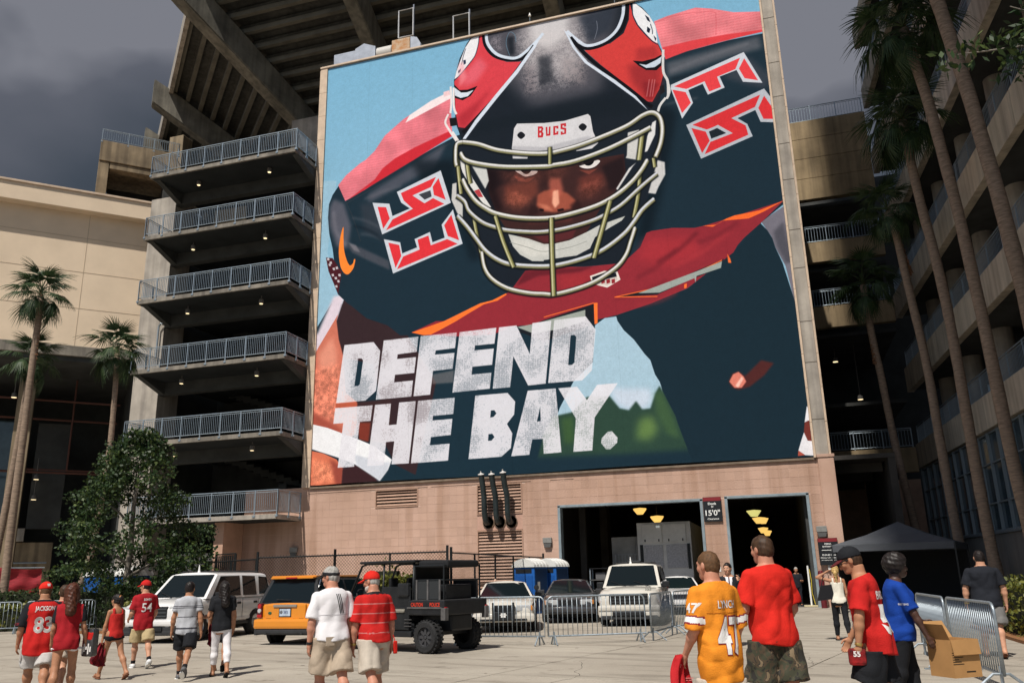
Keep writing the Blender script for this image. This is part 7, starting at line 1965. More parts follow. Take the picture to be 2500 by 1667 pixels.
SKINS = {'light': mat('light skin', (.52, .27, .17), .55, var=.12, scale=14, spec=.35), 'tan': mat('sun tanned skin', (.40, .19, .105), .55, var=.14, scale=14, spec=.35), 'red': mat('reddened fair skin', (.50, .23, .15), .55, var=.14, scale=14, spec=.35), 'dark': mat('dark brown skin', (.07, .032, .022), .45, var=.2, scale=14, spec=.45), 'olive': mat('olive skin', (.36, .18, .10), .55, var=.12, scale=14, spec=.35)}
EYE = mat('eye white', (.6, .58, .55), .3); IRIS = mat('iris', (.03, .02, .015), .3); LIP = mat('lips', (.30, .09, .07), .5)
HAIRS = {'brown': mat('brown hair', (.055, .028, .014), .6, var=.5, scale=40, stretch=(1, 1, .2)), 'dark': mat('black brown hair', (.014, .010, .009), .5, var=.5, scale=40, stretch=(1, 1, .2)), 'grey': mat('grey hair', (.36, .345, .32), .6, var=.45, scale=40, stretch=(1, 1, .2)), 'blond': mat('blond hair', (.52, .34, .13), .5, var=.4, scale=40, stretch=(1, 1, .2)), 'auburn': mat('auburn brown hair', (.075, .022, .010), .5, var=.6, scale=30, stretch=(1, 1, .2)), 'ginger': mat('cropped ginger hair', (.11, .055, .024), .7, var=.4, scale=60)}
BELT = mat('black belt leather', (.014, .014, .016), .4); KHB = mat('khaki belt', (.22, .18, .08), .7)
def nv(v): v = np.asarray(v, float); return v / np.linalg.norm(v)
class Person:
    def __init__(s, label, pos, az, h=1.75, skin='light', bw=1.0, belly=0.0, lean=0.0, legs=((12, 8), (-14, 14)), arms=None, head=(0, 0), seed=1, female=False, res=.014, slope=0.0):
        """legs: (hip swing deg forward, knee bend deg) left, right; arms: (upper dir, fore dir) as (out, fwd, up) left, right; head: yaw (left +), pitch (down +) deg"""
        s.root = thing('person', label, 'person', (pos[0], pos[1], GZ), az)
        s.h, s.k = h, h / 1.75; k = s.k; s.res = res; s.seed = seed; s.label = label
        s.bw, s.belly, s.fem = bw, belly, female; s.skin = SKINS[skin]
        L1, L2 = .435 * k, .415 * k
        hipw, shw = (.092 if not female else .095) * k * (.6 + .4 * bw), (.185 if not female else .158) * k * (.45 + .55 * bw)
        hz = .93 * k
        s.hip, s.knee, s.ank, s.toe = [], [], [], []
        for sx, (a, b) in zip((-1, 1), legs):
            hp = np.array((sx * hipw, 0, hz)); a_, b_ = R(a), R(a - b)
            kn = hp + L1 * np.array((sx * .02, math.sin(a_), -math.cos(a_)))
            an = kn + L2 * np.array((0, math.sin(b_), -math.cos(b_)))
            s.hip.append(hp); s.knee.append(kn); s.ank.append(an)
        low = []
        for i, (a, b) in enumerate(legs):
            p = max(-18, min(58, -(a - b) * .95)) if (a - b) < -8 else (-10 if a - b > 12 else 0)
            pr = R(p); d = np.array((0, math.cos(pr), -math.sin(pr))); s.toe.append(d)
            up = np.array((0, math.sin(pr), math.cos(pr)))
            heel = s.ank[i] - up * .075 * k - d * .05 * k; tip = s.ank[i] - up * .075 * k + d * .17 * k
            low.append(min(heel[2], tip[2]))
        dz = -min(low)
        for L in (s.hip, s.knee, s.ank):
            for i in range(2): L[i] = L[i] + np.array((0, 0, dz))
        s.pel = np.array((0, 0, hz + dz)); ln = R(lean)
        up = np.array((0, math.sin(ln), math.cos(ln))); s.up = up
        s.waist = s.pel + up * .16 * k; s.chest = s.pel + up * .37 * k; s.shc = s.pel + up * .462 * k
        s.neck = s.pel + up * .548 * k;
        hy, hp = R(head[0]), R(head[1])
        s.hd = s.neck + up * .130 * k + np.array((-.02 * math.sin(hy), .03 + .05 * math.sin(hp), -.012 * abs(math.sin(hp)))) * k
        f = np.array((-math.sin(hy) * math.cos(hp), math.cos(hy) * math.cos(hp), -math.sin(hp))); s.hf = f
        s.hr = nv(np.cross(f, (0, 0, 1))); s.hu = np.cross(s.hr, f)
        s.sh, s.elb, s.wr, s.hdir = [], [], [], []
        arms = arms or (((.12, -.15, -1), (.05, .15, -1)), ((.12, .15, -1), (.05, .3, -1)))
        for sx, (u, w) in zip((-1, 1), arms):
            sh = s.shc + np.array((sx * shw, 0, -.01 * k)); u = nv((sx * u[0], u[1], u[2])); w = nv((sx * w[0], w[1], w[2]))
            s.sh.append(sh); s.elb.append(sh + u * .295 * k); s.wr.append(sh + u * .295 * k + w * .25 * k); s.hdir.append(w)
        s.phase = np.random.default_rng(seed).uniform(0, 6.28, 12)
        s.build_body()
    # --- torso as stacked elliptical sections, shared by body and clothes
    PT = np.array((-.42, -.16, -.08, 0, .08, .16, .26, .37, .44, .48, .51, .535, .56, .66))
    PA = np.array((.09, .09, .140, .158, .150, .140, .148, .163, .168, .162, .138, .105, .066, .055))
    PB = np.array((.07, .07, .105, .118, .110, .102, .108, .116, .108, .096, .082, .070, .058, .054))
    def profile(s, hang=0.0):
        A, B = s.PA.copy(), s.PB.copy(); Y0 = np.interp(s.PT, (-.16, -.05, .05, .2, .37, .5, .6), (-.02, -.022, -.012, .0, -.004, -.015, -.006))
        if s.fem: A *= np.interp(s.PT, (-.1, 0, .16, .37, .45, .56), (1.0, 1.02, .86, .86, .85, .82)); B *= np.interp(s.PT, (-.1, 0, .16, .37, .45, .56), (1.04, 1.04, .90, .98, .88, .82)); Y0 = Y0 + np.interp(s.PT, (.2, .35, .42), (0, .012, 0))
        w = np.interp(s.PT, (-.1, .45, .54), (1, 1, .35)); A = A * (1 + (s.bw - 1) * w); B = B * (1 + (s.bw - 1) * .9 * w)
        if s.belly:
            g = np.exp(-((s.PT - .13) / .13) ** 2) * s.belly; B = B + .075 * g; A = A + .035 * g; Y0 = Y0 + .055 * g
        if hang:       # cloth drops straight from its widest point
            for Z, q in ((A, .985), (B, .965)):
                m = 0
                for i in range(len(Z) - 1, -1, -1):
                    if s.PT[i] > .44: continue
                    m = max(m * (1 - (1 - q) * hang * .4), Z[i]); Z[i] = Z[i] + (m - Z[i]) * hang
        return A * s.k, B * s.k, Y0 * s.k
    def torso(s, P, inf=0.0, low=0.0, hang=0.0):
        A, B, Y0 = s.profile(hang)
        t = ((P - s.pel) @ s.up) / s.k
        f = np.array((0, s.up[2], -s.up[1]))
        x = P[..., 0]; y = (P - s.pel) @ f
        a = np.interp(t, s.PT, A) + inf; b_ = np.interp(t, s.PT, B) + inf; y = y - np.interp(t, s.PT, Y0)
        q = (np.abs(x / a) ** 2.3 + np.abs(y / b_) ** 2.3) ** (1 / 2.3)
        d = (q - 1) * np.minimum(a, b_)
        d = np.maximum(d, np.maximum((-.41 if hang else -.15) - t, t - .64) * s.k)
        if not hang:
            for sx in (-1, 1): d = smin(d, ell(P, s.pel + np.array((sx * .072 * s.bw, -.048, -.055)) * s.k, np.array((.088, .088, .095)) * s.k * (.5 + .5 * s.bw) + inf), .04)
        if s.fem:
            for sx in (-1, 1): d = smin(d, ell(P, s.chest + np.array((sx * .066, .075, -.01)) * s.k, np.array((.062, .058, .062)) * s.k + inf), .04)
        return d.astype(np.float32)
    def arm(s, P, i, inf=0.0, upto=2.0):
        k = s.k; b = .62 + .38 * s.bw; b *= .84 if s.fem else 1
        d = rcone(P, s.sh[i], s.elb[i], .054 * k * b + inf, .041 * k * b + inf)
        if upto > 1:
            m = s.elb[i] + (s.wr[i] - s.elb[i]) * .3
            d = smin(d, rcone(P, s.elb[i], m, .042 * k * b + inf, .043 * k * b + inf), .03)
            d = smin(d, rcone(P, m, s.wr[i], .043 * k * b + inf, .027 * k * b + inf), .03)
        return d
    def leg(s, P, i, inf=0.0, calf=True):
        k = s.k; b = .55 + .45 * s.bw
        d = rcone(P, s.hip[i], s.knee[i], .088 * k * b + inf, .056 * k * b + inf)
        if calf:
            m = s.knee[i] + (s.ank[i] - s.knee[i]) * .32 + np.array((0, -.018, 0)) * k
            d = smin(d, rcone(P, s.knee[i], m, .054 * k * b + inf, .058 * k * b + inf), .03)
            d = smin(d, rcone(P, m, s.ank[i], .056 * k * b + inf, .036 * k + inf), .04)
        return d
    def bounds(s, pts, pad): P = np.array(pts); return P.min(0) - pad, P.max(0) + pad
    def foot(s, i, inf=0.0, P=None):
        k = s.k; d_ = s.toe[i]; u = np.array((0, -d_[2], d_[1])); u = u if u[2] > 0 else -u
        a = s.ank[i]; sole = a - u * .045 * k
        d = rcone(P, sole - d_ * .035 * k, sole + d_ * .06 * k, .034 * k + inf, .034 * k + inf)
        d = smin(d, rcone(P, sole + d_ * .06 * k - u * .006, sole + d_ * .14 * k - u * .012 * k, .036 * k + inf, .024 * k + inf), .03)
        d = smin(d, rcone(P, a, sole, .036 * k + inf * .5, .034 * k + inf), .03)
        return np.maximum(d, -((P - (a - u * (.077 * k))) @ u))
    def build_body(s):
        k = s.k; h = s.res; parts = []
        pts = [*s.hip, *s.knee, *s.ank, *s.sh, *s.elb, *s.wr, s.pel, s.chest, s.neck]
        lo, hi = s.bounds(pts, .17 * k * max(1, s.bw)); lo[2] = -.02
        hi[2] = s.neck[2] + .10 * k
        P, o = grid(lo, hi, h)
        d = s.torso(P)
        for i in (0, 1):
            d = smin(d, s.arm(P, i), .03); d = smin(d, s.leg(P, i), .03); d = smin(d, s.foot(i, 0, P), .02)
        d = smin(d, rcone(P, s.neck - s.up * .03, s.hd - s.hu * .03 * k, .054 * k * (.7 + .3 * s.bw), .054 * k), .03)
        parts.append(surface(d, o, h))
        hh = min(h, .0085)
        lo, hi = s.hd - .17 * k, s.hd + .17 * k; lo[2] -= .03
        P, o = grid(lo, hi, hh)
        L = np.stack([(P - s.hd) @ s.hr, (P - s.hd) @ s.hf, (P - s.hd) @ s.hu], -1) / k
        d = s.head_sdf(L) * k
        d = smin(d, rcone(P, s.neck, s.hd - s.hu * .04 * k - s.hf * .015, .054 * k * (.7 + .3 * s.bw), .052 * k), .025)
        d = np.maximum(d, -((P - (s.neck + s.up * .015)) @ s.up))
        parts.append(surface(d, o, hh))
        for i in (0, 1): parts.append(s.hand(i))
        def pf(C):
            mi = np.zeros(len(C), int)
            L = np.stack([(C - s.hd) @ s.hr, (C - s.hd) @ s.hf, (C - s.hd) @ s.hu], -1) / k
            for sx in (-1, 1):
                e = ((L[:, 0] - sx * .031) / .015) ** 2 + ((L[:, 2] - .012) / .0075) ** 2
                mi[(e < 1) & (L[:, 1] > .06)] = 1
                e = ((L[:, 0] - sx * .031) / .007) ** 2 + ((L[:, 2] - .012) / .007) ** 2
                mi[(e < 1) & (L[:, 1] > .06)] = 2
            m = (np.abs(L[:, 0]) < .026) & (np.abs(L[:, 2] + .066) < .010) & (L[:, 1] > .05); mi[m] = 3
            return mi
        me = mk_mesh('body', parts, [s.skin, EYE, IRIS, LIP], pf)
        s.body = link('body', me, s.root)
    def head_sdf(s, L):
        d = ell(L, (0, -.012, .035), (.076, .098, .088))
        d = smin(d, ell(L, (0, .018, -.035), (.060, .074, .085)), .04)
        d = smin(d, ell(L, (0, .060, -.085), (.030, .030, .026)), .03)              # chin
        d = smin(d, rcone(L, (0, .088, .015), (0, .106, -.028), .010, .017), .012)     # nose
        d = smin(d, rcone(L, (-.035, .080, .034), (.035, .080, .034), .013, .013), .02)   # brow
        for sx in (-1, 1):
            d = smin(d, ell(L, (sx * .040, .066, -.018), (.024, .022, .022)), .02)    # cheek
            d = np.minimum(d, ell(L, (sx * .080, -.008, .0), (.012, .022, .034)))    # ear
            d = np.maximum(d, -ell(L, (sx * .031, .096, .010), (.016, .012, .010)))   # eye socket
        d = smin(d, rcone(L, (-.018, .084, -.062), (.018, .084, -.062), .010, .010), .01)
        d = smin(d, rcone(L, (-.015, .082, -.076), (.015, .082, -.076), .010, .010), .01)
        return d
    def hand(s, i):
        k = s.k * (.9 if s.fem else 1.0); w = s.hdir[i]; sx = -1 if i == 0 else 1
        wr = s.wr[i]
        side = nv(np.cross(w, (sx, 0, 0))) if abs(w[0]) < .9 else np.array((0, 1, 0))
        side = side if side[1] > 0 else -side           # towards the thumb (forward)
        nrm = nv(np.cross(side, w)); nrm = nrm if nrm[0] * sx < 0 else -nrm   # palm side, towards the body
        P, o = grid(wr - .05 * k + np.minimum(w, 0) * .19 * k - .03, wr + .05 * k + np.maximum(w, 0) * .19 * k + .03, .0062)
        d = rcone(P, wr - w * .02, wr + w * .03 * k, .025 * k, .027 * k)
        for q in (-1.2, -.4, .4, 1.2): d = smin(d, rcone(P, wr + w * .02 * k + side * q * .010 * k, wr + w * .085 * k + side * q * .020 * k, .016 * k, .0125 * k), .012)
        curl = getattr(s, 'curl', .55)
        for q, ln in ((1.2, .066), (.4, .074), (-.4, .070), (-1.2, .055)):
            a = wr + w * .088 * k + side * q * .020 * k
            d1 = nv(w + nrm * curl * .7); d2 = nv(w + nrm * curl * 1.9)
            b = a + d1 * ln * .5 * k; c = b + d2 * ln * .5 * k
            d = smin(d, rcone(P, a, b, .0105 * k, .0095 * k), .006); d = np.minimum(d, rcone(P, b, c, .0095 * k, .0075 * k))
        a = wr + w * .03 * k + side * .026 * k; b = a + nv(w * .7 + side * .6 + nrm * .4) * .042 * k; c = b + nv(w + nrm * .6) * .032 * k
        d = smin(d, rcone(P, a, b, .014 * k, .0115 * k), .01); d = np.minimum(d, rcone(P, b, c, .0115 * k, .009 * k))
        return surface(d, o, .0062)
    def folds(s, P, amp):
        p = s.phase; x, y, z = P[..., 0], P[..., 1], P[..., 2]
        w = np.sin(9 * x + 7 * z + p[0]) * .6 + np.sin(11 * y - 6 * z + p[1]) * .6
        th = np.arctan2(x, y + .001)
        f = np.sin(16 * z + 20 * x + 2.6 * w + p[2]) * .55 + np.sin(7 * th + 9 * z + 1.2 * w + p[3]) * .45 + np.sin(24 * x - 19 * z + 2.2 * w + p[4]) * .35
        f = f + .5 * (1 - 2 * np.abs(np.sin(13 * z - 17 * x + 2.0 * w + p[5])) ** .7)
        return amp * f
    def shirt(s, mats, hem=.80, sleeve=.62, loose=.018, neck=.035, paintf=None, name='shirt', vneck=0.0, tank=False, flare=.012, folds=.006, sleeve_loose=.016, hang=.8):
        k = s.k; h = s.res
        pts = [*s.sh, s.pel, s.chest, s.neck] + [s.sh[i] + (s.elb[i] - s.sh[i]) * min(sleeve, 1) for i in (0, 1)] + ([s.wr[0], s.wr[1]] if sleeve > 1 else [])
        lo, hi = s.bounds(pts, .20 * k * max(1, s.bw) + .04); lo[2] = s.pel[2] + (hem - .93) * k - .03
        P, o = grid(lo, hi, h)
        d = s.torso(P, loose, 0, hang)
        tt = np.clip((s.waist[2] - P[..., 2]) / .3, 0, 1); d = d - tt * flare
        nz = (P - (s.neck + s.up * (.012 - neck) * k)) @ s.up - np.clip(-(P[..., 1] - s.neck[1]), -.2, .1) * .30
        d = np.maximum(d, nz)
        if tank:
            d2 = np.maximum(d, (P - (s.shc - s.up * .055 * k)) @ s.up)
            st = 1e3
            for sx in (-1, 1):
                X0 = sx * .095 * k
                st = np.minimum(st, np.maximum(np.maximum(d, np.abs(P[..., 0] - X0) - .02 * k), -10))
            d = np.minimum(d2, st)
        for i in (0, 1):
            if sleeve <= 0: continue
            if sleeve > 1:
                a = s.arm(P, i, sleeve_loose, 2); e = s.wr[i]; dr = s.hdir[i]; cut = (P - (e - dr * .02)) @ dr
            else:
                e = s.sh[i] + (s.elb[i] - s.sh[i]) * sleeve; dr = nv(s.elb[i] - s.sh[i])
                a = rcone(P, s.sh[i] - np.array((0, 0, .004)), e + dr * .05, .054 * k * (.62 + .38 * s.bw) * (.88 if s.fem else 1) + loose * .5, .050 * k * (.62 + .38 * s.bw) * (.88 if s.fem else 1) + sleeve_loose * 1.15)
                cut = (P - e) @ dr
            a = np.maximum(a, cut)
            if tank: continue
            d = smin(d, a, .022)
        gr = np.clip((s.shc[2] + .02 - P[..., 2]) / .12, .25, 1)
        d = d + s.folds(P, folds) * gr
        d = np.maximum(d, (s.pel[2] + (hem - .93) * k) - P[..., 2] + .012 * np.sin(P[..., 0] * 14 + s.phase[6]))
        V, Q = surface(d, o, h)
        me = mk_mesh(name, [(V, Q)], mats, paintf)
        s.top = link(name, me, s.root); s.hem = hem
        s.bvh = BVHTree.FromPolygons([tuple(v) for v in V], [tuple(q) for q in Q])
        return s.top
    def bottoms(s, m, length=.62, loose=.022, name='shorts', paintf=None, waist=.10, folds=.006, hemw=.0):
        """length: 0..1 hip->knee, 1..2 knee->ankle"""
        k = s.k; h = s.res; waist = min(waist, getattr(s, 'hem', 1.1) - .93 + .035)
        lo, hi = s.bounds([*s.hip, *s.knee, s.pel] + ([*s.ank] if length > 1 else []), .18 * k * max(1, s.bw) + .03)
        hi[2] = s.pel[2] + max(waist, -.1) * k + .03
        P, o = grid(lo, hi, h)
        tw = np.clip((P[..., 2] - s.pel[2]) / (.08 * k), 0, 1); d = np.maximum(s.torso(P, loose * .5) + tw * loose * .3, -(P[..., 2] - (s.pel[2] - .13 * k)))
        for i in (0, 1):
            kb = .55 + .45 * s.bw
            if length <= 1:
                e = s.hip[i] + (s.knee[i] - s.hip[i]) * length; dr = nv(s.knee[i] - s.hip[i])
                r1 = .088 * k * kb + loose; r2 = r1 + (.058 * k * kb - .088 * k * kb) * length * .55 + hemw + .012
                a = rcone(P, s.hip[i], e + dr * .06, r1, r2); cut = (P - e) @ dr
            else:
                a = s.leg(P, i, loose * .7); f = length - 1
                e = s.knee[i] + (s.ank[i] - s.knee[i]) * f; dr = nv(s.ank[i] - s.knee[i])
                cut = (P - e) @ dr; a = np.maximum(a, -1)
                if hemw: a = smin(a, rcone(P, s.knee[i], e + dr * .05, .06 * k * kb + loose * .6, .05 * k + loose * .6 + hemw), .03)
            a = np.maximum(a, cut)
            d = smin(d, a, .025)
        d = d + s.folds(P * 1.1, folds)
        d = np.maximum(d, P[..., 2] - (s.pel[2] + waist * k))
        me = mk_mesh(name, [surface(d, o, h)], m, paintf)
        return link(name, me, s.root)
    def band(s, m, z, hgt, inf=.03, name='belt'):
        k = s.k; P, o = grid(s.pel + np.array((-.32 * s.bw, -.28, z * k - .04)), s.pel + np.array((.32 * s.bw, .30, z * k + hgt + .04)), s.res)
        d = np.maximum(s.torso(P, inf), np.abs(P[..., 2] - s.pel[2] - z * k - hgt / 2) - hgt / 2)
        return link(name, mk_mesh(name, [surface(d, o, s.res)], m), s.root)
    def shoes(s, m, kind='sneaker', sock=None, sole=None):
        for i in (0, 1):
            lo, hi = s.bounds([s.ank[i], s.ank[i] + s.toe[i] * .17 * s.k], .10); P, o = grid(lo, hi, .009)
            k = s.k; d_ = s.toe[i]; u = np.array((0, -d_[2], d_[1])); u = u if u[2] > 0 else -u
            if kind == 'sneaker':
                d = s.foot(i, .012, P); d = np.maximum(d, (P - (s.ank[i] + u * .0)) @ u)
                ob = link('shoe', mk_mesh('shoe', [surface(d, o, .009)], m), s.root)
                d2 = np.maximum(s.foot(i, .018, P), (P - (s.ank[i] - u * .058 * k)) @ u); link('sole', mk_mesh('sole', [surface(d2, o, .007)], sole or WHITEPAINT), ob)
            else:
                a = s.ank[i] - u * .078 * k
                d = np.maximum(rcone(P, a - d_ * .035 * k, a + d_ * .13 * k, .044, .046), np.abs((P - a) @ u) - .009)
                ob = link('flip_flop', mk_mesh('flip_flop', [surface(d, o, .008)], m), s.root)
                t = MB()
                for sx in (-1, 1): t.tube([a + d_ * .115 * k + u * .02, a + d_ * .085 * k + u * .062 + np.array((sx * .02, 0, 0)), a + d_ * .04 * k + u * .03 + np.array((sx * .042, 0, 0)), a + d_ * .03 * k + np.array((sx * .042, 0, 0))], .007, 5)
                t.build('strap', m, ob)
            if sock:
                q = nv(s.knee[i] - s.ank[i]); d3 = np.maximum(s.leg(P, i, .006), (P - (s.ank[i] + q * .07 * k)) @ q)
                link('sock', mk_mesh('sock', [surface(d3, o, .009)], sock), s.root)
    def hair(s, m, style='short', par=None):
        k = s.k; hh = .0095
        lo, hi = s.hd - .21 * k, s.hd + .20 * k
        if style in ('long', 'pony', 'longwave'): lo = lo - np.array((.03, .10, .30)) * k
        P, o = grid(lo, hi, hh)
        L = np.stack([(P - s.hd) @ s.hr, (P - s.hd) @ s.hf, (P - s.hd) @ s.hu], -1) / k
        inf = {'short': .010, 'crop': .006, 'long': .018, 'pony': .012, 'bun': .012, 'curly': .045, 'longwave': .02}[style]
        sk = ell(L, (0, -.012, .037), (.076 + inf, .098 + inf, .088 + inf))
        if style != 'curly': sk = smin(sk, ell(L, (0, -.045, -.02), (.064 + inf, .055 + inf, .06 + inf)), .03)
        f = L[..., 1] * .80 - L[..., 2] * .62
        d = np.maximum(sk, f - (.022 if style != 'curly' else .035))
        d = np.maximum(d, -(L[..., 2] + (.075 if style in ('short', 'crop') else .10)))
        n = np.sin(L[..., 0] * 90 + s.phase[0]) * np.sin(L[..., 1] * 80 + L[..., 2] * 40 + s.phase[1]) + .6 * np.sin(L[..., 2] * 120 + L[..., 0] * 60 + s.phase[2])
        if style == 'long' or style == 'longwave':
            d = smin(d, rcone(L, (0, -.085, .02), (0, -.13, -.30), .085, .075), .05); d = smin(d, rcone(L, (-.06, -.03, .02), (-.075, -.05, -.20), .045, .04), .03); d = smin(d, rcone(L, (.06, -.03, .02), (.075, -.05, -.20), .045, .04), .03)
        if style == 'pony':
            d = np.minimum(d, rcone(L, (0, -.115, .02), (0, -.155, -.06), .026, .040)); d = smin(d, rcone(L, (0, -.155, -.06), (.01, -.13, -.27), .040, .018), .03)
        if style == 'bun':
            d = smin(d, ell(L, (0, -.12, .04), (.050, .045, .055)), .02); d = smin(d, rcone(L, (0, -.13, .03), (.02, -.15, -.09), .045, .028), .03)
        d = d * k + n * (.0022 if style in ('short', 'crop') else .005)
        return link('hair', mk_mesh('hair', [surface(d, o, hh)], m), par or s.root)
    def cap(s, m, back=False, brim_m=None, visor=False, name='cap', logo=None):
        k = s.k; hh = .0085
        P, o = grid(s.hd - .24 * k, s.hd + .24 * k, hh)
        L = np.stack([(P - s.hd) @ s.hr, (P - s.hd) @ s.hf, (P - s.hd) @ s.hu], -1) / k
        tilt = L[..., 2] - .030 - L[..., 1] * .16
        d = ell(L, (0, -.010, .036), (.092, .115, .104))
        if visor: d = np.maximum(np.maximum(d, tilt - .030), -(tilt + .012));
        else: d = np.maximum(d, -tilt)
        ob = link(name if not visor else 'visor', mk_mesh('cap', [surface(d * k, o, hh)], m), s.root)
        b = np.maximum(ell(L, (0, .105, .042), (.078, .105, .05)), np.abs(L[..., 2] - .056 + (L[..., 1] - .05) * .28 + L[..., 0] ** 2 * 5) - .0075)
        b = np.maximum(b, -(L[..., 1] - .055))
        link('brim', mk_mesh('brim', [surface(b * k, o, hh)], brim_m or m), ob)
        if not visor:
            q = s.hd + s.hu * .139 * k - s.hf * .01 * k; bt = MB(); bt.lathe([(.009, 0), (.006, .006), (0, .007)], 8, Matrix.Translation(q)); bt.build('button', m, ob)
        if logo:
            c_ = s.hd - s.hf * .123 * k + s.hu * .065 * k + s.hr * .0
            lg = MB(); lg.prism([(-.022, .02), (.022, .02), (.016, -.018), (0, -.028), (-.016, -.018)], .004, frame(c_, s.hr, s.hu)); lg.build('emblem', logo, ob)
        return ob
    def glasses(s, m=BLACK):
        k = s.k; g = MB()
        W = lambda x, y, z: Vector(s.hd + (s.hr * x + s.hf * y + s.hu * z) * k)
        for sx in (-1, 1):
            g.add([W(sx * .008, .104, .026), W(sx * .058, .092, .028), W(sx * .056, .092, -.004), W(sx * .012, .104, -.002)], [(0, 1, 2, 3)])
            g.tube([W(sx * .058, .092, .02), W(sx * .084, .03, .018), W(sx * .086, -.02, .01)], .004 * k, 5)
        g.tube([W(-.06, .094, .024), W(0, .108, .024), W(.06, .094, .024)], .004, 5)
        g.build('sunglasses', m, s.root)
    def decal(s, verts, faces, m, name, side='back', lift=.004, ob=None, M=None):
        """verts in the local XZ plane (x to the viewer's right); projected on to the shirt along the given direction"""
        d = {'back': Vector((0, 1, 0)), 'front': Vector((0, -1, 0)), 'left': Vector((1, 0, 0)), 'right': Vector((-1, 0, 0))}[side]
        out = []
        for x, z in verts:
            if side == 'back': o = Vector((x, -1, z))
            elif side == 'front': o = Vector((-x, 1, z))
            elif side == 'left': o = Vector((-1, -x, z))
            else: o = Vector((1, x, z))
            hit, nrm, _, _ = s.bvh.ray_cast(o, d, 2)
            out.append(None if hit is None else hit - d * lift)
        f2 = [f for f in faces if all(out[i] is not None for i in f)]
        if not f2: return None
        used = sorted({i for f in f2 for i in f}); mp_ = {i: j for j, i in enumerate(used)}
        f2 = [f for f in f2 if max((out[a] - out[b]).length for a in f for b in f) < .12]
        me = bpy.data.meshes.new(name); me.from_pydata([out[i] for i in used], [], [[mp_[i] for i in f] for f in f2]); me.materials.append(m)
        return link(name, me, ob or s.top)
    def print_text(s, txt, zc, hgt, m, name='lettering', w=None, xc=0, bold=.03, side='back', outline=None, lift=.005, slant=0):
        for mm, bo, lf, nm in ((([outline[0], bold + outline[1], lift - .002, 'outline']),) if outline else ()) + ((m, bold, lift, name),):
            v, f, ww, hh = text_poly(txt, 1.0, bo, 1.0, 1.0, 2)
            kk = hgt / .70; kx = kk if not w else None
            if w:
                v0, f0, w0, h0 = (v, f, ww, hh) if mm is m else (v, f, ww, hh)
                kx = w / ww
            s.decal([(xc + x * kx + slant * y * kk, zc + y * kk) for x, y in v], f, mm, nm, side, lf)
    def wpt(s, i): return s.wr[i]
    def world(s, p):
        return s.root.matrix_world @ Vector(p) if False else (T(*s.root.location) @ rot_z(s.root.rotation_euler.z)) @ Vector(p)
    def wristband(s, i, m, name='watch', r=.034, f=.94):
        p = s.elb[i] + (s.wr[i] - s.elb[i]) * f; Mx = Matrix.Translation(p) @ Vector(s.hdir[i]).to_track_quat('Z', 'Y').to_matrix().to_4x4()
        b = MB(); b.lathe([(r * s.k, -.014), (r * s.k + .004, 0), (r * s.k, .014)], 14, Mx, cap=False); b.build(name, m, s.root)
C_RED = cloth('bright red jersey cloth', (.50, .018, .016)); C_RED2 = cloth('deep red jersey cloth', (.34, .014, .020)); C_ORED = cloth('orange red tee cloth', (.60, .022, .014)); C_BLK = cloth('black cloth', (.014, .015, .018)); C_NAVY = cloth('black navy polo cloth', (.016, .018, .024)); C_WHT = cloth('white polo cloth', (.74, .72, .74), var=.05); C_GRY = cloth('heather grey cloth', (.42, .43, .46)); C_KHA = cloth('khaki shorts cloth', (.44, .355, .27)); C_KHL = cloth('pale khaki shorts cloth', (.50, .44, .37)); C_KHY = cloth('yellow khaki cloth', (.46, .36, .20)); C_LGR = cloth('light grey cargo cloth', (.50, .48, .46)); C_OR = cloth('orange jersey cloth', (.74, .25, .022)); C_BLU = cloth('royal blue polo cloth', (.008, .045, .27)); C_GRS = cloth('grey shorts cloth', (.17, .165, .16)); C_STR = cloth('dark stripe', (.06, .06, .075)); C_LST = cloth('pale stripe', (.52, .17, .16)); C_PEW = mat('pewter number', (.40, .39, .37), .6); C_NUM = mat('white number print', (.74, .72, .70), .6); C_MAR = mat('maroon trim print', (.22, .012, .02), .7); C_CRM = cloth('cream blouse cloth', (.72, .68, .58), var=.06); C_SUIT = cloth('charcoal suit cloth', (.022, .023, .028))
FLIP = mat('black flip flop rubber', (.012, .012, .013), .7); FLIPB = mat('brown flip flop', (.16, .06, .03), .7); SHW = mat('white shoe', (.66, .66, .66), .5); SHG = mat('grey shoe', (.11, .11, .115), .7); SHB = mat('black shoe', (.015, .015, .016), .5)
def stripes(axis_z, mi=1, extra=None):
    def f(C):
        m = np.zeros(len(C), int)
        for z, w in axis_z: m[np.abs(C[:, 2] - z) < w] = mi
        return m
    return f
p = Person('man in red and black jersey number 83 with a red cap, at the left edge', (-10.34, 10.11), -45, 1.69, 'tan', 1.16, .35, 2, ((16, 6), (-20, 12)), (((.2, -.05, -1), (.10, .3, -1)), ((.16, .1, -1), (.1, .3, -1))), (22, 12), 1)
def pf83(C):
    m = np.zeros(len(C), int)
    sx = np.abs(C[:, 0]); m[(sx > .190) & (C[:, 2] > .96)] = 1
    m[(C[:, 2] > 1.345) & (sx > .05) & (C[:, 1] > -.06)] = 1
    m[(C[:, 2] > 1.385)] = 1
    return m
p.shirt([C_RED, C_BLK], .70, .98, .026, paintf=pf83, sleeve_loose=.034, name='jersey', folds=.007)
for t_, z, hh, ww, b_ in (('JACKSON', 1.285, .06, .25, .02),): p.print_text(t_, z, hh, C_NUM, 'name_lettering', ww, 0.02, b_)
p.print_text('83', 1.07, .20, C_PEW, 'number', .24, 0.02, .012, outline=(C_NUM, .022))
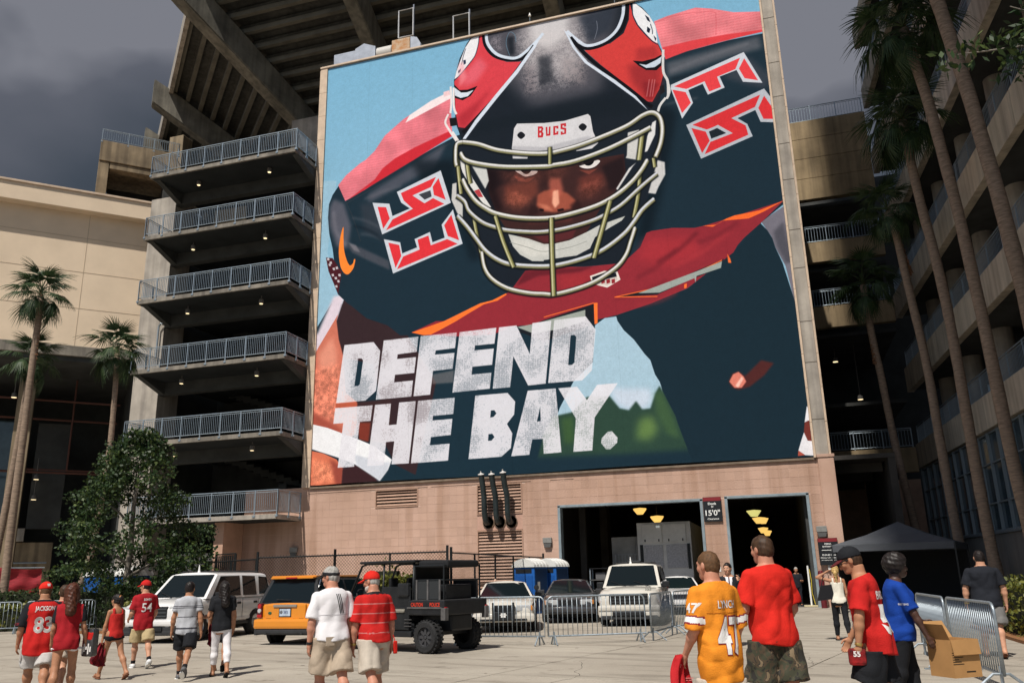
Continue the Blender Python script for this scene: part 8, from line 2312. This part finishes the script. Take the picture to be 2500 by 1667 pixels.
p.bottoms(C_LGR, .92, .026, 'cargo_shorts', hemw=.02); p.hair(HAIRS['ginger'], 'crop'); p.cap(C_ORED, logo=C_NUM, brim_m=C_BLK); p.shoes(SHG)
pk_ = MB()
for sx in (-1, 1):
    q = (p.hip[0 if sx < 0 else 1] * .45 + p.knee[0 if sx < 0 else 1] * .55); pk_.cbox(q[0] + sx * .118 - .012, q[0] + sx * .118 + .012, q[1] - .07, q[1] + .09, q[2] - .08, q[2] + .09, .01)
pk_.build('cargo_pocket', C_LGR, p.root)
p.print_text('BUCS', 1.09, .03, C_MAR, 'sleeve_mark', .10, .02, .02, side='left')
p = Person('woman with long dark auburn hair in a red jersey and white shorts beside man 83', (-9.73, 9.98), -38, 1.63, 'tan', .96, 0, 1, ((-12, 10), (12, 6)), (((.14, .05, -1), (.1, .5, -1)), ((.22, -.05, -1), (.2, .2, -1))), (8, 10), 2, True)
p.shirt([C_RED2, C_BLK], .78, .72, .018, paintf=lambda C: (np.abs(C[:, 0]) > .165).astype(int), name='jersey'); p.bottoms(C_WHT, .34, .022, 'shorts', folds=.004); p.hair(HAIRS['auburn'], 'longwave'); p.shoes(SHW, sock=C_WHT)
hb = p.world(p.wr[1] + np.array((.05, .02, .04))); t = thing('clear_tote_bag', 'clear plastic tote bag with red contents beside the woman in white shorts', 'bag', hb)
mm = MB(); mm.cbox(-.10, .10, -.06, .06, -.22, .16, .04); mm.build('bag_sides', mat('glossy dark vinyl', (.05, .05, .055), .15, var=.6, scale=9, spec=.8), t); mm = MB(); mm.cbox(-.075, .075, -.064, .064, .0, .13, .03, RY(12)); mm.build('red_contents', C_RED, t); mm = MB(); mm.tube([(-.07, 0, .15), (-.06, 0, .30), (0, 0, .36), (.06, 0, .30), (.07, 0, .15)], .008, 5); mm.build('handle', BLACK, t)
mm = MB()
for q in range(5): mm.box(-.08 + q * .035, -.06 + q * .035, -.068, -.06, -.18 + .03 * (q % 3), -.08 + .04 * (q % 2))
mm.build('printed_pattern', C_NUM, t)
p = Person('person mostly hidden behind man 83, only legs and white shoes showing', (-10.62, 10.75), -40, 1.62, 'light', .95, 0, 0, ((14, 10), (-12, 12)), None, (0, 0), 3)
p.shirt(C_RED2, .80, .6); p.bottoms(C_KHL, .8); p.hair(HAIRS['brown']); p.shoes(SHW, sock=C_WHT)
p = Person('girl in a red tank top and short black shorts carrying a red towel', (-11.55, 12.93), -72, 1.47, 'tan', .92, 0, 2, ((22, 4), (-20, 16)), (((.16, .12, -1), (.06, .12, -1)), ((.2, .15, -1), (.1, .6, -.7))), (12, 2), 4, True)
p.shirt(cloth('coral red tank cloth', (.48, .025, .022)), .86, 0, .018, .05, tank=True, flare=.0, name='tank_top', folds=.003); p.bottoms(C_BLK, .26, .012, 'shorts', folds=.002); p.hair(HAIRS['dark'], 'bun'); p.shoes(FLIPB, 'flip')
sc_ = MB();
Mq = frame(p.hd - p.hf * .11 + p.hu * .05, p.hr, p.hu); sc_.lathe([(.030, -.01), (.040, 0), (.030, .01)], 12, Mq @ RX(70), cap=False); sc_.build('hair_band', mat('orange hair band', (.6, .22, .05), .7), p.root)
def hanging_cloth(label, world_pt, w, L, m, az, seed=1, name='towel', cat='towel', dots=None):
    t = thing(name, label, cat, world_pt, az); r = random.Random(seed)
    nx, nz_ = 14, 18; vs = []
    for j in range(nz_):
        v = j / (nz_ - 1); ww = w * (.22 + .78 * min(1, v * 1.25) ** .8)
        for i in range(nx):
            u = i / (nx - 1) - .5
            vs.append((u * ww + .05 * v * math.sin(4 * v + seed), .035 * math.sin(u * 17 + 3 * v + seed) * (1 - .4 * v) + .02 * math.sin(9 * v), -v * L * (1 - .16 * abs(u) + .12 * u) + .02))
    mb = MB(); mb.add(vs, [(j * nx + i, (j + 1) * nx + i, (j + 1) * nx + i + 1, j * nx + i + 1) for j in range(nz_ - 1) for i in range(nx - 1)])
    mb.mi = [(1 if (j >= nz_ - 3) else 0) if dots else 0 for j in range(nz_ - 1) for i in range(nx - 1)]
    o = mb.build('cloth', [m, C_BLK], t, smooth=True)
    md = o.modifiers.new('thickness', 'SOLIDIFY'); md.thickness = .006
    if dots:
        pr = MB()
        for q in range(26):
            j = r.randrange(2, nz_ - 4); i = r.randrange(1, nx - 2); a = Vector(vs[j * nx + i]); b = Vector(vs[j * nx + i + 1]); c = Vector(vs[(j + 1) * nx + i]); n = (b - a).cross(c - a).normalized()
            if n.y > 0: n = -n
            a = a + n * .008; e1, e2 = (b - a + n * .008).normalized(), (c - a + n * .008).normalized(); s_ = .026 if q % 3 else .045
            pr.add([a, a + e1 * s_, a + e1 * s_ + e2 * .008, a + e2 * .008], [(0, 1, 2, 3)]); pr.add([a + e2 * .018, a + e1 * s_ * .7 + e2 * .018, a + e1 * s_ * .7 + e2 * .026, a + e2 * .026], [(0, 1, 2, 3)])
        pr.build('print', dots, o)
    return t
hanging_cloth('small crumpled red and black towel held by the girl in the tank top', p.world(p.wr[0] + p.hdir[0] * .09), .26, .40, cloth('red towel', (.30, .015, .025), (.05, .01, .015)), -60, 2)
p = Person('young man in red number 54 jersey, red cap and khaki shorts', (-12.5, 14.75), -52, 1.71, 'light', .95, 0, -1, ((12, 6), (-18, 16)), (((.16, .05, -1), (.05, .85, -.45)), ((.16, .05, -1), (.05, .8, -.5))), (40, 4), 5)
p.shirt([C_RED2, C_BLK], .74, .78, .026, sleeve_loose=.036, name='jersey', paintf=lambda C: ((C[:, 2] > 1.445)).astype(int), folds=.007); p.print_text('BOWENS'[:5], 1.305, .045, C_NUM, 'name_lettering', .14, .02, .02); p.print_text('54', 1.15, .17, C_NUM, 'number', .20, .02, .01)
p.print_text('5', 1.24, .08, C_NUM, 'sleeve_number', .06, .0, .02, side='left')
p.bottoms(C_KHY, .95, .030, 'shorts', hemw=.015); p.hair(HAIRS['dark'], 'short'); p.cap(C_RED); p.glasses(); p.shoes(SHW, sock=C_BLK)
p = Person('boy in a grey tee with dark stripes and black shorts, seen from behind', (-10.15, 13.08), -28, 1.66, 'tan', .92, 0, 1, ((14, 6), (-24, 22)), (((.22, .0, -1), (.10, .22, -1)), ((.20, -.06, -1), (.10, .1, -1))), (-14, 2), 6)
p.shirt([C_GRY, C_STR], .80, .62, .020, paintf=stripes([(1.215, .008), (1.185, .008), (1.03, .011), (.84, .011)]), name='striped_tee', folds=.006); p.bottoms(C_BLK, .92, .03, 'shorts', hemw=.01); p.hair(HAIRS['dark'], 'short'); p.shoes(SHG, sock=C_BLK)
p = Person('woman in a black top and white cropped jeans gesturing with her left hand', (-9.72, 13.50), -42, 1.62, 'tan', .98, 0, 0, ((12, 6), (-16, 12)), (((.34, .1, -.9), (.45, .85, -.12)), ((.12, -.05, -1), (.05, .12, -1))), (6, 8), 7, True)
p.curl = .2
p.shirt(C_BLK, .84, .62, .014, name='black_top'); p.bottoms(C_WHT, 1.70, .014, 'cropped_jeans', folds=.003); p.hair(HAIRS['dark'], 'long'); p.shoes(FLIP, 'flip'); p.wristband(0, CHROME, 'bracelet', .026)
hanging_cloth('dark red patterned scarf hanging at the hip of the woman in white jeans', p.world((-.19, .05, .86)), .12, .38, cloth('dark red scarf', (.22, .012, .025), (.08, .01, .015)), -42, 5, 'scarf', 'scarf')
p = Person('man hidden behind the woman in white jeans, his legs and flip flops showing', (-10.34, 14.35), -32, 1.66, 'tan', 1.0, 0, 0, ((10, 6), (-20, 18)), None, (0, 0), 8)
p.shirt(C_BLK, .80, .6); p.bottoms(C_BLK, .88, .028); p.hair(HAIRS['dark']); p.shoes(FLIP, 'flip')
p = Person('grey haired man in a white polo with black back stripes, visor and khaki shorts', (-5.32, 9.56), -48, 1.77, 'red', 1.03, .30, 3, ((10, 4), (-16, 10)), (((.20, -.06, -1), (.04, .14, -1)), ((.18, -.02, -1), (.06, .2, -1))), (38, 6), 9, res=.0125)
p.shirt([C_WHT], .885, .86, .022, name='polo_shirt', folds=.006, sleeve_loose=.03, flare=.03)
for q in (-.022, 0, .022):
    pts = [(.03 + q + .055 * t_, 1.43 - .23 * t_) for t_ in np.linspace(0, 1, 9)]; vv = [];
    for x, z in pts: vv += [(x - .0055, z), (x + .0055, z)]
    p.decal(vv, [(2 * i, 2 * i + 1, 2 * i + 3, 2 * i + 2) for i in range(8)], BELT, 'back_stripe')
vv = []
for x in np.linspace(-.19, .19, 16): vv += [(x, 1.185), (x, 1.191)]
p.decal(vv, [(2 * i, 2 * i + 2, 2 * i + 3, 2 * i + 1) for i in range(15)], cloth('seam shadow', (.46, .44, .46)), 'yoke_seam')
p.bottoms(C_KHA, .96, .036, 'shorts', hemw=.022, waist=.085, folds=.008); p.band(BELT, .060, .034, .024); p.hair(HAIRS['grey'], 'short'); p.cap(BELT, visor=True); p.glasses(); p.shoes(SHW); p.wristband(0, BELT)
bp_ = MB(); bp_.cbox(-.13, -.02, -.192, -.186, p.pel[2] - .10, p.pel[2] + .0, .004); bp_.build('back_pocket', C_KHA, p.root)
p = Person('white bearded man in a red striped polo, red cap and pale khaki shorts', (-4.91, 9.89), -52, 1.71, 'red', 1.02, .30, 5, ((-18, 10), (14, 4)), (((.16, .06, -1), (.02, .16, -1)), ((.2, -.05, -1), (.06, .1, -1))), (34, 10), 10, res=.0125)
p.shirt([C_RED, C_LST, BELT], .88, .90, .022, paintf=lambda C: np.where(C[:, 2] > 1.41, 2, np.where((np.abs(C[:, 2] - 1.30) < .006) | (np.abs(C[:, 2] - 1.185) < .006) | (np.abs(C[:, 2] - 1.07) < .006) | (np.abs(C[:, 2] - .955) < .006), 1, 0)), name='polo_shirt', folds=.006, sleeve_loose=.032, flare=.02)
p.bottoms(C_KHL, .95, .036, 'shorts', hemw=.022, waist=.085, folds=.008); p.band(KHB, .060, .034, .024); p.hair(HAIRS['grey'], 'crop'); p.cap(C_ORED); p.glasses(BLACK); p.shoes(SHW); p.wristband(0, mat('gold watch', (.55, .38, .12), .3, metal=.8))
Pb, ob_ = grid(p.hd - .16, p.hd + .16, .009); Lb = np.stack([(Pb - p.hd) @ p.hr, (Pb - p.hd) @ p.hf, (Pb - p.hd) @ p.hu], -1) / p.k
db = np.maximum(smin(ell(Lb, (0, .045, -.085), (.055, .055, .045)), ell(Lb, (0, .02, -.06), (.066, .06, .05)), .02), Lb[..., 2] + .048); link('beard', mk_mesh('beard', [surface(db * p.k, ob_, .009)], mat('white beard', (.55, .52, .48), .8, var=.3, scale=60)), p.root)
kl = MB(); kl.tube([(.22, -.08, .92), (.24, -.10, .84)], .006, 5); kl.cbox(.215, .265, -.115, -.085, .70, .85, .012); kl.build('red_lanyard', C_ORED, p.root)
p = Person('man in an orange LYNCH 47 jersey with cropped hair, holding a red printed cloth', (-.60, 7.77), -40, 1.76, 'red', .94, .1, 1, ((6, 4), (-10, 8)), (((.15, .0, -1), (.02, .55, -.75)), ((.22, .05, -1), (.05, .6, -.7))), (14, 4), 11, res=.0105)
def pf47(C):
    m = np.zeros(len(C), int)
    for i in (0, 1):
        d = nv(p.elb[i] - p.sh[i]); t_ = (C - p.sh[i]) @ d; rad = np.linalg.norm(C - p.sh[i] - t_[:, None] * d, axis=1); on = (rad < .13) & (np.abs(C[:, 0]) > .17)
        m[on & (t_ > .185) & (t_ < .198)] = 2; m[on & (t_ >= .198) & (t_ < .245)] = 1; m[on & (t_ >= .245) & (t_ < .258)] = 2
    return m
p.shirt([C_OR, C_NUM, C_MAR], .66, 1.0, .030, paintf=pf47, sleeve_loose=.034, name='jersey', folds=.0085, flare=.010)
p.print_text('LYNCH', 1.315, .062, C_NUM, 'name_lettering', .18, .02, .01, outline=(C_MAR, .02)); p.print_text('47', 1.06, .28, C_NUM, 'number', .25, .03, .03, outline=(C_MAR, .03)); p.print_text('47', 1.29, .08, C_NUM, 'sleeve_number', .10, .03, .02, side='left')
vv = []
for x in np.linspace(-.16, .20, 16): vv += [(x, 1.242), (x, 1.248)]
p.decal(vv, [(2 * i, 2 * i + 2, 2 * i + 3, 2 * i + 1) for i in range(15)], cloth('orange seam shadow', (.42, .12, .01)), 'yoke_seam')
p.bottoms(C_KHL, .95, .012, 'shorts', hemw=.02, folds=.006); p.hair(HAIRS['ginger'], 'crop'); p.shoes(SHW)
hanging_cloth('red printed rally cloth with a black edge held by the man in the orange jersey', p.world(p.wr[0] + p.hdir[0] * .06 + np.array((-.02, 0, .02))), .40, .66, cloth('red rally cloth', (.42, .018, .022)), -60, 3, 'rally_cloth', 'cloth', dots=C_LST)
p = Person('tall dark haired man in a plain bright red tee and camouflage shorts', (-.16, 8.95), -36, 1.92, 'red', 1.05, .15, 0, ((8, 4), (-8, 6)), (((.26, .06, -1), (.0, .75, -.5)), ((.2, .05, -1), (.04, .7, -.5))), (12, 4), 12, res=.011)
p.shirt(C_ORED, .80, .84, .028, name='red_tee', folds=.008, sleeve_loose=.038, flare=.012)
def camo():
    m = bpy.data.materials.new('camouflage cloth'); m.use_nodes = True; nt = m.node_tree; b = nt.nodes['Principled BSDF']; b.inputs['Roughness'].default_value = .9
    t = nt.nodes.new('ShaderNodeTexCoord'); n = nt.nodes.new('ShaderNodeTexNoise'); n.inputs['Scale'].default_value = 9; n.inputs['Detail'].default_value = 2.5; n.inputs['Distortion'].default_value = .8; nt.links.new(t.outputs['Object'], n.inputs['Vector'])
    r = nt.nodes.new('ShaderNodeValToRGB'); r.color_ramp.interpolation = 'CONSTANT'; E_ = r.color_ramp.elements; E_[0].color = (.022, .020, .016, 1); E_[1].position = .62; E_[1].color = (.20, .145, .085, 1)
    for ps_, c in ((.44, (.045, .046, .026, 1)), (.52, (.075, .052, .03, 1)), (.58, (.03, .026, .02, 1))): e_ = E_.new(ps_); e_.color = c
    nt.links.new(n.outputs['Fac'], r.inputs[0]); nt.links.new(r.outputs[0], b.inputs['Base Color']); return m
p.bottoms(camo(), 1.0, .045, 'camouflage_shorts', hemw=.03, folds=.012); p.hair(HAIRS['brown'], 'short'); p.shoes(SHG)
p = Person('smiling man in a dark suit and tie on the phone by the dock door pillar', (-1.20, 20.1), 172, 1.80, 'light', 1.0, 0, 0, ((4, 2), (-4, 4)), (((.4, .25, -.8), (-.35, .35, 1)), ((.12, .05, -1), (.04, .12, -1))), (-24, 2), 13)
p.shirt([C_SUIT, C_WHT, mat('dark red tie', (.06, .01, .02), .6)], .80, 1.95, .022, paintf=lambda C: np.where((C[:, 1] > .06) & (np.abs(C[:, 0]) < .018) & (C[:, 2] > 1.02), 2, np.where((C[:, 1] > .05) & (np.abs(C[:, 0]) < (C[:, 2] - 1.0) * .17) & (C[:, 2] > 1.05), 1, 0)), name='suit_jacket', folds=.004)
p.bottoms(C_SUIT, 1.95, .02, 'trousers'); p.hair(HAIRS['dark'], 'short'); p.shoes(SHB)
ph = MB(); ph.cbox(-.012, .012, -.03, .03, -.06, .06, .006, Matrix.Translation(p.wr[0] + p.hdir[0] * .09)); ph.build('phone', BLACK, p.root)
ld = MB(); ld.box(-.05, .03, .16, .165, 1.0, 1.10); ld.build('badge_card', mat('green badge card', (.4, .55, .45), .5), p.root)
p = Person('blonde woman in a cream sleeveless top and black trousers, arm raised to her hair', (1.16, 21.7), -6, 1.68, 'tan', .95, 0, 0, ((8, 4), (-14, 14)), (((.9, .1, .25), (-.75, .0, .42)), ((.18, .0, -1), (.08, .3, -1))), (-10, 4), 14, True)
p.shirt(C_CRM, .86, 0, .014, .05, tank=True, name='sleeveless_top', folds=.004); p.bottoms(C_BLK, 1.92, .016, 'trousers', folds=.003); p.hair(HAIRS['blond'], 'pony'); p.shoes(FLIP, 'flip')
hb = p.world((-.27, -.02, 1.12)); t = thing('black_handbag', 'large black handbag hanging from the shoulder of the blonde woman', 'handbag', hb, -6)
mm = MB(); mm.prism([(-.20, -.24), (.18, -.20), (.14, .12), (-.10, .10)], .13, T(0, -.065, 0)); mm.build('bag_body', mat('black leather', (.012, .012, .014), .4, bump=.3, bscale=20), t); mm = MB(); mm.tube([(-.08, 0, .10), (-.02, 0, .30), (.10, .02, .36), (.13, .02, .12)], .010, 6); mm.build('strap', mat('black leather', (.012, .012, .014)), t)
p = Person('man in a red number 55 jersey, black cap and black shorts walking left', (.76, 9.13), -84, 1.79, 'tan', 1.0, .2, 6, ((12, 18), (-6, 10)), (((.18, .16, -1), (.0, .14, -1)), ((.2, .1, -1), (.0, .5, -.8))), (0, 22), 15, res=.011)
p.shirt([C_RED, C_BLK], .76, .80, .028, name='jersey', folds=.0075, sleeve_loose=.040, flare=.012); p.print_text('BROOKS', 1.335, .075, C_NUM, 'name_lettering', .26, -.02, .02); p.print_text('55', 1.11, .24, C_NUM, 'number', .30, .0, .06)
p.print_text('55', 1.10, .16, C_NUM, 'front_number', .16, .0, .05, side='front')
p.bottoms(C_BLK, .96, .042, 'shorts', hemw=.03, folds=.007); p.hair(HAIRS['brown'], 'crop'); p.cap(C_BLK, brim_m=mat('red edged brim', (.10, .012, .014), .8)); p.glasses(); p.shoes(SHW); p.wristband(0, mat('gold watch', (.55, .38, .12)), 'bracelet')
hw_ = p.world(p.wr[0] + p.hdir[0] * .10 + np.array((.03, .03, .0)))
t = thing('red_drink_cooler', 'red and black can cooler printed 55 held by the black capped man', 'can cooler', hw_, -84)
mm = MB(); mm.cbox(-.05, .06, -.10, .06, -.075, .075, .03); mm.build('cooler', cloth('red black foam', (.36, .02, .02), (.02, .01, .012)), t); text_on(t, '55', frame((-.052, -.02, .03), (0, -1, 0), (0, 0, 1)), .05, C_NUM, 'number', bold=.03)
p = Person('dark skinned woman in a royal blue polo and black trousers carrying a cardboard box', (1.15, 10.4), 88, 1.72, 'dark', 1.12, .1, 2, ((8, 6), (-12, 8)), (((.25, .20, -1), (.25, .8, -.35)), ((.15, .42, -1), (.05, .42, -1))), (14, -2), 16, True, res=.011)
p.shirt([C_BLU, C_NUM], .82, .86, .024, name='polo_shirt', folds=.006, sleeve_loose=.03); p.bottoms(C_BLK, 1.95, .03, 'trousers', hemw=.01, folds=.004); p.hair(HAIRS['dark'], 'curly'); p.shoes(SHB)
p.print_text('GUEST SERVICE', 1.205, .018, C_NUM, 'sleeve_mark', .09, .03, .02, side='right')
bx = thing('cardboard_box', 'open brown cardboard box with printed sides carried by the woman in blue', 'box', (1.62, 10.3, .50), -36)
CB = mat('brown cardboard', (.42, .225, .085), .85, var=.10, scale=5); CBI = mat('inner cardboard', (.36, .20, .085), .85)
W_, D_, H_ = .36, .32, .37
for nm, q in (('side_panel', (-W_ / 2, W_ / 2, -D_ / 2, -D_ / 2 + .006, 0, H_)), ('side_panel', (-W_ / 2, W_ / 2, D_ / 2 - .006, D_ / 2, 0, H_)), ('end_panel', (-W_ / 2, -W_ / 2 + .006, -D_ / 2 + .006, D_ / 2 - .006, 0, H_)), ('end_panel', (W_ / 2 - .006, W_ / 2, -D_ / 2 + .006, D_ / 2 - .006, 0, H_)), ('bottom_panel', (-W_ / 2 + .006, W_ / 2 - .006, -D_ / 2 + .006, D_ / 2 - .006, 0, .006))): MB().box(*q).build(nm, CB, bx)
MB().box(-W_ / 2, W_ / 2, 0, .004, 0, .20, T(0, D_ / 2, H_) @ RX(-35)).build('flap', CB, bx); MB().box(-W_ / 2, W_ / 2, 0, .004, 0, .15, T(0, -D_ / 2 - .006, H_) @ RX(172)).build('flap', CB, bx); MB().box(0, .004, -D_ / 2, D_ / 2, 0, .17, T(-W_ / 2, 0, H_) @ RY(-25)).build('flap', CB, bx)
MB().cbox(-.14, .14, -.11, .11, .24, .345, .03).build('white_packing', WHITEPAINT, bx)
ink = mat('black box print', (.02, .016, .012), .8)
MB().box(W_ / 2, W_ / 2 + .002, -.10, .10, .27, .33).build('print_block', ink, bx); text_on(bx, 'BOX', frame((W_ / 2 + .003, 0, .30), (0, 1, 0), (0, 0, 1)), .035, CB, 'print_lettering', bold=.02)
pr = MB()
for k in range(6):
    pr.box(W_ / 2, W_ / 2 + .002, -.10, -.10 + .05 + .03 * (k % 3), .235 - k * .022, .243 - k * .022); pr.box(W_ / 2, W_ / 2 + .002, .0, .05 + .02 * (k % 2), .235 - k * .022, .243 - k * .022)
    pr.box(-.18, -.18 + .08 + .03 * (k % 3), -D_ / 2 - .002, -D_ / 2, .24 - k * .022, .247 - k * .022)
pr.box(W_ / 2, W_ / 2 + .002, -.02, .11, .05, .065); pr.box(-.02, .10, -D_ / 2 - .002, -D_ / 2, .05, .062); tag(pr.build('print_lines', ink, bx), kind='stuff')
t = thing('blue_bottle', 'blue topped drink bottle in the hand of the blonde woman', 'bottle', p.world((0, 0, 0)) if False else (1.43, 21.75, .86)); MB().lathe([(.03, 0), (.034, .02), (.034, .15), (.015, .19), (.014, .22)], 10).build('bottle_body', mat('blue bottle', (.02, .10, .32), .2, spec=.7), t, smooth=True, angle=40); MB().lathe([(.017, .22), (.017, .245), (0, .245)], 10).build('bottle_cap', mat('dark blue cap', (.01, .02, .12), .5), t)
p = Person('large man in a black polo and grey shorts walking away at the right edge', (3.47, 17.72), 4, 1.86, 'light', 1.22, .4, 0, ((10, 4), (-12, 12)), (((.30, -.02, -1), (.06, .12, -1)), ((.28, .02, -1), (.02, .1, -1))), (6, 2), 17)
p.shirt(C_NAVY, .82, .80, .024, name='polo_shirt', sleeve_loose=.034, flare=.02); p.bottoms(C_GRS, .96, .04, 'shorts', hemw=.025, folds=.008); p.hair(HAIRS['dark'], 'short'); p.shoes(FLIPB, 'flip'); p.wristband(0, mat('yellow wristband', (.65, .45, .03), .6), 'wristband')
p = Person('dim figure in dark clothes standing inside the narrow dock door', (.55, 41.8), 178, 1.74, 'tan', 1.0, 0, 0, ((3, 2), (-3, 3)), (((.2, .2, -1), (-.2, .9, .1)), ((.15, .1, -1), (-.1, .8, -.2))), (0, 6), 18, res=.02)
p.shirt(C_NAVY, .82, .8); p.bottoms(C_NAVY, 1.95, .02, 'trousers'); p.hair(HAIRS['grey'], 'short'); p.shoes(SHB)
